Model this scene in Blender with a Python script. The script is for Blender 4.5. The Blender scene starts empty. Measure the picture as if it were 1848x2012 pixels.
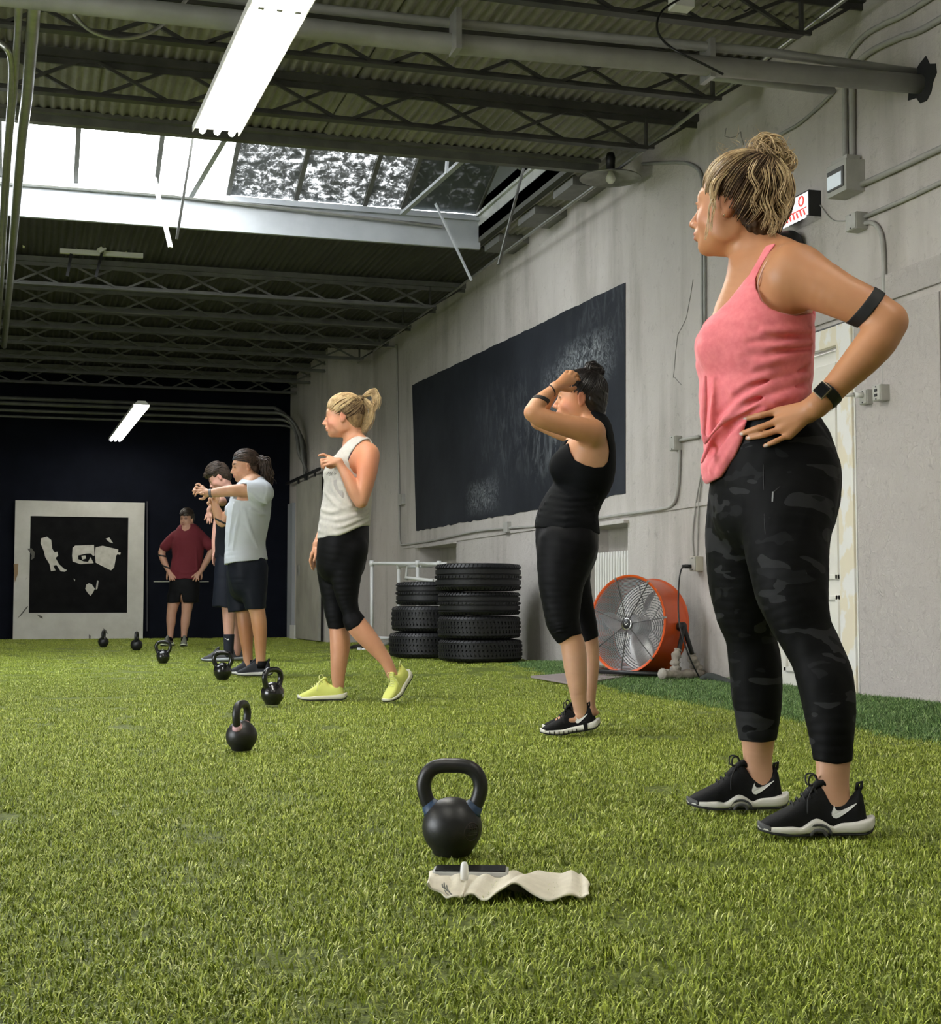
import bpy, bmesh, math, random
import numpy as np
from mathutils import Vector, Matrix
random.seed(7); rng = np.random.default_rng(7)
SC = bpy.context.scene; COL = SC.collection
# ---------------------------------------------------------------- camera
PW, PH, FOC, CAMZ = 1848.0, 2012.0, 2900.0, 0.57
VPX, HOR = 53.0, 1185.0
PITCH = math.atan((HOR - PH/2)/FOC)
YAW = math.atan(-(VPX - PW/2)/FOC*math.cos(PITCH))
cam_data = bpy.data.cameras.new('camera'); cam = bpy.data.objects.new('camera', cam_data); COL.objects.link(cam)
cam_data.sensor_fit = 'HORIZONTAL'; cam_data.sensor_width = 36.0; cam_data.lens = 36.0*FOC/PW
cam_data.clip_start = 0.05; cam_data.clip_end = 200
cam.location = (0, 0, CAMZ); cam.rotation_euler = (math.pi/2 + PITCH, 0, -YAW)
SC.camera = cam
cF = np.array([math.sin(YAW)*math.cos(PITCH), math.cos(YAW)*math.cos(PITCH), math.sin(PITCH)])
cR = np.array([math.cos(YAW), -math.sin(YAW), 0.0]); cU = np.cross(cR, cF); cC = np.array([0, 0, CAMZ])
dH = np.array([math.sin(YAW), math.cos(YAW), 0.0])
def ray(px, py): return cF + cR*(px-PW/2)/FOC - cU*(py-PH/2)/FOC
def on_plane(px, py, ax, v):
    r = ray(px, py); return cC + r*(v-cC[ax])/r[ax]
def on_floor(px, py, h=0.0): return on_plane(px, py, 2, h)
WX = 4.82
def on_wall(px, py, off=0.0): return on_plane(px, py, 0, WX-off)
# ---------------------------------------------------------------- view, world, lights
SC.view_settings.view_transform = 'Standard'; SC.view_settings.look = 'None'
SC.view_settings.gamma = 1.0; SC.view_settings.use_curve_mapping = False
SC.view_settings.exposure = 0.55
w = bpy.data.worlds.new('overcast_sky'); SC.world = w; w.use_nodes = True
nt = w.node_tree; nt.nodes.clear()
wo = nt.nodes.new('ShaderNodeOutputWorld'); bg = nt.nodes.new('ShaderNodeBackground')
bg.inputs['Color'].default_value = (0.93, 0.97, 1.0, 1); bg.inputs['Strength'].default_value = 9.0
nt.links.new(bg.outputs[0], wo.inputs[0])
def portal(loc, rot, sx, sy):
    l = bpy.data.lights.new('sky_portal', 'AREA'); l.shape = 'RECTANGLE'; l.size = sx; l.size_y = sy
    l.cycles.is_portal = True
    o = bpy.data.objects.new('sky_portal', l); COL.objects.link(o); o.location = loc; o.rotation_euler = rot
SKX0, SKX1, SKY0, SKY1, CZ = -3.2, 4.45, 11.5, 14.6, 4.3
portal(((SKX0+SKX1)/2, (SKY0+SKY1)/2, 4.58), (0, 0, 0), SKX1-SKX0, SKY1-SKY0)
# ---------------------------------------------------------------- helpers
def setp(o, label=None, cat=None, group=None, kind=None):
    if label: o['label'] = label
    if cat: o['category'] = cat
    if group: o['group'] = group
    if kind: o['kind'] = kind
    return o
def empty(name, loc=(0, 0, 0), rz=0.0, label=None, cat=None, group=None, rot=None):
    o = bpy.data.objects.new(name, None); COL.objects.link(o); o.location = loc
    o.rotation_euler = rot if rot is not None else (0, 0, rz); o.empty_display_size = .05
    return setp(o, label, cat, group)
def link(name, me, mats, parent=None, smooth=False):
    o = bpy.data.objects.new(name, me); COL.objects.link(o)
    if not isinstance(mats, (list, tuple)): mats = [mats]
    if not me.materials:
        for m in mats: me.materials.append(m)
    if smooth: me.polygons.foreach_set('use_smooth', [True]*len(me.polygons))
    if parent is not None: o.parent = parent
    return o
class MB:
    """collects simple solids, linked as one mesh"""
    def __init__(s): s.v = []; s.f = []; s.mi = []; s.cur = 0
    def add(s, vs, fs):
        n = len(s.v); s.v += [tuple(map(float, q)) for q in vs]; s.f += [tuple(i+n for i in q) for q in fs]
        s.mi += [s.cur]*len(fs); return s
    def box(s, a, b):
        x0, y0, z0 = a; x1, y1, z1 = b
        vs = [(x, y, z) for z in (z0, z1) for y in (y0, y1) for x in (x0, x1)]
        return s.add(vs, [(0, 2, 3, 1), (4, 5, 7, 6), (0, 1, 5, 4), (2, 6, 7, 3), (0, 4, 6, 2), (1, 3, 7, 5)])
    def bar(s, a, b, w, h, up=(0, 0, 1)):
        a = np.array(a, float); b = np.array(b, float); d = b-a; d /= np.linalg.norm(d)
        u = np.array(up, float); u = u-d*(u@d)
        if np.linalg.norm(u) < 1e-4: u = np.array([1., 0, 0]); u = u-d*(u@d)
        u /= np.linalg.norm(u); r = np.cross(d, u)
        vs = [p+r*sx*w/2+u*sz*h/2 for p in (a, b) for sx, sz in ((-1, -1), (1, -1), (1, 1), (-1, 1))]
        return s.add(vs, [(0, 1, 2, 3), (7, 6, 5, 4), (0, 4, 5, 1), (1, 5, 6, 2), (2, 6, 7, 3), (3, 7, 4, 0)])
    def tube(s, pts, r, n=8, cap=True, closed=False):
        pts = [np.array(p, float) for p in pts]; m = len(pts)
        rr = [r]*m if np.isscalar(r) else list(r)
        base = len(s.v); prev = None; vs = []
        for i in range(m):
            if closed: t = pts[(i+1) % m]-pts[i-1]
            else: t = pts[min(i+1, m-1)]-pts[max(i-1, 0)]
            t = t/(np.linalg.norm(t)+1e-12)
            if prev is None:
                a = np.array([0, 0, 1.]) if abs(t[2]) < .9 else np.array([1., 0, 0]); u = np.cross(t, a)
            else: u = prev-t*(prev@t)
            u = u/(np.linalg.norm(u)+1e-12); prev = u; v = np.cross(t, u)
            for k in range(n):
                a = 2*math.pi*k/n; vs.append(pts[i]+rr[i]*(math.cos(a)*u+math.sin(a)*v))
        fs = []
        for i in range(m if closed else m-1):
            j = (i+1) % m
            for k in range(n): fs.append((i*n+k, i*n+(k+1) % n, j*n+(k+1) % n, j*n+k))
        if cap and not closed: fs.append(tuple(range(n))[::-1]); fs.append(tuple((m-1)*n+k for k in range(n)))
        return s.add(vs, fs)
    def lathe(s, prof, n=24, c=(0, 0, 0), axis='z'):
        vs = []
        for (r, z) in prof:
            for k in range(n):
                a = 2*math.pi*k/n; x, y = r*math.cos(a), r*math.sin(a)
                q = (x, y, z) if axis == 'z' else ((z, x, y) if axis == 'x' else (x, z, y))
                vs.append((q[0]+c[0], q[1]+c[1], q[2]+c[2]))
        fs = [(i*n+k, i*n+(k+1) % n, (i+1)*n+(k+1) % n, (i+1)*n+k) for i in range(len(prof)-1) for k in range(n)]
        return s.add(vs, fs)
    def prism(s, poly, z0, z1, fn=None):
        """poly 2D extruded; fn maps (u,v,w) to xyz"""
        fn = fn or (lambda u, v, q: (u, v, q)); n = len(poly)
        vs = [fn(u, v, z0) for u, v in poly]+[fn(u, v, z1) for u, v in poly]
        fs = [tuple(range(n))[::-1], tuple(range(n, 2*n))]+[(i, (i+1) % n, n+(i+1) % n, n+i) for i in range(n)]
        return s.add(vs, fs)
    def mesh(s, name):
        me = bpy.data.meshes.new(name); me.from_pydata(s.v, [], s.f)
        if any(s.mi): me.polygons.foreach_set('material_index', s.mi)
        me.update(); return me
    def build(s, name, mats, parent=None, smooth=False, origin=None, bevel=0, auto=False):
        if origin is not None: s.v = [(x-origin[0], y-origin[1], z-origin[2]) for x, y, z in s.v]
        me = s.mesh(name)
        if bevel:
            bm = bmesh.new(); bm.from_mesh(me); bmesh.ops.recalc_face_normals(bm, faces=bm.faces)
            bmesh.ops.bevel(bm, geom=list(bm.edges), offset=bevel, segments=2, affect='EDGES', profile=.7, clamp_overlap=True)
            bm.to_mesh(me); bm.free()
        o = link(name, me, mats, parent, smooth)
        if origin is not None: o.location = origin
        return o
def fix_normals(me):
    bm = bmesh.new(); bm.from_mesh(me); bmesh.ops.recalc_face_normals(bm, faces=bm.faces); bm.to_mesh(me); bm.free()
def smooth_path(P, n=6):
    P = [np.array(p, float) for p in P]; out = []
    for i in range(len(P)-1):
        p0 = P[max(i-1, 0)]; p1 = P[i]; p2 = P[i+1]; p3 = P[min(i+2, len(P)-1)]
        for k in range(n):
            t = k/n; out.append(.5*((2*p1)+(-p0+p2)*t+(2*p0-5*p1+4*p2-p3)*t*t+(-p0+3*p1-3*p2+p3)*t**3))
    out.append(P[-1]); return out
def copy_tree(o, parent=None):
    c = o.copy(); COL.objects.link(c)
    if parent is not None: c.parent = parent
    for ch in list(o.children): copy_tree(ch, c)
    return c
# ---------------------------------------------------------------- materials
def new_mat(name):
    m = bpy.data.materials.new(name); m.use_nodes = True; t = m.node_tree; b = t.nodes['Principled BSDF']; return m, t, b
def tex_noise(t, scale, detail=4, rough=.55, stretch=None, coord='Object', dist=0):
    tc = t.nodes.new('ShaderNodeTexCoord'); mp = t.nodes.new('ShaderNodeMapping'); n = t.nodes.new('ShaderNodeTexNoise')
    t.links.new(tc.outputs[coord], mp.inputs[0]); t.links.new(mp.outputs[0], n.inputs['Vector'])
    n.inputs['Scale'].default_value = scale; n.inputs['Detail'].default_value = detail; n.inputs['Roughness'].default_value = rough
    n.inputs['Distortion'].default_value = dist
    if stretch: mp.inputs['Scale'].default_value = stretch
    return n.outputs['Fac']
def ramp(t, fac, stops, interp='LINEAR'):
    r = t.nodes.new('ShaderNodeValToRGB'); t.links.new(fac, r.inputs[0]); e = r.color_ramp.elements; r.color_ramp.interpolation = interp
    while len(e) < len(stops): e.new(.5)
    for k, (p, c) in enumerate(stops): e[k].position = p; e[k].color = (*c, 1) if len(c) == 3 else c
    return r.outputs[0]
def mixc(t, fac, a, b, mode='MIX'):
    n = t.nodes.new('ShaderNodeMix'); n.data_type = 'RGBA'; n.blend_type = mode
    for sock, v in ((n.inputs[0], fac), (n.inputs[6], a), (n.inputs[7], b)):
        if hasattr(v, 'links'): t.links.new(v, sock)
        elif isinstance(v, (int, float)): sock.default_value = v
        else: sock.default_value = (*v, 1)
    return n.outputs[2]
def bump(t, b, fac, strength=.3, dist=.01):
    n = t.nodes.new('ShaderNodeBump'); n.inputs['Strength'].default_value = strength; n.inputs['Distance'].default_value = dist
    t.links.new(fac, n.inputs['Height'])
    if b.inputs['Normal'].links: t.links.new(b.inputs['Normal'].links[0].from_socket, n.inputs['Normal'])
    t.links.new(n.outputs[0], b.inputs['Normal'])
def M(name, c, r=.6, m=0.0, var=None, bmp=None, spec=None, stretch=None, coat=0):
    mt, t, b = new_mat(name); b.inputs['Base Color'].default_value = (*c, 1); b.inputs['Roughness'].default_value = r; b.inputs['Metallic'].default_value = m
    if spec is not None: b.inputs['Specular IOR Level'].default_value = spec
    if coat: b.inputs['Coat Weight'].default_value = coat; b.inputs['Coat Roughness'].default_value = .15
    if var:
        c2, sc = var[0], var[1]; lo, hi = (var[2], var[3]) if len(var) > 3 else (.35, .65)
        f = tex_noise(t, sc, 5, stretch=stretch); t.links.new(ramp(t, f, [(lo, c), (hi, c2)]), b.inputs['Base Color'])
    if bmp: bump(t, b, tex_noise(t, bmp[0], 4, stretch=stretch), bmp[1], bmp[2])
    mt.diffuse_color = (*c, 1); return mt
def EM(name, c, s):
    mt, t, b = new_mat(name); b.inputs['Base Color'].default_value = (*c, 1); b.inputs['Emission Color'].default_value = (*c, 1); b.inputs['Emission Strength'].default_value = s; return mt
def wall_plaster(name, c1, c2, rough_scale=9, strength=.5, streak=True):
    mt, t, b = new_mat(name); b.inputs['Roughness'].default_value = .8; b.inputs['Specular IOR Level'].default_value = .25
    f = tex_noise(t, 1.1, 8, .65); g = tex_noise(t, 14, 6, .7, dist=.6)
    base = ramp(t, f, [(.3, c1), (.7, c2)])
    spk = ramp(t, g, [(.3, (.62, .62, .61)), (.42, (1, 1, 1)), (.66, (1, 1, 1)), (.8, (.82, .81, .79))])
    col = mixc(t, .55, base, spk, 'MULTIPLY')
    st = ramp(t, tex_noise(t, 1.0, 5, .6, stretch=(2.2, 2.2, .35)), [(.36, (.55, .54, .5)), (.5, (1, 1, 1))])
    if streak: col = mixc(t, .45, col, st, 'MULTIPLY')
    t.links.new(col, b.inputs['Base Color'])
    bump(t, b, tex_noise(t, rough_scale, 8, .7, dist=1.2), strength, .02)
    bump(t, b, tex_noise(t, 60, 4, .6), strength*.6, .004)
    return mt
mat_wall = wall_plaster('grey_painted_plaster', (.47, .435, .405), (.565, .53, .50))
mat_wall2 = wall_plaster('trowelled_plaster', (.50, .46, .435), (.57, .53, .50), 22, .9, False)
mat_black_wall = M('navy_black_paint', (.003, .0042, .009), .8, spec=.12, var=((.005, .0065, .013), 3), bmp=(20, .2, .005))
mat_white = M('white_paint', (.75, .74, .70), .5, var=((.68, .67, .63), 4), bmp=(30, .1, .002))
mat_door = M('cream_door_paint', (.72, .70, .64), .45, var=((.66, .64, .58), 3))
mat_steel = M('painted_dark_steel', (.085, .083, .075), .5, .3, var=((.055, .054, .05), 6), bmp=(40, .2, .002))
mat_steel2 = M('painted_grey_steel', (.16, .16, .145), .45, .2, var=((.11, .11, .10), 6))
mat_pale_metal = M('pale_painted_metal', (.50, .52, .54), .45, .2, var=((.42, .44, .46), 3))
mat_galv = M('galvanised_metal', (.45, .45, .43), .38, .75, var=((.36, .36, .34), 12))
mat_pipe = M('grey_painted_conduit', (.33, .33, .31), .5, .1, var=((.28, .28, .26), 8))
mat_wallpipe = M('wall_coloured_conduit', (.40, .39, .36), .55, 0, var=((.34, .33, .30), 8))
mat_black = M('black_plastic', (.01, .01, .01), .45)
mat_rubber = M('black_rubber', (.010, .010, .011), .5, spec=.45, bmp=(60, .25, .003))
mat_chrome = M('bright_metal', (.7, .7, .7), .25, 1)
mat_pvc = M('white_pvc', (.78, .78, .76), .35)
mat_orange = M('orange_enamel', (.72, .10, .012), .35, coat=.3, var=((.62, .085, .012), 4))
# ================================================================ ROOM
YB = 24.3; XC = 4.15; YJ = 21.1        # back wall, jog of the right wall
def struct(mb, name, mats, **k):
    o = mb.build(name, mats, **k); o['kind'] = 'structure'; return o
# floor slab
struct(MB().box((-8, -5, -.12), (5.4, YB+.3, -.012)), 'floor', M('concrete_under_turf', (.05, .07, .03), .9))
# right wall with two radiator niches and a doorway
NI = [(11.48, 12.55, .12, 1.24, .26), (16.66, 18.33, .12, 1.27, .26)]
mb = MB(); TH = .3; DY0, DY1, DZ = 8.04, 8.98, 2.17
ys = [-5, DY0, DY1, NI[0][0], NI[0][1], NI[1][0], NI[1][1], YJ]
for i in range(len(ys)-1):
    a, b = ys[i], ys[i+1]; z0 = 0.0
    if i == 1: z0 = DZ
    elif i in (3, 5):
        ni = NI[0] if i == 3 else NI[1]
        mb.box((WX, a, -.1), (WX+TH, b, ni[2])); mb.box((WX+ni[4], a, ni[2]), (WX+TH, b, ni[3])); z0 = ni[3]
    mb.box((WX, a, z0 if z0 else -.1), (WX+TH, b, 4.3))
# above roof line by the skylight the wall stops at the deck
wr = struct(mb, 'wall_right', mat_wall)
struct(MB().box((XC, YJ, -.1), (WX+TH, YB+.3, 4.3)), 'wall_right_far', mat_wall)
wb = struct(MB().box((-8, YB, -.1), (XC+.2, YB+.3, 4.3)), 'wall_back', mat_black_wall)
struct(MB().box((-8.3, -5, -.1), (-8, 1.5, 4.3)).box((-8.3, 1.5, 3.4), (-8, 14, 4.3)).box((-8.3, 1.5, -.1), (-8, 14, .0)).box((-8.3, 7.4, 0), (-8, 14, 3.4)).box((-8.3, 14, -.1), (-8, YB+.3, 4.3)), 'wall_left', mat_wall)
struct(MB().box((-8, -5.3, -.1), (5.1, -5, 4.3)), 'wall_front', mat_wall)
portal((-7.98, 4.45, 1.7), (0, -math.pi/2, 0), 3.4, 5.9)
# ground outside the open bays
struct(MB().box((-40, -10, -.2), (-8.3, 30, -.13)), 'ground_outside', M('pale_concrete_yard', (.45, .44, .42), .9))
# rough plaster pilaster and door surround of the right wall (proud of it)
mb = MB()
for k in range(1):
    z = 2.31
    mb.box((WX-.018, 5.2, z), (WX, 9.3, z+.02)); mb.box((WX-.012, 5.2, 2.52), (WX, 9.3, 2.53))
# trowelled panel between door trim and edge
struct(MB().box((WX-.03, 6.98, 0), (WX, 7.86, 2.29)), 'trim_1', mat_wall2, bevel=.006)
struct(MB().box((WX-.02, 4.0, 2.34), (WX, 8.6, 2.5)), 'trim_2', mat_wall2, bevel=.006)
struct(MB().box((WX-.035, 4.0, 0), (WX, 6.96, 2.29)), 'trim_3', M('brown_grey_paint', (.30, .27, .24), .7), bevel=.004)
# lighter painted band above the radiators
struct(MB().box((WX-.012, 7.9, 1.295), (WX, 19.2, 1.325)), 'trim_4', mat_wall, bevel=.003)
# chalkboard painted on the wall (flat paint, slightly uneven edge)
def chalk():
    mt, t, b = new_mat('chalkboard_paint'); b.inputs['Roughness'].default_value = .75; b.inputs['Specular IOR Level'].default_value = .2
    f = tex_noise(t, .8, 6, .6); g = tex_noise(t, 3.2, 8, .75, stretch=(1, 1.5, .7), dist=1.5)
    base = ramp(t, f, [(.35, (.013, .015, .020)), (.7, (.030, .034, .043))])
    tc = t.nodes.new('ShaderNodeTexCoord'); sx = t.nodes.new('ShaderNodeSeparateXYZ'); t.links.new(tc.outputs['Object'], sx.inputs[0])
    def win(sock, c, wd):
        s = t.nodes.new('ShaderNodeMath'); s.operation = 'SUBTRACT'; t.links.new(sock, s.inputs[0]); s.inputs[1].default_value = c
        a = t.nodes.new('ShaderNodeMath'); a.operation = 'ABSOLUTE'; t.links.new(s.outputs[0], a.inputs[0])
        m = t.nodes.new('ShaderNodeMapRange'); t.links.new(a.outputs[0], m.inputs[0]); m.inputs[1].default_value = wd; m.inputs[2].default_value = wd*.35; return m.outputs[0]
    def mul(a, b_):
        n = t.nodes.new('ShaderNodeMath'); n.operation = 'MULTIPLY'; t.links.new(a, n.inputs[0])
        if hasattr(b_, 'links'): t.links.new(b_, n.inputs[1])
        else: n.inputs[1].default_value = b_
        return n.outputs[0]
    streak = ramp(t, g, [(.48, (0, 0, 0)), (.62, (1, 1, 1))])
    smear = ramp(t, tex_noise(t, 9, 6, .8, dist=2.5), [(.45, (0, 0, 0)), (.68, (1, 1, 1))])
    out = base
    for (cy, cz, wy, wz, amt) in ((12.45, 2.75, .8, .28, .9), (13.2, 2.6, .5, .3, .45), (13.3, 2.2, .9, .55, .16), (15.6, 1.75, .7, .22, .55), (12.9, 1.95, .6, .5, .2), (14.5, 2.4, 1.6, .7, .08), (12, 3.1, 1, .5, .08)):
        k = mul(mul(win(sx.outputs['Y'], cy, wy), win(sx.outputs['Z'], cz, wz)), amt)
        n = t.nodes.new('ShaderNodeMath'); n.operation = 'MULTIPLY'; t.links.new(k, n.inputs[0]); t.links.new(smear if amt > .2 else streak, n.inputs[1])
        out = mixc(t, n.outputs[0], out, (.42, .45, .47))
    t.links.new(out, b.inputs['Base Color']); bump(t, b, tex_noise(t, 25, 6), .2, .004); return mt
bl = on_wall(818, 1043); br = on_wall(1229, 970); tl = on_wall(810, 757); tr = on_wall(1229, 555)
n = 60; poly = []
for i in range(n+1):
    q = bl+(br-bl)*i/n; poly.append((q[1], q[2]+random.uniform(-.012, .012)*(1 if i % 5 else .3)))
for i in range(n+1):
    q = tr+(tl-tr)*i/n; poly.append((q[1], q[2]+random.uniform(-.006, .006)))
cb = MB().prism(poly, WX-.006, WX, lambda u, v, q: (q, u, v)).build('chalkboard', chalk())
setp(cb, 'large black chalkboard rectangle painted on the grey side wall', 'chalkboard')
# plaster cracks on right wall near the pink top woman
mat_crack = M('dark_crack', (.20, .19, .17), .9)
def crack(pts, w=.0026):
    P = [on_wall(*p, .002) for p in pts]; Q = []
    for a, b in zip(P[:-1], P[1:]):
        for k in range(3): Q.append(a+(b-a)*k/3+np.array([0, random.uniform(-.012, .012), random.uniform(-.012, .012)]))
    Q.append(P[-1]); mb = MB(); mb.tube(Q, w, 4); return mb
for pts in ([(1360, 550), (1348, 620), (1330, 660), (1322, 740), (1338, 756)], [(1425, 250), (1424, 272), (1455, 262), (1460, 285)], [(1848, 540), (1760, 575), (1742, 583)], [(1848, 590), (1800, 605), (1775, 615)], [(1600, 655), (1650, 640)]):
    crack(pts).build('wall_crack', mat_crack, wr)
# ---- ceiling: deck slab with a skylight opening, corrugated sheets below
deck = MB()
for (x0, x1, y0, y1) in ((-8.3, WX+TH, -5.3, SKY0), (-8.3, SKX0, SKY0, SKY1), (SKX1, WX+TH, SKY0, SKY1), (-8.3, WX+TH, SKY1, YB+.3)):
    deck.box((x0, y0, CZ+.03), (x1, y1, CZ+.2))
ce = struct(deck, 'ceiling', M('roof_deck', (.1, .1, .09), .9))
def corr_mat(nm, ca, cb_, cc_):
    mt, t, b = new_mat(nm); b.inputs['Roughness'].default_value = .55; b.inputs['Metallic'].default_value = .25
    f = tex_noise(t, 2.5, 6, .65, stretch=(3, .5, 1)); g = tex_noise(t, 7, 6, .7)
    c = ramp(t, f, [(.3, ca), (.6, cb_), (.8, cc_)])
    c = mixc(t, .5, c, ramp(t, g, [(.35, (.6, .6, .58)), (.6, (1, 1, 1))]), 'MULTIPLY')
    t.links.new(c, b.inputs['Base Color']); return mt
mat_corr = corr_mat('weathered_corrugated_iron', (.23, .215, .205), (.32, .30, .285), (.46, .44, .41)); mat_corr2 = corr_mat('dark_painted_dimmed_iron', (.055, .052, .052), (.08, .076, .074), (.12, .115, .11))  # far sheets: dark paint, deepened for the weaker light there
def corr_sheet(x0, x1, y0, y1, z):
    nx = max(2, int((x1-x0)/.0725*6)); xs = np.linspace(x0, x1, nx+1); vs = []; fs = []
    yy = [y0, y1]
    for y in yy:
        for x in xs: vs.append((x, y, z+.011*math.sin(2*math.pi*x/.0725)))
    for i in range(nx): fs.append((i, i+1, nx+1+i+1, nx+1+i))
    return MB().add(vs, fs)
k = 0
for (ya, yb) in ((-5, -1.6), (-1.6, 1.8), (1.8, 5.0), (5.0, 8.3), (8.25, SKY0-.02), (SKY1+.1, 17.6), (17.55, 20.9), (20.85, YB)):
    x = WX
    while x > -8:
        x2 = max(x-.87, -8); z = CZ-.005+(.006 if k % 2 else 0)+random.uniform(-.004, .004)
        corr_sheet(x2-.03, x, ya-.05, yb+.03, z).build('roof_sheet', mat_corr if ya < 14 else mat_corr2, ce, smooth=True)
        x = x2; k += 1
for (xa, xb) in ((SKX1+.02, WX), ):
    corr_sheet(xa, xb, SKY0, SKY1, CZ).build('roof_sheet', mat_corr, ce, smooth=True)
corr_sheet(-8, SKX0, SKY0, SKY1, CZ).build('roof_sheet', mat_corr, ce, smooth=True)
# ---- open web joists
JT, JB = 4.24, 3.98
def joist(y, first=[None]):
    names = {}
    if first[0] is None:
        e = empty('roof_joist', (0, y, 0))
        mb = MB().box((-8, -.045, JT-.02), (WX, .045, JT+.035)).box((-8, -.008, JT-.06), (WX, .008, JT-.02)); mb.build('top_chord', mat_steel, e)
        MB().box((-8, -.035, JB-.012), (4.4, .035, JB+.004)).box((-8, -.008, JB+.004), (4.4, .008, JB+.03)).build('bottom_chord', mat_steel, e)
        for ph in (0, .58):
            x = 4.4-ph; pts = []; up = ph > 0
            mb = MB(); x0 = 4.4; top = (ph == 0)
            cur = (4.4, JB+.01) if ph == 0 else (4.4-.0, JT-.03)
            x = 4.4; lvl = 0 if ph == 0 else 1
            P = []
            while x > -8:
                zz = JB+.012 if lvl == 0 else JT-.03
                P += [(x+.06, zz), (x-.06, zz)]; x -= .58; lvl = 1-lvl
            for a, b in zip(P[:-1], P[1:]):
                mb.bar((a[0], .012 if ph else -.012, a[1]), (b[0], .012 if ph else -.012, b[1]), .022, .022)
            mb.build('web_bar', mat_steel, e)
        MB().bar((4.4, 0, JB), (4.4, 0, JT), .03, .02).bar((4.4, 0, JB), (4.78, 0, JT-.02), .03, .02).build('end_strut', mat_steel, e)
        first[0] = e; return e
    e = copy_tree(first[0]); e.location = (0, y, 0); return e
FARM = {}
JY = [6.55, 7.75, 8.95, 10.08, 16.3, 17.6, 18.85, 20.1, 21.3, 22.5, 23.7]
pos = ['nearest the camera', 'seen at the very top of the photo', 'just past the heating pipe', 'last one before the skylight']
far = ['first one behind the skylight', 'second one behind the skylight', 'third one behind the skylight', 'fourth one behind the skylight', 'in the dark, fifth behind the skylight', 'in the dark, above the pipe bundle', 'hard against the black end wall']
for i, y in enumerate(JY):
    e = joist(y)
    if y > 12:  # paler steel paints in the light these far joists catch
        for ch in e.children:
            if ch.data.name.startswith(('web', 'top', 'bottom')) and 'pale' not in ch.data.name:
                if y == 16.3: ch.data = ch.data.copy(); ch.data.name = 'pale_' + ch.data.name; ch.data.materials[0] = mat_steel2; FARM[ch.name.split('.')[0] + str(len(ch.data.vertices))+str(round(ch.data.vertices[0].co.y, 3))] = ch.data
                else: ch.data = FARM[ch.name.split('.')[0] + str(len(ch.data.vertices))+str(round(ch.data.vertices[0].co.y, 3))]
    if y < 11: lb, g = 'dark steel open web roof joist, ' + pos[i], 'roof joists'
    else: lb, g = 'steel open web roof joist, ' + far[i-4], 'roof joists'
    setp(e, lb, 'joist', g)
# ---- skylight: header, far beam, curb, sloped glazing
e = empty('skylight', ((SKX0+SKX1)/2, SKY1, CZ), label='long gabled roof skylight with bright panes on the left and dirty panes on the right', cat='skylight')
off = Vector(e.location)
def sk(mb, name, mat, par=None, **k):
    o = mb.build(name, mat, par or e, **k)
    if par is None: o.matrix_parent_inverse = Matrix.Translation(-off)
    else: pass
    return o
SZ = 4.64; RY = (SKY0+SKY1)/2; RZ = SZ+(SKY1-RY)*.44
sk(MB().box((SKX0-.1, SKY0-.08, CZ-.10), (SKX1+.1, SKY0+.0, CZ+.26)).box((SKX0-.1, SKY0-.14, CZ-.04), (SKX1+.1, SKY0-.08, CZ-.01)), 'near_header', mat_steel2)
sk(MB().box((SKX0-.1, SKY1-.05, CZ-.04), (WX-.35, SKY1+.0, SZ-.07)), 'far_beam', mat_pale_metal, bevel=.004)
sk(MB().box((SKX0, SKY1-.05, SZ-.07), (SKX1, SKY1+.16, SZ-.02)).box((SKX0, SKY1-.1, SZ-.09), (SKX1, SKY1-.05, SZ-.075)), 'sill', mat_pale_metal)
sk(MB().box((SKX1, SKY0, CZ+.08), (SKX1+.05, SKY1, CZ+.45)).box((SKX1-.03, SKY0, CZ+.3), (SKX1+.0, SKY1, CZ+.33)), 'side_curb', M('off_white_sheet', (.55, .56, .54), .5, var=((.42, .43, .41), 5)))
sk(MB().box((SKX0-.05, SKY0, CZ), (SKX0, SKY1, CZ+.45)), 'side_curb', mat_pale_metal)
gb = MB().prism([(SKY0, SZ), (SKY1, SZ), (RY, RZ)], SKX1, SKX1+.04, lambda u, v, q: (q, u, v))
gb2 = MB(); gb2.prism([(SKY0, SZ), (SKY1, SZ), (RY, RZ)], SKX0-.04, SKX0, lambda u, v, q: (q, u, v)); gm = M('grey_gable_sheet', (.20, .21, .20), .6); sk(gb, 'gable_end', gm); sk(gb2, 'gable_end', gm)
def pane_mat(dirty):
    mt, t, b = new_mat('clear_glass' if not dirty else 'dirty_wired_glass')
    t.nodes.remove(b); out = t.nodes['Material Output']; tr = t.nodes.new('ShaderNodeBsdfTransparent'); gl = t.nodes.new('ShaderNodeBsdfGlossy'); gl.inputs['Roughness'].default_value = .15
    mx = t.nodes.new('ShaderNodeMixShader'); mx.inputs[0].default_value = .06; t.links.new(tr.outputs[0], mx.inputs[1]); t.links.new(gl.outputs[0], mx.inputs[2])
    last = mx.outputs[0]
    if dirty:
        df = t.nodes.new('ShaderNodeBsdfDiffuse'); df.inputs[0].default_value = (.10, .11, .11, 1)
        f = tex_noise(t, 8.5, 14, .82, stretch=(1.3, 1.3, 1.2), dist=.15)
        k = ramp(t, f, [(.38, (.35,)*3), (.50, (.90,)*3), (.62, (.985,)*3)] if dirty == 1 else [(.34, (.85,)*3), (.5, (.99,)*3)])
        m2 = t.nodes.new('ShaderNodeMixShader'); t.links.new(k, m2.inputs[0]); t.links.new(last, m2.inputs[1]); t.links.new(df.outputs[0], m2.inputs[2]); last = m2.outputs[0]
    t.links.new(last, out.inputs[0]); return mt
pm = [pane_mat(0), pane_mat(1), pane_mat(2)]
PXS = [4.45, 3.64, 3.24, 2.53, 1.85, 1.14, .38, -.32, -1.04, -1.76, -2.48, -3.2]
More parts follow.
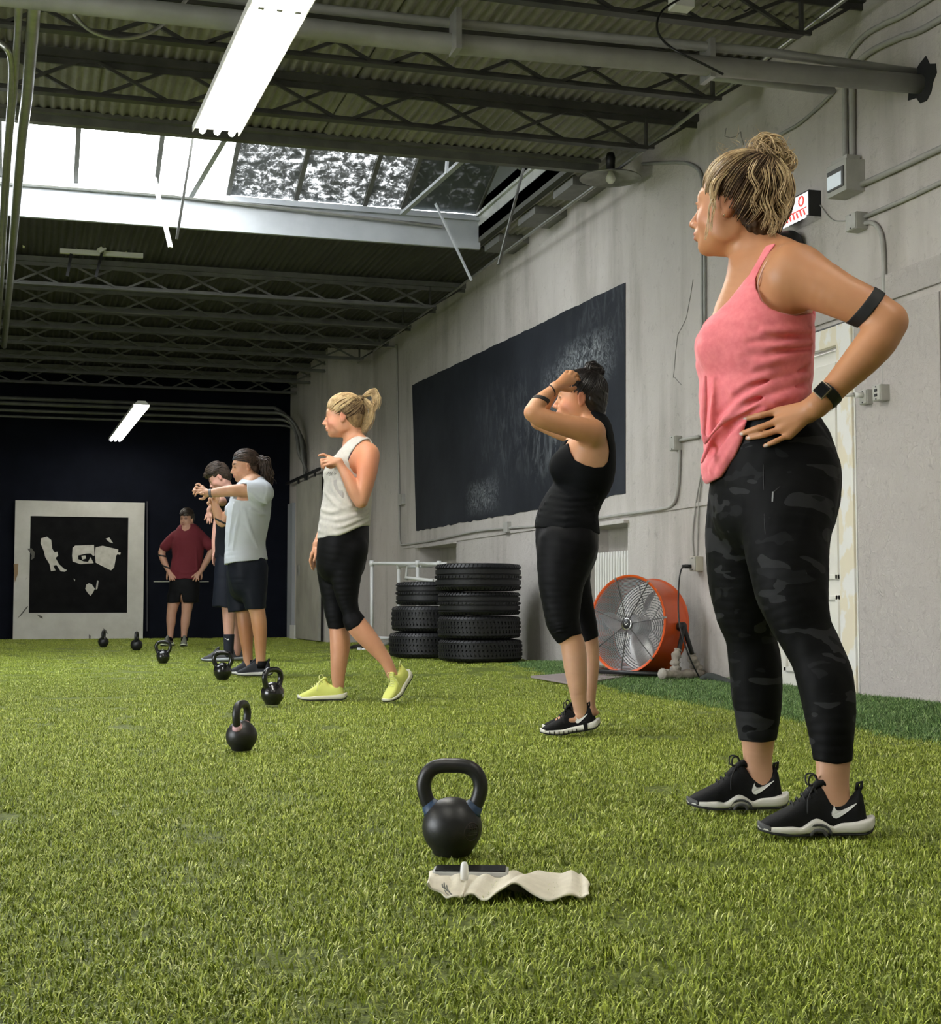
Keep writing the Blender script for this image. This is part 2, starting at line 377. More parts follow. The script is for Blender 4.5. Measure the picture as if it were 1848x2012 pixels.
for i, x in enumerate(PXS):
    mb = MB(); mb.bar((x, SKY1+.02, SZ-.01), (x, RY, RZ), .045, .05); mb.bar((x, SKY0-.02, SZ-.01), (x, RY, RZ), .045, .05); sk(mb, 'glazing_bar', mat_steel2)
    if i:
        x0, x1 = x, PXS[i-1]; pmat = pm[2] if i == 1 else (pm[1] if i <= 4 else pm[0])
        if i in (2, 3): pmat = pm[1]
        for sgn in (1, -1):
            ya = SKY1 if sgn > 0 else SKY0
            o = sk(MB().add([(x0+.02, ya, SZ), (x1-.02, ya, SZ), (x1-.02, RY, RZ), (x0+.02, RY, RZ), (x0+.02, ya, SZ+.006), (x1-.02, ya, SZ+.006), (x1-.02, RY, RZ+.006), (x0+.02, RY, RZ+.006)], [(0, 1, 2, 3), (7, 6, 5, 4), (0, 4, 5, 1), (1, 5, 6, 2), (2, 6, 7, 3), (3, 7, 4, 0)]), 'pane', pmat)
# braces and hanging straps inside the skylight
def skp(px, py, y): return on_plane(px, py, 1, y)
mb = MB(); mb.bar(skp(790, 420, 14.4), skp(925, 300, 12.4), .05, .03); sk(mb, 'brace', mat_pale_metal)
mb = MB(); mb.bar(skp(375, 385, 14.4), skp(450, 258, 12.6), .05, .03); sk(mb, 'brace', mat_pale_metal)
mb = MB(); mb.bar(skp(995, 305, 13.0), skp(1047, 355, 13.3), .03, .02).bar(skp(1047, 355, 13.3), skp(1050, 380, 13.3), .02, .02); sk(mb, 'brace', mat_pale_metal)
mb = MB(); mb.bar(skp(880, 295, 12.6), skp(876, 342, 12.6), .06, .02); sk(mb, 'brace', mat_pale_metal)
mb = MB().tube([(SKX0, SKY1-.1, SZ-.08), (SKX0+4.5, SKY1-.1, SZ-.08), skp(868, 445, 14.5)], .018, 8); sk(mb, 'operating_rod', mat_galv)
def thing_mb(mb, name, mat, label, cat, group=None, origin=None, **k):
    o = mb.build(name, mat, None, origin=origin if origin is not None else tuple(mb.v[0]), **k); setp(o, label, cat, group); return o
sk(MB().bar(skp(302, 348, 14.3), skp(335, 486, 14.1), .045, .02), 'metal_strap', mat_white)
sk(MB().bar(skp(382, 250, 12.0), skp(347, 470, 12.0), .03, .02), 'perforated_strap', mat_steel2)
sk(MB().bar(skp(1033, 312, 11.9), skp(979, 520, 11.9), .032, .018), 'perforated_strap', mat_steel2)
sk(MB().bar(skp(855, 400, 13.5), skp(926, 551, 13.5), .035, .015), 'metal_strap', mat_pale_metal)
# stub wall blocks between skylight and wall
for (yy, xx) in ((11.9, 4.45), (12.9, 4.45), (14.0, 4.45)):
    MB().box((WX-.32, yy, CZ-.08), (WX, yy+.5, CZ+.0)).build('blocking', mat_steel2, ce)
# hanging rod light bracket left
mat_yellow = M('pale_yellow_tube', (.72, .74, .42), .4)
h = empty('rod_bracket', tuple(on_plane(200, 497, 1, 15.9)), label='pale steel channel hung on thin yellowish rods behind the skylight', cat='bracket')
ho = Vector(h.location)
def rel(mb, name, mat, par, o, **k):
    q = mb.build(name, mat, par, **k); q.matrix_parent_inverse = Matrix.Translation(-o); return q
rel(MB().bar(skp(118, 493, 15.9), skp(281, 503, 15.9), .05, .05), 'channel', mat_white, h, ho, bevel=.004)
for x, y0, y1 in ((148, 425, 490), (247, 437, 497)): rel(MB().tube([skp(x, y0, 15.9), skp(x+1, y1, 15.9)], .012, 8), 'hanger_rod', mat_yellow, h, ho)
for a, b in (((202, 490), (188, 545)), ((140, 499), (132, 543))): rel(MB().bar(skp(*a, 15.85), skp(*b, 15.85), .03, .03), 'drop_arm', mat_black, h, ho)
rel(MB().bar(skp(193, 494, 15.8), skp(206, 486, 15.8), .06, .05), 'clip', mat_white, h, ho)
thing_mb(MB().tube([skp(46, 425, 15.9), skp(47, 487, 15.9)], .013, 8), 'hanger_rod', mat_yellow, 'single pale yellow hanging rod left of the rod bracket', 'rod')
# ---- long conduits running under the roof at far left
def pz(px, py, z): return on_plane(px, py, 2, z)
c1 = [pz(72, -60, 3.6), pz(64, 60, 3.6), pz(53, 190, 3.62), pz(44, 260, 3.62), pz(36, 350, 3.62), pz(26, 470, 3.64), pz(19, 560, 3.66), pz(8, 680, 3.7)]
thing_mb(MB().tube(c1, .034, 10), 'ceiling_pipe', mat_galv, 'thicker grey pipe running away under the roof at the left edge', 'pipe', smooth=True)
c2 = [q+np.array([-.075, 0, -.01]) for q in c1]
thing_mb(MB().tube(c2, .02, 8), 'ceiling_pipe', mat_galv, 'thinner bright pipe strapped beside the thicker one at the left edge', 'pipe', smooth=True)
c3 = smooth_path([pz(-40, 70, 3.7), pz(0, 85, 3.65), pz(21, 110, 3.6), pz(22, 170, 3.6), pz(18, 230, 3.6), pz(10, 330, 3.6), pz(4, 430, 3.6), pz(-2, 520, 3.6)], 5)
thing_mb(MB().tube(c3, .02, 8), 'ceiling_conduit', mat_galv, 'bent slim conduit at the extreme left edge below the roof', 'conduit', smooth=True)
c4 = smooth_path([on_plane(120, -10, 1, 8), on_plane(170, 55, 1, 8), on_plane(240, 76, 1, 8), on_plane(310, 55, 1, 8), on_plane(370, -5, 1, 8)], 6)
thing_mb(MB().tube(c4, .011, 6), 'sagging_cable', mat_galv, 'grey cable sagging in a loop between the joists at top left', 'cable', smooth=True)
# gas / heating pipes across the top right into a wall hole
def pxw(px, py, Y): return on_plane(px, py, 1, Y)
YP = 7.15
a = pxw(600, 18, YP); b = on_wall(1815, 168); b = np.array([WX-.0, YP, 3.52])
lab = ['fat grey pipe crossing under the roof into the hole in the wall', 'slimmer pipe riding on top of the fat pipe', 'thin pipe beside the fat pipe near the wall hole']
thing_mb(MB().tube([(-8, YP+.25, 3.52), (1.93, YP+.2, 3.52), (WX+.15, YP, 3.52)], .055, 14), 'heating_pipe', mat_pipe, lab[0], 'pipe', smooth=True)
thing_mb(MB().tube([(-8, YP+.27, 3.64), (1.93, YP+.22, 3.64), (3.9, YP+.09, 3.635), (WX+.1, YP+.05, 3.60)], .026, 10), 'heating_pipe', mat_pipe, lab[1], 'pipe', smooth=True)
thing_mb(MB().tube([pxw(1385, 148, YP+.32), pxw(1636, 178, YP+.36)], .026, 10), 'heating_pipe', mat_pipe, lab[2], 'pipe', smooth=True)
for x in (2.1, 3.55):
    thing_mb(MB().box((x-.015, YP+.06, 3.45), (x+.015, YP+.20, 3.67)), 'pipe_clamp', mat_galv, 'small metal clamp tying the heating pipes together' + (', the one nearer the wall' if x > 3 else ', the one farther from the wall'), 'clamp')
cbp = smooth_path([pxw(1340, -5, 7.4), pxw(1300, 22, 7.3), pxw(1291, 60, 7.2), pxw(1320, 95, 7.0), pxw(1380, 125, 6.95), pxw(1420, 146, 6.95)], 6)
thing_mb(MB().tube(cbp, .007, 6), 'hanging_cable', mat_black, 'thin black cable drooping from the roof over the heating pipes', 'cable', smooth=True)
# small lamp mounted on the roof above that cable
q = pxw(1338, 8, 7.5); thing_mb(MB().box(q-np.array([.06, .05, .03]), q+np.array([.06, .05, .04])), 'junction_box', mat_white, 'small white ceiling junction box at the top edge', 'box', bevel=.004)
# wall hole around the pipe, its inner shade painted as a flat patch
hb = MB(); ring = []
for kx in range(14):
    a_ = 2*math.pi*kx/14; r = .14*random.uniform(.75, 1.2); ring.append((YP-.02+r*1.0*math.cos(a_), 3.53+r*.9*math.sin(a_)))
hb.prism(ring, WX-.004, WX+.0, lambda u, v, q: (q, u, v)); hb.build('wall_hole', M('hole_shade_paint', (.012, .012, .012), .95), wr)
# long thin rod running along the wall top
rd = [pz(1480, 60, 4.16), pz(1165, 328, 4.1), pz(1065, 400, 4.15), pz(905, 530, 4.2), pz(720, 690, 4.15)]
rd = [np.array([4.55, 7.4, 4.12]), np.array([4.55, 10.2, 4.1]), np.array([4.55, 13.5, 4.1]), np.array([4.6, 17, 4.12]), np.array([4.6, 21.5, 4.1])]
thing_mb(MB().tube(rd, .014, 8), 'wall_top_conduit', mat_galv, 'long bright conduit running along the top of the side wall', 'conduit', smooth=True)
# far pipe bundle near the end wall
for i, (z, y, r) in enumerate(((3.62, 22.9, .03), (3.53, 22.8, .03), (3.44, 22.9, .025), (3.36, 23.0, .02))):
    P = smooth_path([(-8, y, z), (0, y, z), (3.2, y, z), (3.7+.08*i, y-.1, z-.04), (3.95+.06*i, y-.2, z-.35), (4.0+.04*i, y-.3, 2.9-.1*i), (4.1, y-.3, 2.7-.1*i)], 4)
    lb = ['topmost', 'second from the top', 'third from the top', 'lowest'][i]
    thing_mb(MB().tube(P, r, 8), 'far_pipe', mat_steel2, lb + ' of the four pipes crossing before the black end wall', 'pipe', 'pipes before the end wall', smooth=True)
# black board / drop wall header at the end
# fluorescent fixtures
def fixture(name, c, L, W, yaw, label, tilt=0.0, s=26, gap=True):
    e = empty(name, c, label=label, cat='light'); e.rotation_euler = (tilt, 0, yaw)
    MB().add([(-W/2, -L/2, .02), (W/2, -L/2, .02), (W/2, L/2, .02), (-W/2, L/2, .02), (-W/4, -L/2, .07), (W/4, -L/2, .07), (W/4, L/2, .07), (-W/4, L/2, .07)], [(0, 4, 5, 1), (2, 6, 7, 3), (0, 3, 7, 4), (1, 5, 6, 2), (4, 7, 6, 5), (0, 1, 2, 3)]).build('housing', mat_white, e)
    for sx in (-1, 1): MB().bar((sx*W/2, -L/2, .015), (sx*W/2, L/2, .015), .006, .04).build('reflector_edge', mat_white, e)
    em = EM('fluorescent_glow', (1, .98, .92), s); n = 2
    for j in range(n):
        y0 = -L/2+.03+j*L/n; y1 = -L/2+(j+1)*L/n-.04
        for sx in (-.32, 0, .32):
            MB().tube([(sx*W, y0, -.005), (sx*W, y1, -.005)], .019, 10).build('fluorescent_tube', em, e, smooth=True)
            if j: MB().box((sx*W-.014, y0-.05, -.02), (sx*W+.014, y0-.02, .02)).build('tube_holder', mat_pipe, e)
    return e
lc = [pz(556, 0, 3.34), pz(424, 262, 3.34)]
dv = lc[1]-lc[0]; dv = dv/np.linalg.norm(dv); yw = -math.atan2(dv[0], dv[1])
Lf = 3.9; c0 = lc[1]-dv*Lf/2
fixture('fluorescent_light', tuple(c0), Lf, .27, yw, 'long bright fluorescent ceiling light crossing the skylight at top', s=34)
f1 = pz(278, 798, 3.12); f2 = pz(226, 865, 3.12); dv2 = (f2-f1)/np.linalg.norm(f2-f1)
fixture('fluorescent_light', tuple((f1+f2)/2), float(np.linalg.norm(f2-f1)), .20, -math.atan2(dv2[0], dv2[1]), 'small far fluorescent light glowing before the black end wall', s=20)
fixture('fluorescent_light', (-.6, 2.0, 3.9), 3.6, .3, .03, 'added unseen fluorescent light above the camera end on the left', s=18)  # unseen fixtures added to brighten the camera end and left half
fixture('fluorescent_light', (2.6, 1.2, 3.9), 3.6, .3, .03, 'added unseen fluorescent light above the camera end on the right', s=18)
fixture('fluorescent_light', (-4.2, 6.0, 3.9), 3.6, .3, .03, 'added unseen fluorescent light over the left half of the hall', s=18)
# ================================================================ THINGS ON THE WALLS
def wpt(px, py, off=0.0): return on_wall(px, py, off)
def wall_tube(pts, r, name, mat, label, cat, off=None, n=6, group=None, smooth=True):
    off = r+.004 if off is None else off
    P = smooth_path([wpt(x, y, off) for x, y in pts], 6) if n else [wpt(x, y, off) for x, y in pts]
    return thing_mb(MB().tube(P, r, 8), name, mat, label, cat, group, origin=tuple(P[0]), smooth=smooth)
def Wc(*k): return smooth_path
wall_tube([(1262, 322), (1330, 319), (1362, 326), (1378, 350), (1379, 420), (1379, 520), (1379, 640), (1379, 760), (1379, 830)], .014, 'wall_conduit', mat_pipe, 'dark conduit from the tin lamp shade down the wall behind the pink top woman', 'conduit')
wall_tube([(1640, 178), (1608, 210), (1555, 252), (1470, 290), (1410, 312), (1388, 345), (1384, 420), (1384, 640)], .011, 'wall_conduit', mat_pipe, 'thin conduit curving down from the pipe end beside the dark conduit', 'conduit')
wall_tube([(2300, -321), (1821, 0), (1740, 45), (1700, 68), (1668, 105), (1659, 140), (1659, 220), (1660, 306)], .017, 'wall_conduit', mat_wallpipe, 'left one of two grey conduits rising from the lamp box to the top right', 'conduit')
wall_tube([(2300, -253), (1848, 36), (1770, 72), (1715, 98), (1684, 125), (1675, 160), (1674, 230), (1674, 306)], .019, 'wall_conduit', mat_wallpipe, 'right one of two grey conduits rising from the lamp box to the top right', 'conduit')
wall_tube([(1684, 366), (1760, 332), (1848, 291), (2400, 16)], .019, 'wall_conduit', mat_wallpipe, 'fat grey conduit running right from the lamp box', 'conduit', n=0)
wall_tube([(1688, 430), (1770, 395), (1848, 358), (2400, 104)], .014, 'wall_conduit', mat_wallpipe, 'slimmer grey conduit running right from the small junction box', 'conduit', n=0)
wall_tube([(1688, 446), (1706, 437), (1724, 447), (1734, 480), (1736, 560), (1737, 660), (1737, 754)], .014, 'wall_conduit', mat_wallpipe, 'grey conduit looping down from the small junction box to the double outlet', 'conduit')
wall_tube([(1326, 873), (1334, 870), (1334, 900), (1331, 960), (1322, 990), (1300, 1000), (1230, 1010), (1170, 1019), (1080, 1032), (995, 1038), (930, 1045), (850, 1062), (796, 1070), (786, 1066), (784, 1040), (784, 980), (781, 830), (779, 690), (774, 682), (745, 682)], .013, 'wall_conduit', mat_wallpipe, 'long wall coloured conduit running below the chalkboard and up its far side', 'conduit', n=4)
wall_tube([(1334, 866), (1350, 862), (1372, 858)], .014, 'wall_conduit', mat_wallpipe, 'short stub of conduit beside the small outlet left of the pink top', 'conduit', n=0)
wall_tube([(1362, 1092), (1360, 1050), (1368, 980), (1377, 930), (1384, 870)], .006, 'wall_wire', mat_wallpipe, 'left one of two thin wires rising from the outlet above the orange fan', 'wire')
wall_tube([(1369, 1092), (1370, 1050), (1373, 980), (1380, 930), (1388, 870)], .006, 'wall_wire', mat_wallpipe, 'right one of two thin wires rising from the outlet above the orange fan', 'wire')
wall_tube([(1604, 395), (1612, 405), (1635, 432), (1662, 434)], .004, 'wall_wire', mat_wallpipe, 'thin wire drooping from the lit sign to the junction box', 'wire')
def wall_box(name, px0, py0, px1, py1, t, mat, label, cat, bev=.004):
    """px0 = far (left) edge, px1 = near (right) edge of the front face"""
    a = on_wall(px0, py0, t); b = on_wall(px1, py1, t); ya, yb = sorted((a[1], b[1])); za, zb = sorted((a[2], b[2]))
    e = empty(name, (WX, ya, za), label=label, cat=cat)
    MB().box((-t, 0, 0), (0, yb-ya, zb-za)).build('housing', mat, e, bevel=bev); return e, yb-ya, zb-za
mat_boxg = M('box_grey_enamel', (.42, .41, .37), .5, .1, var=((.36, .35, .31), 10))
e, ly, lz = wall_box('emergency_light', 1623, 330, 1662, 372, .13, mat_boxg, 'square grey emergency lamp box with a glowing window high on the wall', 'lamp')
MB().box((-.137, ly*.10, lz*.16), (-.128, ly*.93, lz*.8)).build('window_frame', mat_steel, e, bevel=.004)
MB().box((-.141, ly*.2, lz*.22), (-.134, ly*.9, lz*.64)).build('lens', EM('lamp_lens_glow', (.6, .66, .7), .25), e)
MB().box((-.11, ly*.1, lz), (-.02, ly*.9, lz+.03)).build('conduit_hub', mat_boxg, e)
# lit sign
a = on_wall(1588, 372, .09); b = on_wall(1588, 424, .09); c = on_wall(1498, 420, .09); ly = c[1]-a[1]; lz = a[2]-b[2]
e = empty('lit_sign', (WX, a[1], b[2]), label='black framed glowing red and white sign behind the blond hair', cat='sign'); MB().box((-.09, 0, 0), (0, ly, lz)).build('housing', mat_black, e, bevel=.004)
MB().box((-.094, .01, .012), (-.088, ly-.01, lz-.012)).build('sign_face', EM('sign_glow_white', (1, .86, .84), .85), e)
mred = EM('sign_glow_red', (.95, .05, .04), .75)
mb = MB()
for k in range(7):
    y0 = .03+k*.045; mb.add([(-.097, y0, .015), (-.097, y0+.02, .015), (-.097, y0+.04, .055+.01*(k % 2)), (-.097, y0+.02, .055+.01*(k % 2)), (-.095, y0, .015), (-.095, y0+.02, .015), (-.095, y0+.04, .055), (-.095, y0+.02, .055)], [(0, 1, 2, 3), (7, 6, 5, 4), (0, 4, 5, 1), (1, 5, 6, 2), (2, 6, 7, 3), (3, 7, 4, 0)])
mb.box((-.097, .02, .058), (-.095, ly-.06, .066)); mb.build('sign_mark', mred, e)
MB().tube([(-.096, .085+.03*math.cos(a), .115+.03*math.sin(a)) for a in np.linspace(0, 6.2, 20)], .006, 6).build('sign_mark', mred, e)
MB().box((-.11, 0, -.012), (-.0, ly, 0)).build('lower_rail', mat_chrome, e)
# black dome below the sign
q = on_wall(1548, 474, .09)
mb = MB(); mb.lathe([(.001, .10), (.05, .09), (.085, .06), (.10, .01), (.10, -.06), (.001, -.06)], 20, (0, 0, 0)); o = mb.build('wall_speaker', mat_black, smooth=True); o.location = tuple(q+np.array([0, 0, -.03])); setp(o, 'black domed speaker on the wall below the lit sign', 'speaker')
e, ly, lz = wall_box('junction_box', 1662, 442, 1682, 440, .08, mat_boxg, 'small grey junction box on the wall right of the lit sign', 'box')
e.children[0].scale = (1, 1, 1)
a = on_wall(1660, 422, .08); b = on_wall(1684, 455, .08)
def wbox2(name, c0, c1, t, mat, label, cat, par=None, cover=True):
    a = on_wall(*c0, t); b = on_wall(*c1, t); y0, y1 = sorted((a[1], b[1])); z0, z1 = sorted((a[2], b[2]))
    e = empty(name, (WX, y0, z0), label=label, cat=cat); MB().box((-t, 0, 0), (0, y1-y0, z1-z0)).build('housing', mat, e, bevel=.005)
    if cover:
        MB().box((-t-.006, .004, .004), (-t+.001, y1-y0-.004, z1-z0-.004)).build('cover_plate', mat_boxg, e, bevel=.003)
        for zz in (.012, z1-z0-.012): MB().box((-t-.009, (y1-y0)/2-.004, zz-.004), (-t-.005, (y1-y0)/2+.004, zz+.004)).build('screw', mat_black, e)
    return e, y1-y0, z1-z0
bpy.data.objects.remove(e.children[0]); bpy.data.objects.remove(e)
wbox2('junction_box', (1661, 424), (1682, 448), .08, mat_boxg, 'small grey junction box on the wall right of the lit sign', 'box')
e, ly, lz = wbox2('wall_outlet', (1714, 758), (1730, 786), .09, mat_boxg, 'grey double outlet box at the lower end of the looping conduit', 'outlet')
for zz in (.35, .65): MB().box((-.1, ly*.35, lz*zz-.008), (-.094, ly*.65, lz*zz+.008)).build('socket', mat_black, e)
e, ly, lz = wbox2('wall_outlet', (1688, 768), (1703, 793), .07, mat_boxg, 'grey outlet box with a white plug above the black leggings', 'outlet')
MB().tube([(-.076, ly*.5, lz*.65), (-.13, ly*.5, lz*.65)], .018, 10).tube([(-.13, ly*.5, lz*.65), (-.2, ly*.5+.03, lz*.62)], .012, 8).build('plug', mat_white, e, smooth=True)
e, ly, lz = wbox2('wall_outlet', (1355, 1094), (1367, 1122), .06, M('ivory_plastic', (.5, .47, .38), .5), 'ivory outlet box above the orange fan with a black plug in it', 'outlet')
e, ly, lz = wbox2('wall_outlet', (1315, 858), (1326, 884), .06, mat_boxg, 'small outlet box at the top end of the long conduit', 'outlet')
wbox2('conduit_box', (988, 1026), (996, 1046), .045, mat_wallpipe, 'small box on the conduit under the chalkboard', 'box', cover=False)
wbox2('conduit_box', (781, 972), (789, 991), .05, mat_wallpipe, 'small box on the conduit beside the far edge of the chalkboard', 'box', cover=False)
# tin shade lamp
c = (4.50, 11.03, 4.04)
e = empty('dish_lamp', c, label='wide tin dish lamp with a bare bulb under the roof by the wall', cat='lamp')
MB().lathe([(.03, .07), (.05, .06), (.08, .035), (.24, .0), (.255, -.012), (.25, -.014), (.235, -.006), (.08, .028), (.03, .05)], 36).build('shade', M('old_tin', (.20, .20, .18), .45, .5, var=((.32, .31, .28), 9)), e, smooth=True)
MB().lathe([(.0005, .07), (.035, .07), (.04, .16), (.03, .2), (.0005, .2)], 16).build('socket', mat_black, e, smooth=True)
MB().lathe([(.0005, -.055), (.02, -.05), (.036, -.03), (.04, -.01), (.03, .02), (.018, .04), (.018, .06)], 16).build('bulb', M('frosted_bulb', (.75, .74, .68), .3), e, smooth=True)
# ---- door on the right wall
e = empty('door_1', (WX, DY0, 0)); e['kind'] = 'structure'
dm = MB().box((.03, .02, 0), (.07, DY1-DY0-.02, DZ-.01))
dm.build('door_leaf', mat_door, e)
W_ = DY1-DY0
for (a_, b_) in ((.12, .62), (.72, 1.22), (1.32, 1.82)):
    mb = MB()
    for (y0, y1, z0, z1) in ((.12, W_-.12, a_, a_+.03), (.12, W_-.12, b_-.03, b_), (.12, .15, a_, b_), (W_-.15, W_-.12, a_, b_)): mb.box((.012, y0, z0), (.03, y1, z1))
    mb.build('door_panel_moulding', mat_door, e, bevel=.004)
MB().box((.005, .1, 1.9), (.03, W_-.1, 2.08)).build('door_panel_moulding', mat_door, e, bevel=.004)
MB().box((-.002, .12, 1.895), (.03, W_-.12, 1.905)).build('shadow_gap', mat_steel, e)
MB().box((.0, W_-.10, .95), (.03, W_-.06, 1.1)).tube([(0, W_-.08, 1.0), (-.05, W_-.08, 1.0), (-.05, W_-.18, 1.0)], .01, 8).build('handle', mat_galv, e)
def flaky():
    mt, t, b = new_mat('flaking_cream_paint'); b.inputs['Roughness'].default_value = .6
    f = tex_noise(t, 5, 5, .5, stretch=(1, 1.6, 1)); t.links.new(ramp(t, f, [(.46, (.72, .71, .68)), (.52, (.68, .62, .48))], 'EASE'), b.inputs['Base Color']); bump(t, b, f, .3, .004); return mt
mat_flaky = flaky()
struct(MB().box((WX-.045, 7.87, 0), (WX, DY0, DZ+.12)), 'trim_5', mat_flaky, bevel=.004)
struct(MB().box((WX-.04, DY0, DZ), (WX, DY1+.1, DZ+.12)), 'trim_6', mat_flaky, bevel=.004)
struct(MB().box((WX-.03, DY1, 0), (WX, DY1+.1, DZ)), 'trim_7', mat_flaky, bevel=.004)
struct(MB().box((WX-.03, 7.85, 0), (WX-.0, 7.87, 2.3)), 'trim_8', mat_white)
struct(MB().box((WX-.012, 7.87, DZ+.125), (WX, 9.3, DZ+.14)), 'trim_9', mat_steel)
# ---- radiators in the niches
for (y0, y1, z0, z1, dp), lb, side in ((NI[0], 'white column radiator in the wall niche behind the orange fan', 0), (NI[1], 'white radiator in the far wall niche behind the tire stacks', 1)):
    e = empty('radiator', (WX+.12, y0, z0), label=lb, cat='radiator'); L = y1-y0; nf = int(L/.062); H = 1.0-z0 if not side else .75
    mrad = mat_white
    f0 = None
    for k in range(nf):
        y = .03+k*.062
        if f0 is None:
            me = MB(); me.tube(smooth_path([(0, 0, .03), (0, 0, H-.05), (.02, 0, H-.01), (.06, 0, H-.01), (.08, 0, H-.05), (.08, 0, .03)], 3), .016, 8); f0 = me.build('radiator_column', mrad, e, smooth=True); f0.location = (0, y, 0)
        else:
            q = f0.copy(); COL.objects.link(q); q.parent = e; q.location = (0, y, 0)
    MB().tube([(.04, .0, .08), (.04, L-.02, .08)], .02, 8).build('header_pipe', mrad, e)
    MB().tube([(.04, .0, H-.1), (.04, L-.02, H-.1)], .02, 8).build('header_pipe', mrad, e)
struct(MB().box((WX-.05, NI[0][0]-.03, NI[0][3]), (WX, NI[0][1]+.1, NI[0][3]+.028)), 'trim_10', mat_wall, bevel=.006)
struct(MB().box((WX-.05, NI[1][0]-.03, NI[1][3]), (WX, NI[1][1]+.1, NI[1][3]+.028)), 'trim_11', mat_wall, bevel=.006)
# ---- far sliding door with rail, door frame
def onx(px, py, X): return on_plane(px, py, 0, X)
a = onx(586, 966, XC); b = onx(636, 950, XC)
e = empty('door_2', (XC, YJ, 0)); e['kind'] = 'structure'
mg = M('grey_beige_sheet_door', (.36, .35, .30), .6, var=((.27, .26, .22), 2), bmp=(12, .2, .006))
MB().box((-.09, .15, .02), (-.05, 2.05, 2.45)).build('sliding_leaf', mg, e, bevel=.005)
MB().bar((-.11, .0, 2.52), (-.11, 2.9, 2.52), .03, .04).build('rail', mat_black, e)
for y in (.4, 1.1, 1.8): MB().box((-.12, y-.02, 2.44), (-.09, y+.02, 2.53)).build('roller', mat_black, e, bevel=.004)
MB().box((-.115, 1.7, 1.0), (-.09, 1.78, 1.16)).build('handle', mat_galv, e)
struct(MB().box((XC-.05, 23.05, 0), (XC, 23.3, 2.2)).box((XC-.05, 23.75, 0), (XC, 24.2, 2.2)), 'door_3', M('pale_blue_grey_frame', (.32, .34, .36), .5))
thing_mb(MB().box((XC-.10, 23.2, .0), (XC-.05, 23.62, .22)), 'white_card', mat_white, 'small white card leaning at the foot of the far door frame', 'card', bevel=.003)
# ================================================================ WHITE PANEL at the end wall
PY = YB-.06
def bwp(px, py, off=0.0): return on_plane(px, py, 1, PY-off)
a = bwp(25, 1257); b = bwp(284, 988)
e = empty('painted_board', (0, PY, 0), label='big square white bordered board with torn black centre on the end wall', cat='board')
def bw(mb, name, mat, par=e): o = mb.build(name, mat, par); o.matrix_parent_inverse = Matrix.Translation((0, -PY, 0)) if par is e else Matrix(); return o
def scuffed():
    mt, t, b = new_mat('scuffed_white_board'); b.inputs['Roughness'].default_value = .6
    f = tex_noise(t, 2.2, 6, .6); g = tex_noise(t, 6, 8, .75, dist=1.5)
    c = mixc(t, .7, ramp(t, f, [(.35, (.50, .49, .45)), (.65, (.62, .61, .57))]), ramp(t, g, [(.28, (.45, .42, .38)), (.36, (1, 1, 1))]), 'MULTIPLY'); t.links.new(c, b.inputs['Base Color']); return mt
mat_scuff = scuffed()
ip = [bwp(60, 1014), bwp(252, 1014), bwp(252, 1204), bwp(60, 1204)]
x0, x1, zt = a[0], b[0], b[2]; ix0, ix1 = ip[0][0], ip[1][0]; iz0, iz1 = ip[2][2], ip[0][2]
bw(MB().box((x0, PY-.0, 0), (x1, YB, zt)), 'backing', mat_scuff)
mb = MB(); mb.box((x0, PY-.03, 0), (ix0, PY, zt)).box((ix1, PY-.03, 0), (x1, PY, zt)).box((ix0, PY-.03, iz1), (ix1, PY, zt)).box((ix0, PY-.03, 0), (ix1, PY, iz0)); bw(mb, 'border', mat_scuff)
bw(MB().box((ix0, PY-.012, iz0), (ix1, PY, iz1)), 'black_centre', M('black_board_paint', (.004, .004, .0045), .8, spec=.12, var=((.008, .008, .0085), 5)))
mat_torn = M('torn_pale_paper', (.62, .60, .55), .8, var=((.5, .48, .43), 12))
def zc2(x, y): return (x/2.9806, 860+y/2.9806)
PAT = [[(240, 590), (275, 580), (300, 600), (305, 650), (320, 672), (335, 668), (340, 690), (325, 705), (345, 740), (375, 768), (392, 775), (380, 785), (355, 783), (330, 745), (312, 750), (325, 778), (298, 782), (290, 740), (265, 700), (255, 660), (238, 620)],
       [(425, 645), (440, 632), (550, 628), (553, 690), (545, 692), (530, 678), (500, 680), (458, 690), (458, 712), (490, 725), (515, 728), (530, 700), (548, 735), (500, 738), (470, 740), (425, 725), (422, 690)],
       [(560, 642), (600, 633), (692, 655), (690, 680), (680, 690), (668, 760), (650, 777), (630, 768), (560, 732), (555, 680)],
       [(505, 860), (520, 853), (537, 858), (555, 885), (545, 905), (530, 927), (510, 905), (499, 885)],
       [(618, 592), (640, 585), (662, 618), (640, 612)], [(690, 672), (706, 672), (703, 686), (692, 684)], [(476, 692), (500, 690), (503, 708), (482, 715)], [(430, 825), (440, 832), (436, 842)], [(568, 835), (577, 838), (570, 885), (560, 890)]]
for P in PAT:
    L = [bwp(*zc2(*q)) for q in P]; bw(MB().prism([(q[0], q[2]) for q in L], PY-.018, PY-.011, lambda u, v, q: (u, q, v)), 'torn_patch', mat_torn)
for P in ([(160, 650), (185, 648), (203, 672), (200, 705), (180, 718), (186, 690), (172, 668)], [(100, 1060), (160, 985), (165, 990), (125, 1040)], [(600, 1115), (620, 1125), (632, 1150), (622, 1145)], [(215, 1035), (248, 1045), (250, 1060), (235, 1055)], [(520, 1150), (530, 1160), (528, 1195), (520, 1190)]):
    L = [bwp(*zc2(*q)) for q in P]; bw(MB().prism([(q[0], q[2]) for q in L], PY-.033, PY-.029, lambda u, v, q: (u, q, v)), 'scuff_mark', M('dark_scuff', (.10, .095, .085), .8))
